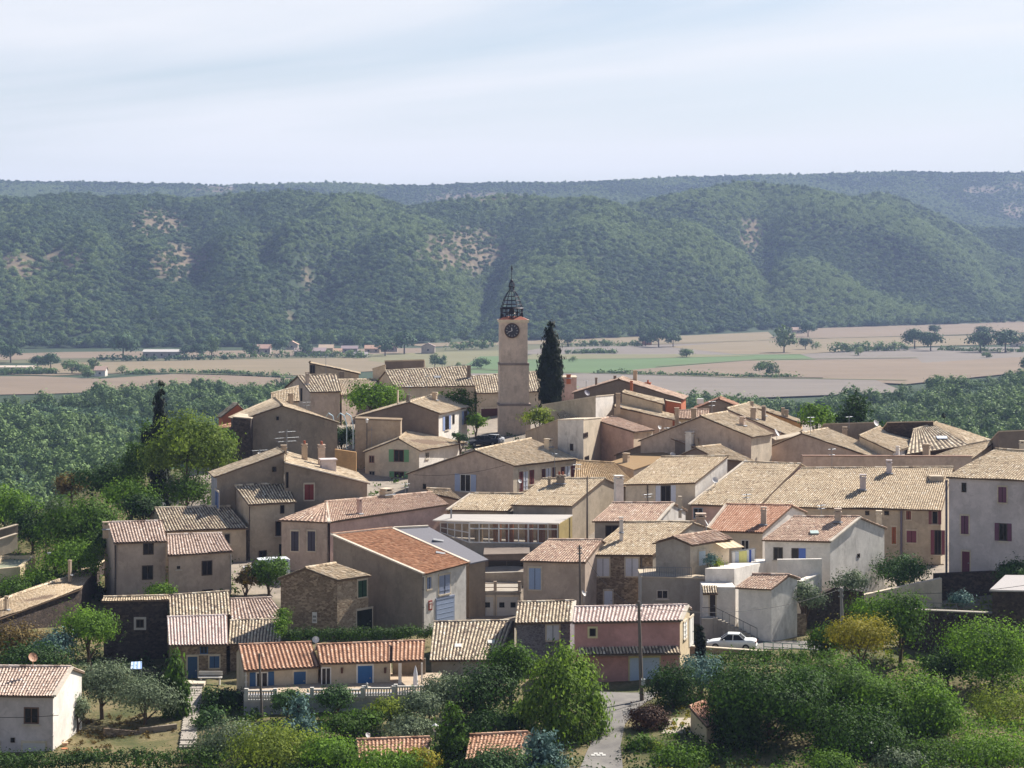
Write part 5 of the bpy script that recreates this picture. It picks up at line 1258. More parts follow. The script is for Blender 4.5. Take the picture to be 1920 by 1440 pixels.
g.link(g.b.outputs[0], _mx.inputs[1]); g.link(_tr.outputs[0], _mx.inputs[2]); g.link(_mx.outputs[0], g.n['Material Output'].inputs[0])
pc = NT('polycarbonate sheet', .6); pc.b.inputs['Base Color'].default_value = rgb('#d8d2cc'); _t2 = pc.new('ShaderNodeBsdfTranslucent'); _t2.inputs[0].default_value = rgb('#e6e0d8'); _m2 = pc.new('ShaderNodeMixShader'); _m2.inputs[0].default_value = .45
pc.link(pc.b.outputs[0], _m2.inputs[1]); pc.link(_t2.outputs[0], _m2.inputs[2]); pc.link(_m2.outputs[0], pc.n['Material Output'].inputs[0])
VR.build('roof', pc.mat, v)
for i, (s0, s1) in enumerate(((A0, B0), (LB, A0))):
    t0, t1 = ((A1, B1), (LF, A1))[i]; o = Vector((0, .03, 0)); m = MB(); m.hexa([s0+o, s1+o, s1+o*2, s0+o*2], [t0+o, t1+o, t1+o*2, t0+o*2]); m.build('pane', g.mat, v)
for k, c in ((0.06, '#d8b890'), (.27, '#e09a6c'), (.41, '#dc8a5e'), (.63, '#e49c74'), (.76, '#d8906a'), (.93, '#cc8460')):
    a = A0.lerp(B0, k)+Vector((0, .2, 0)); m = MB()
    P = [[a+Vector((x*.11, .08*math.sin(x*1.7), z)) for x in range(9)] for z in (0, 2.0)]; m.grid(P); m.build('curtain', paint(c), v)
m = MB(); b_ = at(1048, 1020, 212); c_ = at(1073, 1016, 216); m.hexa([b_, c_, c_+Vector((0, .3, 0)), b_+Vector((0, .3, 0))], [at(1048, 983, 212), at(1073, 968, 216), at(1073, 968, 216)+Vector((0, .3, 0)), at(1048, 983, 212)+Vector((0, .3, 0))]); m.build('side_wall', wallmat('yellow'), v)
m = MB(); z0 = 33; Q = [at(826, 1000, 219), at(880, 1018, VD), at(1048, 1021, 212), at(1074, 1015, 219), at(835, 1003, 222)]
m.hexa([Vector((p.x, p.y, z0)) for p in Q], [Vector((p.x, p.y, 35.5 if False else p.z)) for p in Q]); m.build('base_wall', wallmat('grey'), v, fix=True)
m = MB(); Q = [at(838, 985, 221.5), at(1070, 985, 220)]; m.hexa([Q[0]-Vector((0, 0, 1.6)), Q[1]-Vector((0, 0, 1.6)), Q[1]+Vector((0, .2, -1.6)), Q[0]+Vector((0, .2, -1.6))], [Q[0]+Vector((0, 0, 1)), Q[1]+Vector((0, 0, 1)), Q[1]+Vector((0, .2, 1)), Q[0]+Vector((0, .2, 1))]); m.build('back_wall', wallmat('tan2'), v)
m = MB(); c = at(846, 958, 219); m.tube([c-Vector((0, 0, 1)), c+Vector((0, 0, .25))], .1, 6); m.build('flue', STEEL, v)
h = block('shade_block', 'added dark block for the shade under the glazed veranda beside the courtyard', 206.5, (908, 1042), (992, 1040), wall='dark', depth=5, top=.15, topmat=wallmat('dark'))  # invented volume, kept dark to stand in for shade below the veranda
window(h, 'F', 915, 1050, 985, 1100, 'dark', name='opening')  # dark pane paints the shaded void onto the added block
# garages in the courtyard
h = block('garage', 'row of white double garage doors under a terrace in the courtyard', 197, (876, 1112), (976, 1113), wall='grey', depth=6, top=.22, topmat=wallmat('grey'))
window(h, 'F', 882, 1119, 925, 1164, 'garage', '#c0bcb6'); window(h, 'F', 932, 1119, 972, 1164, 'garage', '#bcb8b4')
for x in (893, 914, 941, 962):
    q, n = h.planes['F']; c = hit(x, 1134, q, n); m = MB(); m.box(c+n*.07, (.25, 0, 0), n*.02, (0, 0, .25)); m.build('window', GLASSD, h.root)
m = MB(); a = at(883, 1110, 197.3); b = at(974, 1110, 197.3)
for z in (.45, .85): m.tube([a+Vector((0, 0, z)), b+Vector((0, 0, z))], .045, 5)
for k in (0, .5, 1): p = a.lerp(b, k); m.abox(p+Vector((0, 0, .5)), .3, .3, 1.1)
m.build('railing', wallmat('pinktan'), h.root)
block('wall', 'tan lit retaining wall at the back of the dark courtyard', 203, (881, 1075), (986, 1072), wall='grey', depth=.5, cat='wall')
# ================================================================ BOTTOM EDGE
h = house('house', 'low terracotta roof half hidden by bushes at the bottom centre left', 'front', 141, (672, 1432), (800, 1428), r0=(668, 1388), r1=(806, 1383), wall='tan2', roof='terra', sp=.26, rough=.012, bk=.7, base=24); dish(h, 690, 1378, 5, 146)
h = house('house', 'low terracotta roof behind the small pine at the bottom centre', 'front', 142, (872, 1424), (970, 1420), r0=(880, 1379), r1=(990, 1373), wall='tan2', roof='terra', sp=.26, rough=.012, bk=.7, base=24)
h = house('shed', 'tiny cream shed with orange roof at the foot of the big trees', 'gable', 152, None, (1325, 1362), p=(1293, 1326), Db=147.5, p2=(1322, 1314), b2=(1352, 1350), wall='cream', roof='orange', sp=.3, rough=.01)
h = house('shed', 'grey walled shed with pale sheet roof at the right edge', 'front', 183, (1855, 1106), (1990, 1108), r0=(1885, 1078), r1=(2000, 1079), wall='rubbledark', roof='slate', m=.25)  # dark rubble walls carry the shade in their colour
for o_ in [h]: o_.roof.data.materials[0] = plain('pale sheet roofing', rgb('#b5aeaa'), .85)
# aerials on the ridges, as many as the photo shows
def find(t): return [h for h in HOUSES if t in h.name][0]
for t, x, y0, y1, D in (('tall central house', 1082, 868, 900, 231), ('wide main part', 1560, 838, 880, 236), ('massive dark gabled', 575, 752, 775, 268), ('broad gabled house with pinkish', 1335, 750, 780, 256), ('pink gabled house with long', 1520, 780, 808, 252),
        ('orange ribbed roof', 1400, 925, 948, 216), ('bare stained gable', 1540, 945, 970, 207), ('brick red mottled', 1215, 925, 945, 219), ('long pinkish hipped roof', 760, 905, 930, 228), ('wide brown', 0, 0, 0, 0)):
    try: antenna(find(t), x, y0, y1, D, ((.1, .6), (.35, .45)))
    except IndexError: pass
# ================================================================ CLOCK TOWER
TD_ = 290.0
gz = ground(at(962, 815, TD_).x, TD_)-1
tw = empty('clock_tower', at(961, 812, TD_), 'square stone clock tower with dark clock face and wrought iron bell cage', 'tower')
IRON = plain('wrought iron', rgb('#2a2730'), .6, .3)
PXM = TD_/F
def tbox(m, x0, x1, r0, r1, dep=None, rz=math.radians(4), cx=None, grow=0):
    c = at((x0+x1)/2, r0, TD_); w = (x1-x0)*PXM; zt = c.z; zb = at(0, r1, TD_).z
    m.abox(Vector((c.x, TD_+1.9, (zt+zb)/2)), w+grow, (dep or w)+grow, zt-zb, rz=rz)
m = MB(); tbox(m, 936.5, 987.5, 603, 683); tbox(m, 935.5, 990, 683, 759); tbox(m, 934.5, 993, 759, 770)
c = at(963.7, 770, TD_); m.abox(Vector((c.x, TD_+1.9, (c.z+gz)/2)), 58.5*PXM, 58.5*PXM, c.z-gz, rz=math.radians(4))
m.build('wall', plaster('tower render', rgb('#cdb9a8'), .5), tw)
m = MB(); tbox(m, 934.5, 990.5, 681, 685); tbox(m, 932.8, 993.5, 757, 761); m.build('string_course', plaster('tower ledge', rgb('#8d7f78'), .4), tw)
m = MB(); tbox(m, 934.5, 989.5, 601.5, 605); tbox(m, 933, 991, 599.5, 601.5); m.build('cornice', wallmat('pale'), tw)
m = MB(); c = at(962, 599.5, TD_); s = 27.5*PXM
b = [Vector((c.x-s, TD_+1.9-s, c.z)), Vector((c.x+s, TD_+1.9-s, c.z)), Vector((c.x+s, TD_+1.9+s, c.z)), Vector((c.x-s, TD_+1.9+s, c.z))]
m.hexa(b, [Vector((p.x*.55+c.x*.45, p.y*.55+(TD_+1.9)*.45, c.z+.45)) for p in b]); m.build('roof', paint('#8f5340'), tw)
fc = at(960, 620, TD_); fc.y = TD_+1.9-25.5*PXM-.09
def disc(m, c, r, d, n=32, mi=0):
    P = [c+Vector((math.cos(2*math.pi*k/n)*r, 0, math.sin(2*math.pi*k/n)*r)) for k in range(n)]
    m.face([p+Vector((0, -d, 0)) for p in P], mi)
    for k in range(n): q = (k+1) % n; m.face([P[k], P[q], P[q]+Vector((0, -d, 0)), P[k]+Vector((0, -d, 0))], mi)
m = MB(); disc(m, fc, 14.2*PXM, .10); m.build('clock_rim', paint('#4d3830'), tw, fix=True)
m = MB(); disc(m, fc, 12.3*PXM, .14); cf = m.build('clock_face', paint('#3a3a44'), tw, fix=True)
m = MB()
for k in range(12):
    a = math.pi*k/6; d = Vector((math.cos(a), 0, math.sin(a))); s = Vector((-math.sin(a), 0, math.cos(a)))
    m.box(fc+d*10*PXM+Vector((0, -.15, 0)), d*.12, (0, .012, 0), s*.035)
m.build('hour_marks', paint('#a39c98'), cf)
for a, L, w in ((math.radians(98), 5.5, .06), (math.radians(200), 8, .04)):
    d = Vector((math.cos(a), 0, math.sin(a))); s = Vector((-d.z, 0, d.x)); m = MB(); m.box(fc+d*L*PXM*.45+Vector((0, -.165, 0)), d*L*PXM*.55, (0, .012, 0), s*w); m.build('clock_hand', paint('#c9c6c4'), cf)
# bell cage
cc = at(959.5, 600, TD_); cc.y = TD_+1.9
def ringpt(a, rpx, row): z = at(0, row, TD_).z; return Vector((cc.x+math.cos(a)*rpx*PXM, cc.y+math.sin(a)*rpx*PXM, z))
m = MB()
prof = [(21.5, 598), (20.5, 590), (21, 578), (18, 572), (16.5, 566), (14, 559), (9.5, 551), (5.5, 546), (3.5, 541), (5.5, 537), (4.5, 532), (1.2, 526)]
for k in range(12):
    a = 2*math.pi*k/12; m.tube([ringpt(a, r, w) for r, w in prof], .055, 4, cap=False)
for k in range(32): a = 2*math.pi*k/32; m.tube([ringpt(a, 20.8, 596), ringpt(a, 20.6, 579)], .04, 4, cap=False)
for r, w, t in ((21.6, 597, .12), (21.3, 578.5, .13), (20.6, 586, .05), (17.6, 571, .06), (15.6, 563.5, .06), (12.2, 556, .05), (5.6, 546, .06), (5.5, 537, .05)):
    m.tube([ringpt(2*math.pi*k/24, r, w) for k in range(25)], t, 4, cap=False)
for k in range(8):
    a = 2*math.pi*k/8; m.tube([ringpt(a, 21, 596), ringpt(a+.39, 19, 588), ringpt(a+.785, 21, 596)], .07, 4, cap=False)
m.build('iron_cage', IRON, tw)
m = MB(); z = at(0, 588, TD_).z; P = []
for r, h in ((.05, .75), (.3, .7), (.42, .4), (.5, .1), (.72, -.15)): P.append([Vector((cc.x+math.cos(2*math.pi*k/16)*r, cc.y+math.sin(2*math.pi*k/16)*r, z+h)) for k in range(17)])
m.grid(P); m.tube([(cc.x-1.4, cc.y, z+.85), (cc.x+1.4, cc.y, z+.85)], .09, 6); m.tube([(cc.x, cc.y, z-.8), (cc.x, cc.y, z+.9)], .08, 6); m.build('bell', plain('bronze', rgb('#3b342b'), .5, .4), tw)
m = MB(); m.tube([ringpt(0, 0, 530), ringpt(0, 0, 500)], [.06, .03], 5)
for w, r in ((526, .22), (508, .12)):
    q = ringpt(0, 0, w); m.tube([q-Vector((0, 0, r)), q, q+Vector((0, 0, r))], [.02, r, .02], 7)
q = ringpt(0, 0, 503); m.tube([q-Vector((0, 0, .25)), q-Vector((0, 0, .2)), q+Vector((0, 0, .5))], [.03, .17, .01], 7); m.build('weather_vane', IRON, tw)

# ================================================================ VEHICLES
def sedan(pos, yaw, label, col, hatch=False):
    root = empty('parked_car', pos, label, 'car'); ca, sa = math.cos(yaw), math.sin(yaw)
    T = lambda x, y, z: Vector((pos.x+x*ca-y*sa, pos.y+x*sa+y*ca, pos.z+z))
    body = paint(col)
    # stations along x (front at -2.2): (x, half width, sill z, shoulder z)
    st = [(-2.2, .62, .38, .52), (-2.1, .74, .30, .62), (-1.75, .82, .25, .74), (-1.1, .85, .22, .84), (-.6, .86, .21, .90), (.5, .86, .21, .92), (1.2, .85, .23, .94), (1.8, .82, .27, .96), (2.12, .74, .32, .92), (2.2, .64, .42, .80)]
    m = MB(); P = []
    for x, w, z0, z1 in st:
        P.append([T(x, -w*.9, z0), T(x, -w, z0+.12), T(x, -w, (z0+z1)/2+.08), T(x, -w*.93, z1-.02), T(x, -w*.72, z1+.03), T(x, 0, z1+.05), T(x, w*.72, z1+.03), T(x, w*.93, z1-.02), T(x, w, (z0+z1)/2+.08), T(x, w, z0+.12), T(x, w*.9, z0)])
    m.grid(P); m.face([P[0][k] for k in range(11)]); m.face([P[-1][k] for k in reversed(range(11))])
    bo = m.build('body', body, root, smooth=True)
    e = 1.75 if hatch else 1.25
    low = [(-1.0, .74), (-.55, .76), (.5, .76), (e, .72)]; hi = [(-.35, .60), (-.1, .62), (.55, .62), (e-.55, .58)]
    m = MB(); L0 = [T(x, -w, .9) for x, w in low]; L1 = [T(x, w, .9) for x, w in low]; H0 = [T(x, -w, 1.38) for x, w in hi]; H1 = [T(x, w, 1.38) for x, w in hi]
    up = Vector((0, 0, .05))
    m.grid([[h for h in H0], [h+up for h in H0], [h+up for h in H1], [h for h in H1]]); m.build('car_roof', body, root, smooth=True)
    for nm, A, B in (('windscreen', (L0[0], L1[0]), (H0[0], H1[0])), ('rear_window', (L0[3], L1[3]), (H0[3], H1[3]))):
        m = MB(); m.face([A[0], A[1], B[1], B[0]]); m.build(nm, GLASSD, root)
    for s, Lq, Hq in ((0, L0, H0), (1, L1, H1)):
        for a, b in ((0, .48), (.53, 1)):
            la = Lq[0].lerp(Lq[3], a); lb = Lq[0].lerp(Lq[3], b); ha = Hq[0].lerp(Hq[3], a); hb = Hq[0].lerp(Hq[3], b)
            m = MB(); m.face([la, lb, hb, ha]); m.build('side_window', GLASSD, root)
        m = MB()
        for t in (0, .505, 1): m.tube([Lq[0].lerp(Lq[3], t), Hq[0].lerp(Hq[3], t)], .045, 4)
        m.build('pillar', body, root)
    for x in (-1.38, 1.32):
        for s in (-1, 1):
            m = MB(); m.tube([T(x, s*.66, .31), T(x, s*.87, .31)], .31, 18); w = m.build('wheel', plain('tyre', rgb('#1c1b1c'), .9), root)
            m = MB(); m.tube([T(x, s*.86, .31), T(x, s*.885, .31)], .19, 14); m.build('rim', STEEL, w)
    for s in (-1, 1):
        m = MB(); m.box(T(-2.16, s*.52, .60), (T(1, 0, 0)-T(0, 0, 0))*.05, (T(0, 1, 0)-T(0, 0, 0))*.15, (0, 0, .07)); m.build('headlight', paint('#c9cdd2'), root)
        m = MB(); m.box(T(2.17, s*.52, .76), (T(1, 0, 0)-T(0, 0, 0))*.05, (T(0, 1, 0)-T(0, 0, 0))*.15, (0, 0, .08)); m.build('tail_light', paint('#8d2a24'), root)
        m = MB(); m.box(T(-.62, s*.93, .95), (T(1, 0, 0)-T(0, 0, 0))*.06, (T(0, 1, 0)-T(0, 0, 0))*.09, (0, 0, .06)); m.build('wing_mirror', body, root)
    m = MB()
    for x in (-2.2, 2.2): m.box(T(x, 0, .42), (T(1, 0, 0)-T(0, 0, 0))*.07, (T(0, 1, 0)-T(0, 0, 0))*.7, (0, 0, .09))
    m.build('bumper', paint('#b9bab8'), root)
    return root
def onground(px, row, D, dz=0):
    p = at(px, row, D); p.z = ground(p.x, p.y)+dz; return p
cp = at(1372, 1217, 180.5)
sedan(cp, math.radians(-11), 'white saloon car parked on the lane below the white annex', '#dcdedb')
sedan(at(772, 1189, 190.5), math.radians(-38), 'silver car half hidden behind the clipped hedge in front of the barn', '#a9b0bb', True)
sedan(at(903, 836, 279), math.radians(20), 'dark car parked at the foot of the clock tower, left one', '#3a3c44')
sedan(at(925, 834, 281), math.radians(65), 'light car parked beside the dark one under the clock tower', '#9a9ca2')
def van(pos, yaw, label, col):
    root = empty('parked_van', pos, label, 'van'); ca, sa = math.cos(yaw), math.sin(yaw)
    T = lambda x, y, z: Vector((pos.x+x*ca-y*sa, pos.y+x*sa+y*ca, pos.z+z))
    m = MB(); P = []
    for x, w, z0, z1 in ((-2.35, .8, .35, .95), (-2.2, .88, .3, 1.1), (-1.5, .92, .28, 1.2), (-.8, .93, .28, 1.92), (0, .93, .28, 1.98), (2.2, .92, .28, 1.96), (2.35, .9, .3, 1.85)):
        P.append([T(x, -w*.95, z0), T(x, -w, z0+.2), T(x, -w*.97, z1*.6), T(x, -w*.86, z1-.05), T(x, -w*.75, z1), T(x, w*.75, z1), T(x, w*.86, z1-.05), T(x, w*.97, z1*.6), T(x, w, z0+.2), T(x, w*.95, z0)])
    m.grid(P); m.face(P[0]); m.face(list(reversed(P[-1]))); m.build('body', paint(col), root, smooth=False)
    m = MB(); m.face([T(-1.47, -.75, 1.27), T(-1.47, .75, 1.27), T(-.84, .7, 1.92), T(-.84, -.7, 1.92)]); m.build('windscreen', GLASSD, root)
    for s in (-1, 1):
        for x0, x1 in ((-.8, .1), (.25, 1.2), (1.35, 2.1)):
            m = MB(); m.face([T(x0, s*.93, 1.2), T(x1, s*.93, 1.2), T(x1, s*.86, 1.75), T(x0+.1, s*.86, 1.75)]); m.build('side_window', GLASSD, root)
        for x in (-1.5, 1.5):
            m = MB(); m.tube([T(x, s*.75, .33), T(x, s*.95, .33)], .33, 16); w = m.build('wheel', plain('tyre', rgb('#1c1b1c'), .9), root)
            m = MB(); m.tube([T(x, s*.94, .33), T(x, s*.965, .33)], .2, 12); m.build('rim', STEEL, w)
        m = MB(); m.box(T(-2.33, s*.6, .75), (.04, 0, 0), (0, .14, 0), (0, 0, .1)); m.build('headlight', paint('#c9cdd2'), root)
    return root
van(at(498, 1083, 204), math.radians(16), 'white van with pale roof behind the bushes between the tan houses', '#d3d6da')

# ================================================================ POLES, CABLES, LAMPS
WOOD = plain('weathered pole wood', rgb('#6f655c'), .9)
POLEC = plain('grey concrete pole', rgb('#8d8884'), .9)
def pole(label, x0, y0, x1, y1, D, r=.13, mat=None, arm=False, box=None, base=None):
    t = at(x0, y0, D); b = at(x1, y1, D); b.z = min(b.z, ground(b.x, b.y))-.3
    root = empty('utility_pole', b, label, 'pole'); m = MB(); m.tube([b, b.lerp(t, .5), t], [r*1.2, r, r*.75], 8); m.build('shaft', mat or WOOD, root)
    if arm:
        m = MB()
        for k in (.3, .8): m.abox(t-Vector((0, 0, k)), .5, .08, .08); m.tube([t+Vector((.2, 0, -k)), t+Vector((.2, 0, -k+.15))], .04, 6)
        m.build('bracket', STEEL, root)
    if box: c = at(box[0], box[1], D-.3); m = MB(); m.abox(c, .32, .2, .5); m.build('meter_box', paint('#c9c9c9'), root)
    return t
t1 = pole('tall dark pole with white meter box at the kerb in front of the pink garage', 1197.5, 1127, 1204, 1318, 163, .15, WOOD, True, (1206, 1279))
t2 = pole('thin brown pole rising before the lit gable of the central house', 1101, 893, 1101, 1012, 217, .1, WOOD)
t3 = pole('pole with wires at the corner of the pinkish blue shuttered house', 1086.5, 1022, 1089, 1132, 192, .12, WOOD, True)
t4 = pole('slender wooden pole in front of the terracotta cottage', 486, 1225, 492, 1358, 157, .1, WOOD)
t5 = pole('short grey concrete pole above the yellow tree', 1577, 1102, 1580, 1178, 183, .16, POLEC, True)
def cable(label, a, b, sag=.6, r=.02):
    m = MB(); m.tube([a.lerp(b, k/14)-Vector((0, 0, sag*4*(k/14)*(1-k/14))) for k in range(15)], r, 4); o = m.build('overhead_cable', plain('cable', rgb('#2b2829'), .7)); tag(o, label, 'cable', None)
cable('cable strung between the tall dark pole and the concrete pole', t1-Vector((0, 0, .4)), t5-Vector((0, 0, .1)), 1.2)
cable('cable running from the concrete pole to the right edge of the photo', t5-Vector((0, 0, .1)), at(1990, 1085, 178), .8)
cable('cable from the tall dark pole to the corner pole by the pinkish house', t1-Vector((0, 0, .6)), t3-Vector((0, 0, .3)), .8)
cable('dark cable across the front of the corner white house', at(-30, 1344, 148), at(110, 1341, 147), .1)
cable('cable sagging over the wide brown shuttered gable wall', at(775, 890, 244.0), at(948, 872, 238.5), .5)
def lamp(label, x, ytop, ybot, D, kind='lantern', col='#d8d6d2'):
    t = at(x, ytop, D); b = at(x, ybot, D); b.z = min(b.z, ground(b.x, b.y))
    root = empty('street_lamp', b, label, 'lamp'); m = MB(); m.tube([b-Vector((0, 0, .3)), t], [.07, .05], 6); m.build('post', paint('#2f3338'), root)
    m = MB()
    if kind == 'arm':
        e = t+Vector((.9, -.2, .25)); m.tube([t, t+Vector((.3, 0, .25)), e], .035, 5); m.build('arm', paint('#2f3338'), root); m = MB(); m.tube([e-Vector((0, 0, .02)), e+Vector((.15, 0, -.12)), e+Vector((.4, 0, -.02))], [.05, .16, .04], 8)
    else:
        m.tube([t, t+Vector((0, 0, .35)), t+Vector((0, 0, .42)), t+Vector((0, 0, .6))], [.12, .2, .26, .03], 6)
    m.build('lamp_head', paint(col), root)
lamp('street lamp on a dark arm at the left edge beside the sloping farmhouse', 73, 1040, 1090, 204, 'arm')
lamp('small garden lantern among the bushes below the big dark trees', 1632, 1404, 1440, 145)
lamp('white bowl garden lamp between the olive trees and the small pine', 816, 1372, 1400, 146)
lamp('street lamp with white head before the tan annex of the dark gable', 688, 793, 850, 263)

# ================================================================ WALLS, TERRACES, RAILINGS
def fwall(label, pts, D, bot, mat='rubble', th=.4, cop=None, name='wall'):
    """free-standing or retaining wall through photo points (px, top row, distance); bot = rows below the top"""
    P = [at(x, y, d) for x, y, d in pts]; root = empty(name, sum(P, Vector())/len(P)-Vector((0, 0, 1)), label, 'wall'); m = MB(); cpm = MB()
    for a, b in zip(P[:-1], P[1:]):
        d = Vector((b.x-a.x, b.y-a.y, 0)).normalized(); s = Vector((-d.y, d.x, 0))*th
        za = a.z-bot/F*a.y; zb = b.z-bot/F*b.y
        lo = [Vector((a.x, a.y, za)), Vector((b.x, b.y, zb)), Vector((b.x, b.y, zb))+s, Vector((a.x, a.y, za))+s]; m.hexa(lo, [a, b, b+s, a+s])
        if cop: q = Vector((0, 0, .01)); e = s.normalized()*.08; cpm.hexa([a-e+q, b-e+q, b+s+e+q, a+s+e+q], [a-e+q*12, b-e+q*12, b+s+e+q*12, a+s+e+q*12])
    m.build('masonry', wallmat(mat), root, fix=False)
    if cop: cpm.build('coping', wallmat(cop), root)
    return root
fwall('low tan wall along the lane below the white car', [(1288, 1213, 178), (1420, 1222, 178), (1440, 1222, 179)], 178, 40, 'rubblelight', .35, 'pale')
fwall('rough rubble wall beside the white annex', [(1448, 1152, 187), (1512, 1152, 188)], 187, 60, 'rubble', .5)
fwall('dark stepped rubble wall shaded under the palm bush', [(1508, 1128, 190), (1566, 1102, 192), (1620, 1110, 194)], 190, 90, 'rubbledark', .5)
fwall('slanting wall with white coping below the bare stained gable', [(1502, 1092, 190.5), (1540, 1075, 194)], 190, 60, 'stainwhite', .4, 'white')
fwall('pale buttress wall falling to the lawn on the right', [(1590, 1122, 196), (1690, 1100, 198), (1766, 1084, 199)], 198, 60, 'pale', .5)
fwall('dark tall retaining wall above the lawn under the purple shuttered house', [(1752, 1076, 203.5), (1880, 1070, 204)], 204, 66, 'rubbledark', .5)  # shade on this wall is painted in with the dark rubble
fwall('dark retaining wall below the lawn at right', [(1690, 1144, 186), (1790, 1148, 184.5), (1880, 1152, 184)], 185, 110, 'rubbledark', .5, 'grey')  # darker stone here stands in for the shade on the wall
fwall('retaining wall under the white balustrade of the terracotta cottage', [(457, 1303, 159), (590, 1302, 159), (808, 1298, 160)], 159, 80, 'bluegrey', .5)
fwall('tan coped garden wall at the left edge, upper one', [(-30, 1003, 214), (34, 985, 217)], 214, 26, 'brown', .35, 'tan2')
fwall('white garden wall at the left edge with tan coping', [(-30, 1022, 210), (33, 1002, 213)], 212, 30, 'pale', .35, 'tan2')
fwall('short rubble wall on the earth bank under the olive trees', [(196, 1366, 154), (262, 1372, 155)], 154, 14, 'rubble', .4)
fwall('tan plastered bank wall beside the garden steps', [(262, 1366, 155), (332, 1358, 156)], 155, 60, 'brown', .3)
# lawn behind the dark retaining wall
def drape(name, rows, mat, dz=.05, kind='structure', label=None, n=10, sub=4):
    """sheet following the ground between left and right edges given in the photo row by row"""
    rr = []
    for (r0, l0, q0), (r1, l1, q1) in zip(rows[:-1], rows[1:]):
        for k in range(sub): t = k/sub; rr.append((r0+(r1-r0)*t, l0+(l1-l0)*t, q0+(q1-q0)*t))
    rr.append(rows[-1]); P = []
    for r, l, q in rr:
        a = groundhit(l, r); b = groundhit(q, r); row = []
        for k in range(n+1): p = a.lerp(b, k/n); row.append(Vector((p.x, p.y, ground(p.x, p.y)+dz)))
        P.append(row)
    m = MB(); m.grid(P); o = m.build(name, mat, smooth=True); tag(o, label, kind=kind); return o
n = NT('asphalt', .95); p = n.pos(); n.color(n.mix(n.ramp(n.noise(p, .5, 5, .65), [(.35, G_(0)), (.7, G_(1))]), rgb('#6a6663'), rgb('#858079'))).bump(n.noise(p, 30, 2), .15, .02)
ASPH = n.mat
drape('road', [(1445, 1086, 1168), (1400, 1106, 1164), (1360, 1122, 1172), (1330, 1132, 1196), (1312, 1120, 1222), (1296, 1060, 1238)], ASPH)
drape('lane', [(1221, 1300, 1575), (1212, 1296, 1580), (1204, 1300, 1585)], ASPH, .06)
drape('path', [(1378, 1240, 1300), (1362, 1248, 1300), (1348, 1250, 1296)], plain('pale gravel', rgb('#a59a8a'), 1), .05)
m = MB(); P = [groundhit(1134+k*6, 1341-k*1.9) for k in range(11)]; m.tube([q+Vector((0, 0, .07)) for q in P], .1, 5); tag(m.build('road_shadow', paint('#3a3835')), 'dark drain painted across the road below the pink garage', 'shadowline')  # cast shadow laid on the road as a dark strip
m = MB(); q0 = groundhit(1112, 1418); 
for k in range(5): q = groundhit(1112+k*5, 1418-(k % 2)); m.abox(Vector((q.x, q.y, ground(q.x, q.y)+.075)), .28, .5, .02)
tag(m.build('road_marking', paint('#b9b6b0')), kind='structure')
def railing(label, pts, D, h=.9, col='#5d8a80', posts=8):
    P = [at(x, y, D) for x, y in pts]; root = empty('railing', P[0]-Vector((0, 0, h)), label, 'railing'); m = MB()
    for k in (0, .45): m.tube([p-Vector((0, 0, h*k)) for p in P], .03, 5)
    for k in range(posts+1): p = P[0].lerp(P[-1], k/posts); m.tube([p, p-Vector((0, 0, h+.2))], .035, 5)
    m.build('rails', paint(col), root)
railing('green metal railing along the lane right of the white car', [(1432, 1204), (1572, 1212)], 178.5)
railing('thin wire fence along the lawn wall at right', [(1735, 1130), (1868, 1134)], 186, .9, '#6d6d68', 9)
# white balustrade of the cottage terrace
BALW = plain('white balustrade stone', rgb('#bcb7af'), .8)
def balustrade(label, x0, x1, y0, y1, D, n):
    a = at(x0, y0, D); b = at(x1, y0+(y1-y0)*0, D); h = (y1-y0)/F*D
    root = empty('balustrade', (a+b)/2-Vector((0, 0, h)), label, 'balustrade'); m = MB(); d = (b-a).normalized(); s = Vector((-d.y, d.x, 0))
    m.box((a+b)/2-Vector((0, 0, .06)), (b-a)/2, s*.13, (0, 0, .06)); m.build('handrail', BALW, root)
    m = MB(); m.box((a+b)/2-Vector((0, 0, h-.05)), (b-a)/2, s*.14, (0, 0, .05)); m.build('plinth', BALW, root)
    for k in range(n):
        c = a.lerp(b, (k+.5)/n); m = MB(); m.tube([c-Vector((0, 0, h-.1)), c-Vector((0, 0, h*.7)), c-Vector((0, 0, h*.45)), c-Vector((0, 0, .1))], [.05, .095, .055, .06], 7); m.build('baluster', BALW, root)
    for c in (a, b): m = MB(); m.abox(c-Vector((0, 0, h/2-.06)), .3, .3, h+.15); m.build('pillar', BALW, root)
balustrade('short white balustrade at the left end of the cottage terrace', 462, 516, 1294, 1314, 158.6, 11)
balustrade('white balustrade behind the ivy bushes of the cottage terrace', 585, 680, 1292, 1308, 159, 18)
balustrade('white balustrade with a little statue in front of the blue door', 682, 738, 1289, 1306, 159.2, 11)
balustrade('white balustrade in front of the open porch', 742, 806, 1286, 1304, 159.4, 13)
m = MB(); c = at(688, 1287, 159.2); m.tube([c-Vector((0, 0, .1)), c+Vector((0, 0, .1)), c+Vector((0, 0, .2)), c+Vector((0, 0, .3))], [.12, .07, .11, .04], 8); tag(m.build('statue', BALW), 'little stone statue standing on the balustrade before the blue door', 'statue')
m = MB(); c = at(779, 1283, 162.5); m.tube([c-Vector((0, 0, 1)), c, c+Vector((0, 0, .9)), c+Vector((0, 0, 1.3)), c+Vector((0, 0, 1.5))], [.03, .2, .16, .08, .02], 8); tag(m.build('parasol', paint('#d2d0d4')), 'folded white parasol standing under the open porch', 'parasol')
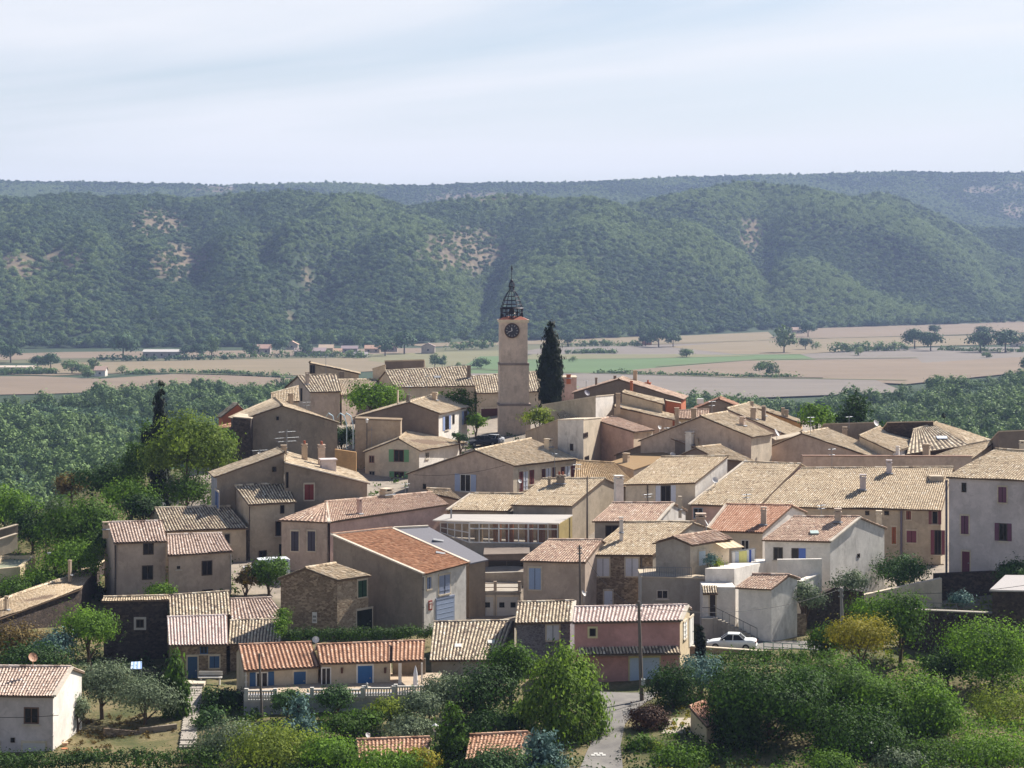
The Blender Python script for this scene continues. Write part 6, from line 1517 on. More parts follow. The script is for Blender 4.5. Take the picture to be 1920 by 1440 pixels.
# terrace floor behind the balustrades
m = MB(); m.hexa([at(458, 1312, 159.2), at(806, 1306, 160.2), at(806, 1306, 169)+Vector((1, 0, 0)), at(458, 1312, 169)], [p+Vector((0, 0, .12)) for p in (at(458, 1312, 159.2), at(806, 1306, 160.2), at(806, 1306, 169)+Vector((1, 0, 0)), at(458, 1312, 169))])
for i in range(len(m.v)): m.v[i] = (m.v[i][0], m.v[i][1], 30.25 if i < 4 else 30.4)
tag(m.build('terrace_floor', wallmat('tan')), kind='structure')
# garden steps at lower left
gs = empty('garden_steps', at(362, 1390, 153), 'long stone garden steps climbing between the column conifer and the dark bank', 'steps')
m = MB()
for k in range(26):
    t = k/25; r = 1402-t*114; x = 353+12*t; c = groundhit(x, r); gzz = c.z; c.z += .18
    m.box(Vector((c.x, c.y, (c.z+gzz)/2-.5)), (.62, 0, 0), (0, .42, 0), (0, 0, max((c.z-gzz)/2+.5, .5)))
m.build('treads', wallmat('grey'), gs)
m = MB(); c = groundhit(366, 1285); m.abox(c+Vector((0, 0, .15)), 1.7, 1.4, .3); m.build('landing', wallmat('pale'), gs)
bn = empty('garden_bench', at(394, 1278, 172), 'white garden bench and slab beside the blue doored lean-to', 'bench')
c = at(394, 1270, 172); m = MB(); m.abox(c, 2.0, .5, .08); m.build('seat', BALW, bn); m = MB(); m.abox(c+Vector((0, .28, .3)), 2.0, .07, .35); m.build('backrest', BALW, bn)
for s in (-.8, .8): m = MB(); m.abox(c+Vector((s, 0, -.35)), .1, .45, .62); m.build('leg', BALW, bn)
aw = empty('awning', at(256, 1262, 171), 'small blue and white awning on posts against the dark stone outbuilding', 'awning'); m = MB(); a = at(245, 1254, 170); b = at(266, 1254, 170); a2 = at(246, 1241, 171.5); b2_ = at(266, 1240, 171.5)
for k in range(6): m.hexa([q-Vector((0, 0, .04)) for q in (a.lerp(b, k/6), a.lerp(b, (k+1)/6), a2.lerp(b2_, (k+1)/6), a2.lerp(b2_, k/6))], [a.lerp(b, k/6), a.lerp(b, (k+1)/6), a2.lerp(b2_, (k+1)/6), a2.lerp(b2_, k/6)], k % 2)
m.build('canvas', [paint('#c9d6ea'), paint('#8fa9d2')], aw)
for q in (a, b): m = MB(); m.tube([q, q-Vector((0, 0, 2.2))], .035, 5); m.build('post', STEEL, aw)
# concrete basin at the left edge
bs = empty('water_basin', at(30, 1085, 206), 'concrete garden basin with grey cover at the left edge', 'basin'); Q = [at(-20, 1068, 201), at(38, 1068, 203), at(66, 1046, 211), at(2, 1044, 211)]; zt = Q[0].z; Q = [Vector((q.x, q.y, zt)) for q in Q]
m = MB()
for i in range(4):
    a, b = Q[i], Q[(i+1) % 4]; d = (b-a).normalized(); s = Vector((-d.y, d.x, 0))*.3; m.hexa([a-Vector((0, 0, 3)), b-Vector((0, 0, 3)), b+s-Vector((0, 0, 3)), a+s-Vector((0, 0, 3))], [a, b, b+s, a+s])
m.build('rim', wallmat('cream'), bs); m = MB(); m.face([q-Vector((0, 0, .35)) for q in Q]); m.build('cover', plain('basin cover', rgb('#8d8f78'), .6), bs)
# terracotta pots near the corner white house
for i, (x, y, lab) in enumerate(((117, 1420, 'terracotta pot nearest the corner of the white house'), (121, 1409, 'upper terracotta pot on the bank by the white house'), (122, 1398, 'pale clay pot above the other two by the white house'))):
    c = at(x, y, 149.5+i); m = MB(); m.tube([c-Vector((0, 0, .25)), c+Vector((0, 0, .15)), c+Vector((0, 0, .2)), c+Vector((0, 0, .24))], [.14, .22, .25, .24], 12); p_ = m.build('plant_pot', paint('#b5714a' if i < 2 else '#c7a68a')); tag(p_, lab, 'pot')
# ================================================================ LAUNDRY
dr = empty('drying_rack', at(1392, 1064, 197), 'metal clothes drying frame on the white roof terrace', 'rack'); m = MB()
ra, rb_ = at(1372, 1036, 196.5), at(1417, 1029, 197.5); h_ = Vector((0, 0, 1.75))
for q in (ra, rb_): m.tube([q, q-h_], .03, 5)
for dyy in (0, .35, .7): m.tube([ra+Vector((0, dyy, 0)), rb_+Vector((0, dyy, 0))], .02, 5)
m.build('frame', STEEL, dr)
for i, (t, w, hh, c, lab) in enumerate(((.08, .3, 1.1, '#dfe0e2', 'white shirt hanging leftmost on the drying frame'), (.22, .35, 1.2, '#b9c4d6', 'pale blue cloth hanging second on the drying frame'), (.45, .85, 1.35, '#d9d68a', 'wide pale yellow sheet hanging on the drying frame'),
        (.66, .3, 1.25, '#e2e2e2', 'white towel hanging right of the yellow sheet'), (.76, .24, 1.3, '#4a63b5', 'bright blue garment hanging on the drying frame'), (.88, .36, 1.2, '#dcdde2', 'white cloth hanging rightmost on the drying frame'))):
    q = ra.lerp(rb_, t)+Vector((0, -.03, 0)); m = MB(); m.grid([[q+Vector((w*(k/6-.5), .05*math.sin(k*1.9+i)*(1 if z else .3), -hh*z)) for k in range(7)] for z in (0, .5, 1)]); m.grid([[q+Vector((w*(k/6-.5), .06+.05*math.sin(k*1.9+i)*(1 if z else .3), -hh*z)) for k in reversed(range(7))] for z in (0, .5, 1)])
    tag(m.build('hanging_cloth', paint(c), smooth=True), lab, 'laundry')
# white arched pergola between the left gables
pg = empty('pergola', at(645, 845, 268), 'pale blue metal arch pergola between the gabled houses', 'pergola')
for x in (626, 648, 660):
    m = MB(); b = at(x+2, 842, 266); t = at(x, 782, 266); m.tube([b, Vector((b.x, b.y, t.z-1)), t+Vector((-.2, .6, .1)), t+Vector((-.9, 2.2, .35)), t+Vector((-1.4, 3.6, -.3))], .08, 6); m.build('arch', paint('#bcd0d6'), pg)
# heap of rocks on the bank
n_ = 60; rk = MB()
tag(o, kind=None) if False else None
# ================================================================ PLANTS
def cypress(name, label, px, top, bot, wpx, D, n=4000, leaf='cypress', seed=0, side=None, base=None, size=.3):
    g = at(px, bot, D); zt = at(px, top, D).z; z0 = base if base is not None else min(ground(g.x, g.y), g.z); b = Vector((g.x, g.y, z0)); H = zt-z0; w = wpx/F*D/2
    rng = np.random.default_rng(seed); lb = []
    for k in range(14):
        t = k/13; r = w*(.75+.3*math.sin(t*3.0))*(1-max(0, (t-.62))*2.0) if t < .98 else w*.12
        lb.append((rng.normal()*w*.07, rng.normal()*w*.07, (g.z-z0)*.6+.1+(H-(g.z-z0)*.6)*t*.95, max(r, w*.15), max(r, w*.15), H*.085))
    if side: lb += [(s[0], 0, s[1], s[2], s[2]*.7, s[2]*.8) for s in side]
    return tree(name, label, 'tree', b, lb, n, size, leaf, .2, None, seed, clump=w*.22, up=1.0, aspect=1.6, out=.7, trunk_top=(0, 0, H*.7))
def conifer(name, label, px, top, bot, wpx, D, n=3500, leaf='blue', seed=0, size=.28, tiers=9, base=None):
    g = at(px, bot, D); zt = at(px, top, D).z; z0 = base if base is not None else min(ground(g.x, g.y), g.z); b = Vector((g.x, g.y, z0)); H = zt-z0; w = wpx/F*D/2
    rng = np.random.default_rng(seed); lb = [(0, 0, H*.96, w*.12, w*.12, H*.06)]
    for k in range(tiers):
        t = k/tiers; r = w*(1-t)**.8; z = max(g.z-z0, H*.08)+(H-max(g.z-z0, H*.08))*t
        for j in range(max(3, int(7*(1-t)))):
            a = rng.random()*6.28; q = r*.62*rng.uniform(.7, 1.1)
            lb.append((math.cos(a)*q, math.sin(a)*q, z-r*.12, r*.42, r*.42, H*.045))
        lb.append((0, 0, z, r*.4, r*.4, H*.07))
    return tree(name, label, 'tree', b, lb, n, size, leaf, .16, None, seed, clump=w*.16, aspect=1.7, out=.5, trunk_top=(0, 0, H*.85), bark=BARK_D)
cypress('cypress', 'tall dark cypress beside the clock tower', 1033, 616, 760, 36, 285, 15000, seed=1, size=.36)
cypress('cypress', 'slender dark cypress with a side bough at the left above the acacias', 300, 727, 965, 32, 238, 9000, seed=2, side=[(-1.6, 9.5, .8), (-.9, 8.6, .9), (-.7, 10.6, .45)])
cypress('cypress', 'small thin cypress right of the pink garage', 1313, 1172, 1240, 16, 172.5, 3200, seed=3, size=.2)
cypress('conifer', 'bright green column conifer beside the garden steps', 328, 1226, 1388, 50, 160, 6000, 'green', seed=4, size=.24)
cypress('cypress', 'tiny cypress tip behind the grid tiled hip roof', 1769, 779, 800, 9, 275, 500, seed=5, size=.25)
cypress('cypress', 'dark second cypress trunk mass under the slender one', 298, 860, 968, 40, 237, 3000, seed=6)
T_ = [ # name, label, px, top, bot, w, D, leaf, n, size, opts
 ('acacia', 'tall airy acacia with yellowish crown left of the gabled houses', 350, 770, 955, 150, 232, 'acacia', 8500, .3, dict(leafless=.15, k=11, seed=1, fill=.35)),
 ('acacia', 'lighter acacia leaning right towards the long gabled house', 405, 800, 960, 70, 234, 'acacia', 3600, .28, dict(leafless=.25, k=6, seed=2)),
 ('tree', 'dark leafy tree under the acacias on the left slope', 262, 800, 960, 70, 240, 'green', 3200, .3, dict(seed=3)),
 ('tree', 'round green tree cut by the left edge of the photo', 8, 905, 1030, 110, 226, 'bright', 5200, .28, dict(seed=4)),
 ('tree', 'big bright green tree left of the tall tan house', 150, 925, 1062, 150, 212, 'green', 8000, .26, dict(seed=5, k=10)),
 ('tree', 'dark tree between the left edge tree and the big bright one', 62, 940, 1050, 80, 220, 'dark', 3600, .26, dict(seed=6)),
 ('tree', 'dense dark tree on the crest of the left slope', 200, 868, 950, 110, 242, 'dark', 4200, .3, dict(seed=7)),
 ('tree', 'lighter green tree below the slender cypress', 245, 898, 985, 95, 224, 'bright', 4200, .26, dict(seed=8)),
 ('tree', 'rusty brown leaved tree on the crest of the left slope', 134, 885, 940, 55, 246, 'rust', 1800, .3, dict(seed=9)),
 ('tree', 'shaded tree right above the low cream striped roof', 268, 930, 985, 70, 221, 'dark', 2800, .26, dict(seed=10)),
 ('shrub', 'greyish wispy shrub in front of the big bright tree', 105, 935, 980, 50, 214, 'olive', 1500, .2, dict(seed=11)),
 ('tree', 'tree at the foot of the acacias beside the blue shuttered side', 350, 890, 960, 90, 228, 'green', 3200, .26, dict(seed=12)),
 ('tree', 'bright bush in the gap left of the massive gabled house', 425, 800, 890, 40, 252, 'green', 2000, .28, dict(seed=13)),
 ('bush', 'bright sprawling bush above the sloping farmhouse roof', 140, 1015, 1085, 120, 205, 'bright', 4500, .22, dict(seed=14, leafless=0)),
 ('bush', 'green bush beside the concrete basin', 80, 1060, 1115, 80, 203, 'bright', 2600, .22, dict(seed=15, leafless=0)),
 ('bush', 'dark bush against the left of the tall tan house', 178, 990, 1050, 60, 208, 'green', 2200, .22, dict(seed=16, leafless=0)),
 ('bush', 'low bush at the left edge under the farmhouse roof line', 25, 1085, 1130, 90, 200, 'green', 2200, .22, dict(seed=17, leafless=0)),
 ('tree', 'leafy tree half hiding the white van', 503, 1045, 1125, 66, 199, 'green', 3600, .22, dict(seed=18, leafless=.02)),
 ('shrub', 'reddish flowering shrub left of the white van', 462, 1062, 1118, 40, 198, 'rust', 1300, .2, dict(seed=19)),
 ('vine', 'green vine canopy on the wall of the tall tan house', 301, 1098, 1124, 52, 197, 'bright', 1500, .2, dict(seed=20, leafless=0)),
 ('tree', 'round bright green tree in front of the dark rubble outbuilding', 167, 1140, 1232, 98, 176, 'bright', 6000, .2, dict(seed=21, k=8)),
 ('tree', 'dull brownish green tree at the left edge below the farmhouse', 30, 1168, 1250, 105, 178, 'rust', 4200, .22, dict(seed=22)),
 ('tree', 'blue grey leaved tree left of the round bright one', 97, 1188, 1250, 84, 174, 'blue', 3400, .2, dict(seed=23)),
 ('shrub', 'dark shrub behind the corner white house', 60, 1215, 1260, 130, 168, 'dark', 3000, .22, dict(seed=24, leafless=0)),
 ('olive_tree', 'silvery olive tree next to the white gable in the lower left', 190, 1240, 1350, 108, 160, 'olive', 6000, .17, dict(seed=25, k=9, leafless=.15)),
 ('olive_tree', 'silvery olive tree with forked trunk on the earth bank', 272, 1270, 1375, 120, 158, 'olive', 6000, .17, dict(seed=26, k=9, leafless=.25)),
 ('shrub', 'climbing shrub on the white gable of the corner house', 145, 1300, 1372, 36, 156, 'olive', 1800, .17, dict(seed=27, leafless=0)),
 ('shrub', 'dark shaded shrub mass right of the garden steps', 415, 1285, 1370, 80, 163, 'dark', 3600, .22, dict(seed=28, leafless=0)),
 ('shrub', 'dark ivy bush low beside the garden steps', 395, 1330, 1400, 60, 156, 'ivy', 2400, .2, dict(seed=29, leafless=0)),
 ('olive_tree', 'grey olive bush at the bottom left of the blue conifer', 430, 1348, 1440, 130, 149, 'olive', 6500, .16, dict(seed=30, leafless=0)),
 ('bush', 'ivy covered bush hanging over the left balustrade', 540, 1288, 1345, 60, 156.5, 'ivy', 3000, .18, dict(seed=31, leafless=0)),
 ('bush', 'ivy covered bush hanging over the middle balustrade', 630, 1284, 1345, 62, 156.5, 'ivy', 3000, .18, dict(seed=32, leafless=0)),
 ('bush', 'rounded green bush under the middle balustrade', 645, 1335, 1395, 80, 150, 'green', 3000, .18, dict(seed=33, leafless=0)),
 ('bush', 'yellowish bush under the blue door', 735, 1308, 1365, 80, 153, 'lime', 3000, .18, dict(seed=34, leafless=0)),
 ('bush', 'small dark green bush left of the yellowish bush', 688, 1328, 1385, 56, 150.5, 'green', 2200, .18, dict(seed=35, leafless=0)),
 ('olive_tree', 'pale olive tree below the open porch', 795, 1296, 1375, 84, 153, 'olive', 3600, .17, dict(seed=36, leafless=.05)),
 ('bush', 'grey green bush left of the small pine', 770, 1345, 1405, 90, 147.5, 'olive', 3000, .18, dict(seed=37, leafless=0)),
 ('bush', 'broad yellow green bush at the bottom left centre', 520, 1368, 1450, 170, 144.5, 'lime', 7500, .18, dict(seed=38, leafless=0, k=9)),
 ('bush', 'bright leafy bush spilling over the terracotta roof', 625, 1390, 1450, 130, 143, 'bright', 5200, .18, dict(seed=39, leafless=0)),
 ('bush', 'bright bush hiding the lower edge of the left bottom roof', 725, 1414, 1462, 120, 138.5, 'bright', 3600, .18, dict(seed=83, leafless=0)),
 ('bush', 'dark bush hiding the lower edge of the right bottom roof', 930, 1414, 1462, 120, 139, 'ivy', 3600, .18, dict(seed=84, leafless=0)),
 ('bush', 'low lime bush between the two bottom roofs', 792, 1408, 1450, 60, 140, 'yellow', 1800, .18, dict(seed=40, leafless=0)),
 ('olive_tree', 'olive tree against the grey outbuilding wall', 838, 1265, 1345, 96, 156, 'olive', 4200, .17, dict(seed=41, leafless=.05)),
 ('tree', 'dark broadleaf tree behind the willow on its left', 905, 1245, 1385, 130, 156, 'dark', 6500, .2, dict(seed=42, k=9)),
 ('tree', 'green tree top rising before the grey block house', 958, 1196, 1330, 84, 159, 'green', 4600, .2, dict(seed=43)),
 ('bush', 'shaded bushes under the willow', 925, 1330, 1400, 110, 151, 'dark', 3000, .2, dict(seed=44, leafless=0)),
 ('laurel', 'dense dark laurel right of the tall pole', 1262, 1236, 1352, 88, 160, 'dark', 6000, .17, dict(seed=45, leafless=0, k=10)),
 ('bush', 'blue green bush between laurel and the big trees', 1314, 1226, 1310, 84, 163, 'blue', 3600, .18, dict(seed=46, leafless=0)),
 ('bush', 'purplish brown round bush at the road edge', 1214, 1318, 1392, 70, 153, 'purple', 4200, .15, dict(seed=47, leafless=0)),
 ('bush', 'green bush under the purplish one', 1198, 1378, 1430, 58, 148, 'green', 2200, .17, dict(seed=48, leafless=0)),
 ('bush', 'small lime shrub beside the dry verge', 1228, 1388, 1425, 26, 147.5, 'lime', 900, .16, dict(seed=49, leafless=0)),
 ('bush', 'bright bush at the bottom of the verge', 1280, 1402, 1450, 120, 144.5, 'bright', 3600, .18, dict(seed=50, leafless=0)),
 ('tree', 'great dark green tree left of the foreground group', 1440, 1218, 1450, 222, 150, 'deep', 24000, .2, dict(seed=51, k=24, leafless=.03, lsize=.36, spread=.74, clump=.5, out=.85, fill=.06)),
 ('tree', 'great green tree second of the foreground group', 1570, 1208, 1450, 200, 157, 'green', 22000, .2, dict(seed=52, k=22, leafless=.03, lsize=.36, spread=.74, clump=.5, out=.85, fill=.06)),
 ('tree', 'lighter great tree third of the foreground group', 1694, 1252, 1440, 170, 153, 'bright', 17000, .2, dict(seed=53, k=20, leafless=.03, lsize=.36, spread=.74, clump=.5, out=.85, fill=.06)),
 ('tree', 'bright edge tree on the right flank of the foreground group', 1752, 1290, 1420, 100, 151, 'bright', 5500, .19, dict(seed=54, k=9, leafless=0)),
 ('tree', 'low tree in front of the foreground group', 1610, 1320, 1460, 190, 147.5, 'deep', 12000, .19, dict(seed=55, k=12, leafless=.02, lsize=.5)),
 ('tree', 'shaded tree at the foot of the foreground group near the shed', 1385, 1310, 1450, 110, 148.5, 'dark', 6000, .2, dict(seed=56, k=8, leafless=.02)),
 ('tree', 'vivid yellow leaved tree below the concrete pole', 1610, 1155, 1250, 116, 171, 'yellow', 6500, .18, dict(seed=57, k=9, leafless=.05)),
 ('tree', 'green tree left of the yellow one by the railing', 1548, 1172, 1252, 70, 173, 'green', 3200, .2, dict(seed=58, leafless=.02)),
 ('tree', 'tall green tree right of the yellow one before the dark wall', 1688, 1108, 1245, 105, 179, 'green', 6000, .21, dict(seed=59, k=9, leafless=.02)),
 ('bush', 'bushes on the slope under the pale buttress wall', 1640, 1122, 1180, 90, 186, 'bright', 3000, .2, dict(seed=60, leafless=0)),
 ('tree', 'bright tree with orange tips at the right edge', 1860, 1160, 1305, 165, 170, 'bright', 10500, .2, dict(seed=61, k=12, leafless=.02)),
 ('bush', 'dark bush at the foot of the dark retaining wall', 1775, 1212, 1285, 90, 173, 'dark', 3600, .2, dict(seed=62, leafless=0)),
 ('bush', 'weedy yellow green bush on the right verge', 1885, 1292, 1380, 130, 158, 'lime', 4200, .17, dict(seed=63, leafless=0)),
 ('bush', 'bright bush in the bottom right corner', 1860, 1385, 1455, 160, 145.5, 'bright', 6000, .18, dict(seed=64, leafless=0, k=9)),
 ('bush', 'green bush at the bottom right of the foreground trees', 1740, 1392, 1455, 140, 145, 'green', 4800, .18, dict(seed=65, leafless=0)),
 ('bush', 'olive green bush by the garden lantern', 1690, 1405, 1455, 90, 143.5, 'olive', 2600, .17, dict(seed=66, leafless=0)),
 ('bush', 'bright bush at the bottom edge under the big trees', 1560, 1412, 1455, 90, 143, 'bright', 2600, .18, dict(seed=67, leafless=0)),
 ('tree', 'ivy green tree against the stained gable and the terrace', 1686, 1042, 1105, 98, 203, 'ivy', 4200, .22, dict(seed=68, leafless=.02)),
 ('shrub', 'feathery shrub on top of the shaded rubble wall', 1594, 1072, 1118, 66, 193, 'olive', 2000, .2, dict(seed=69)),
 ('shrub', 'shrub on the little terrace beside the white annex', 1510, 1094, 1150, 68, 188.5, 'olive', 2200, .2, dict(seed=70)),
 ('bush', 'dark bush under the purple shuttered house at the right edge', 1900, 1050, 1100, 66, 198, 'ivy', 2200, .22, dict(seed=71, leafless=0)),
 ('shrub', 'pale blue green shrub on the lawn', 1802, 1110, 1140, 38, 194, 'blue', 1100, .2, dict(seed=72, leafless=0)),
 ('tree', 'round tree in the church garden left of the nave', 703, 722, 785, 112, 291, 'bright', 4200, .34, dict(seed=73)),
 ('tree', 'tree in front of the church nave wall', 858, 730, 812, 66, 286, 'green', 2800, .32, dict(seed=74)),
 ('bush', 'bush beside the dark garage at the tower foot', 893, 772, 812, 36, 283, 'bright', 1200, .3, dict(seed=75, leafless=0)),
 ('bush', 'climbing plant on the wall right of the tower foot', 1012, 764, 806, 58, 270, 'lime', 1700, .28, dict(seed=76, leafless=0)),
 ('bush', 'dark plants under the pale blue pergola', 640, 800, 850, 46, 268, 'dark', 1500, .28, dict(seed=77, leafless=0)),
 ('tree', 'bright leafed plane tree on the right skyline', 1530, 757, 820, 58, 274, 'bright', 2400, .34, dict(seed=78)),
 ('bush', 'potted greenery on the white roof terrace', 1332, 1038, 1066, 22, 191.5, 'blue', 500, .16, dict(seed=79, leafless=0, trunk=.05)),
 ('bush', 'yellow green potted plant on the roof terrace by the laundry', 1345, 1046, 1067, 16, 191.5, 'lime', 350, .16, dict(seed=80, leafless=0, trunk=.05)),
 ('bush', 'small shrub in front of the white side wall with blue shutters', 862, 812, 830, 26, 270, 'ivy', 500, .26, dict(seed=81, leafless=0)),
]
for nm, lab, px, top, bot, w, D, leaf, n, size, o in T_:
    ptree(nm, lab, {'olive_tree': 'olive tree', 'acacia': 'tree', 'laurel': 'bush', 'vine': 'vine'}.get(nm, nm), px, top, bot, w, D, leaf, int(n*1.15), size, **o)
conifer('blue_spruce', 'blue grey conifer below the terracotta cottage', 560, 1305, 1425, 118, 151.5, 8000, 'blue', 1, .2)
conifer('blue_cedar', 'blue cedar beside the road at the bottom centre', 1015, 1365, 1460, 130, 143.5, 7000, 'blue', 2, .2)
conifer('pine', 'young green pine in front of the bottom roofs', 850, 1308, 1455, 96, 144.5, 7500, 'green', 3, .2, tiers=7)
conifer('conifer', 'dark spreading conifer on the right skyline', 1606, 736, 812, 104, 277, 4500, 'dark', 4, .36, tiers=5)
# weeping willow by the road
def willow():
    g = at(1062, 1420, 152); b = Vector((g.x, g.y, ground(g.x, g.y))); H = at(0, 1203, 152).z-b.z; rng = np.random.default_rng(9)
    k = 152/F; lb = []
    for x, y, r, z in ((1062, 0, 30, 1235), (1030, -.5, 34, 1262), (1090, .5, 34, 1268), (1060, -1.5, 40, 1290), (1110, -.8, 30, 1310), (1010, -1, 36, 1315), (1060, -2, 42, 1335), (1118, 0, 26, 1345), (980, 0, 28, 1345), (1085, -1.5, 34, 1365), (1035, -1.8, 30, 1360)):
        lb.append(((x-1062)*k, y, at(0, z, 152).z-b.z, r*k*.8, r*k*.75, r*k*.95))
    for x, z, l in ((1110, 1380, 26), (1090, 1395, 24), (1125, 1365, 24), (1070, 1390, 24), (1000, 1372, 24), (1040, 1385, 22), (965, 1368, 20)): lb.append(((x-1062)*k, -.6, at(0, z, 152).z-b.z, 9*k, 9*k, l*k*1.2))
    return tree('willow', 'tall drooping bright green willow beside the road', 'tree', b, lb, 17000, .19, 'willow', .22, None, 77, clump=.42, up=.8, aspect=1.6, droop=1.1, fill=.08, trunk_top=(0, 0, H*.6))
willow()
# ---------------------------------------------------------------- hedges
def hedge(label, pts, hpx, dep, n, leaf='hedge', seed=0, size=.16):
    rng = np.random.default_rng(seed); lb = []
    P = [at(x, y, D) for x, y, D in pts]
    for a, b in zip(P[:-1], P[1:]):
        L = (b-a).length; m = max(2, int(L/.7))
        for k in range(m+1):
            q = a.lerp(b, k/m); h = hpx/F*q.y
            lb.append((q.x, q.y, q.z+h*.5, .55, dep/2, h*.52*rng.uniform(.92, 1.06)))
    V, Fq, tone = crown_np(lb, n, size, rng, clump=.25, per=20, out=.75, fill=.2)
    tag(np_mesh('hedge', V, Fq, LEAF[leaf], None, {'leaf': tone}), label, 'hedge')
hedge('long clipped hedge behind the terracotta cottage', [(538, 1204, 182), (640, 1203, 182), (808, 1198, 182)], 22, 1.4, 8500, seed=1)
hedge('clipped dark hedge along the bottom left edge', [(-20, 1452, 144), (150, 1444, 144.5), (400, 1440, 146)], 34, 2.0, 9000, seed=2)
hedge('ivy growing over the edge of the striped lean-to roof', [(524, 1195, 180.5), (531, 1165, 182.5)], 22, 1.0, 1600, 'bright', seed=3)
hedge('green climbers along the lane wall under the white car', [(1330, 1250, 174), (1430, 1245, 175), (1560, 1246, 175)], 24, 1.5, 4500, 'green', seed=4)
# ---------------------------------------------------------------- grass, weeds and low scrub over the open ground
def scatter(name, n, region, size, leaf, hgt, seed, per=26):
    rng = np.random.default_rng(seed); C_ = []
    while len(C_) < n:
        px = rng.uniform(*region[0]); row = rng.uniform(*region[1]); p = groundhit(px, row, 122, 300)
        if 1300 < row < 1460 and 1082-(row-1300)*.0 < px < 1226-(row-1300)*.36: n -= 1; continue
        if fbm(np.array([p.x*.22+seed]), np.array([p.y*.22]), 3)[0] < region[2]: n -= 1; continue
        C_.append((p.x+rng.normal()*.4, p.y+rng.normal()*.4, ground(p.x, p.y)+hgt*.3, hgt*rng.uniform(.8, 2), hgt*rng.uniform(.8, 2), hgt*rng.uniform(.5, 1.1)))
    V, Fq, tone = crown_np(C_, len(C_)*per, size, rng, clump=hgt*.5, per=13, out=.6, fill=.3)
    tag(np_mesh(name, V, Fq, LEAF[leaf], None, {'leaf': tone}), kind='stuff')
scatter('undergrowth', 520, ((380, 1120), (1330, 1475), .34), .2, 'green', .5, 1)
scatter('undergrowth', 300, ((-40, 330), (1215, 1300), .36), .2, 'dark', .5, 2)
scatter('undergrowth', 700, ((1230, 1960), (1230, 1475), .36), .2, 'green', .45, 3)
scatter('undergrowth', 620, ((-400, 2300), (1425, 1490), .2), .2, 'dark', .6, 13)
scatter('undergrowth', 420, ((1700, 1960), (1240, 1440), .3), .2, 'bright', .6, 14)
scatter('undergrowth', 1000, ((-40, 430), (850, 1130), .2), .24, 'green', .8, 4)
scatter('undergrowth', 700, ((1930, 2400), (900, 1440), .3), .24, 'green', .7, 15)
scatter('undergrowth', 400, ((-450, -20), (950, 1440), .3), .24, 'green', .7, 16)
scatter('undergrowth', 260, ((1560, 1960), (1085, 1260), .40), .2, 'lime', .35, 5)
scatter('grass', 500, ((1690, 1880), (1100, 1160), .1), .12, 'lime', .16, 6)
scatter('grass', 420, ((1200, 1420), (1320, 1445), .36), .13, 'yellow', .18, 7)
scatter('grass', 300, ((110, 330), (1340, 1420), .42), .13, 'rust', .16, 8)
scatter('undergrowth', 260, ((400, 1250), (760, 960), .3), .28, 'green', .6, 9)
# ---------------------------------------------------------------- light, sky, haze, camera
SUN_AZ, SUN_EL = math.radians(47), math.radians(43)      # to the right of and behind the village
sd = bpy.data.lights.new('sun', 'SUN'); sd.energy = 5.0; sd.angle = math.radians(.53); sd.color = (1, .95, .87)
so = bpy.data.objects.new('sun', sd); COL.objects.link(so)
dv = Vector((math.sin(SUN_AZ)*math.cos(SUN_EL), math.cos(SUN_AZ)*math.cos(SUN_EL), math.sin(SUN_EL)))
so.rotation_euler = dv.to_track_quat('Z', 'Y').to_euler(); so.location = (120, 100, 200)
W = bpy.data.worlds.new('World'); S.world = W; W.use_nodes = True
wt = W.node_tree; bg = wt.nodes['Background']
sk = wt.nodes.new('ShaderNodeTexSky'); sk.sky_type = 'NISHITA'; sk.sun_disc = False
sk.sun_elevation = SUN_EL; sk.sun_rotation = SUN_AZ; sk.air_density = 1.0; sk.dust_density = 1.2; sk.ozone_density = 1.4; sk.altitude = 400
tc = wt.nodes.new('ShaderNodeTexCoord')
def wn(t, **k):
    n = wt.nodes.new(t)
    for a, b in k.items(): setattr(n, a, b)
    return n
# thin cirrus: streaks in a plane high above, so they stretch towards the horizon
sp = wn('ShaderNodeSeparateXYZ'); wt.links.new(tc.outputs['Generated'], sp.inputs[0])
az = wn('ShaderNodeMath', operation='ARCTAN2'); wt.links.new(sp.outputs[0], az.inputs[0]); wt.links.new(sp.outputs[1], az.inputs[1])
sl = wn('ShaderNodeMath', operation='MULTIPLY_ADD'); wt.links.new(az.outputs[0], sl.inputs[0]); sl.inputs[1].default_value = -.07; wt.links.new(sp.outputs[2], sl.inputs[2])
cb = wn('ShaderNodeCombineXYZ'); wt.links.new(az.outputs[0], cb.inputs[0]); wt.links.new(sl.outputs[0], cb.inputs[1])
mp = wn('ShaderNodeMapping'); wt.links.new(cb.outputs[0], mp.inputs[0]); mp.inputs['Scale'].default_value = CL_SC; mp.inputs['Location'].default_value = (2.3, .62, 0)
nz_ = wn('ShaderNodeTexNoise'); wt.links.new(mp.outputs[0], nz_.inputs[0]); nz_.inputs['Scale'].default_value = 1; nz_.inputs['Detail'].default_value = 5; nz_.inputs['Roughness'].default_value = .55; nz_.inputs['Distortion'].default_value = .5
rp = wn('ShaderNodeValToRGB'); wt.links.new(nz_.outputs[0], rp.inputs[0])
rp.color_ramp.elements[0].position = CL_LO; rp.color_ramp.elements[0].color = G_(0); rp.color_ramp.elements[1].position = CL_HI; rp.color_ramp.elements[1].color = G_(.92)
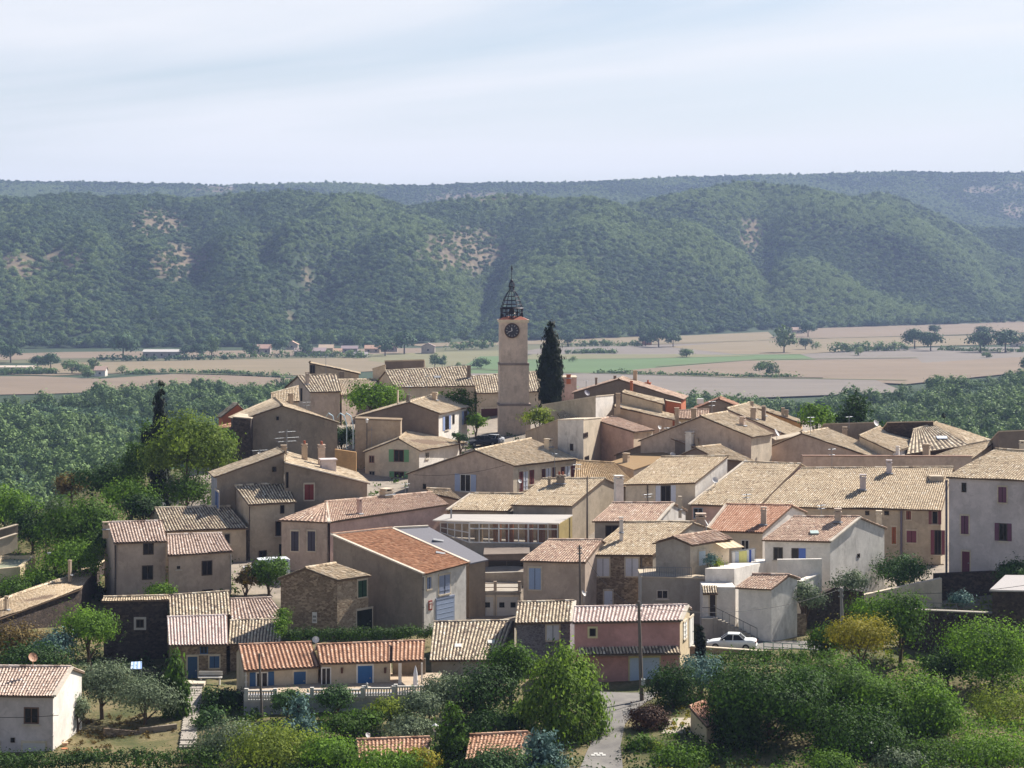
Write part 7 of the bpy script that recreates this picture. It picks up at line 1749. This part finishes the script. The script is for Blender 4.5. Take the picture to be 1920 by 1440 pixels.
mxs = wn('ShaderNodeMix', data_type='RGBA'); el = wn('ShaderNodeMapRange'); wt.links.new(sp.outputs[2], el.inputs[0]); el.inputs[1].default_value = .16; el.inputs[2].default_value = .42; el.inputs[3].default_value = 1; el.inputs[4].default_value = 0
cf_ = wn('ShaderNodeMath', operation='MULTIPLY'); wt.links.new(rp.outputs[0], cf_.inputs[0]); wt.links.new(el.outputs[0], cf_.inputs[1]); wt.links.new(cf_.outputs[0], mxs.inputs[0]); wt.links.new(sk.outputs[0], mxs.inputs[6]); mxs.inputs[7].default_value = CL_COL
wt.links.new(mxs.outputs[2], bg.inputs[0]); bg.inputs[1].default_value = SKY_K
# haze
hz = MB(); z0, z1 = -3.0, 330.0
hz.hexa([(-5600, -80, z0), (5600, -80, z0), (5600, 6700, z0), (-5600, 6700, z0)], [(-5600, -80, z1), (5600, -80, z1), (5600, 6700, z1), (-5600, 6700, z1)])
hm = bpy.data.materials.new('air'); hm.use_nodes = True; ht = hm.node_tree; ht.nodes.remove(ht.nodes['Principled BSDF'])
pv = ht.nodes.new('ShaderNodeVolumePrincipled'); pv.inputs['Density'].default_value = HAZE_D; pv.inputs['Color'].default_value = HAZE_C; pv.inputs['Anisotropy'].default_value = HAZE_G
ht.links.new(pv.outputs[0], ht.nodes['Material Output'].inputs['Volume'])
tag(hz.build('haze', hm), kind='stuff')
# camera: level, lens shifted down so that upright walls stay upright
cd = bpy.data.cameras.new('camera'); cam = bpy.data.objects.new('camera', cd); COL.objects.link(cam)
cam.location = (0, 0, CAMZ); cam.rotation_euler = (math.pi/2, 0, 0)
cd.sensor_width = 36; cd.lens = F/1920*36; cd.shift_y = -(720-HZ)/1920; cd.clip_start = .5; cd.clip_end = 20000
S.camera = cam
vs = S.view_settings; vs.view_transform = 'Standard'; vs.look = 'None'; vs.exposure = EXPO; vs.gamma = 1
S.cycles.max_bounces = 5; S.cycles.volume_bounces = 0; S.cycles.transparent_max_bounces = 4
S.cycles.use_denoising = True
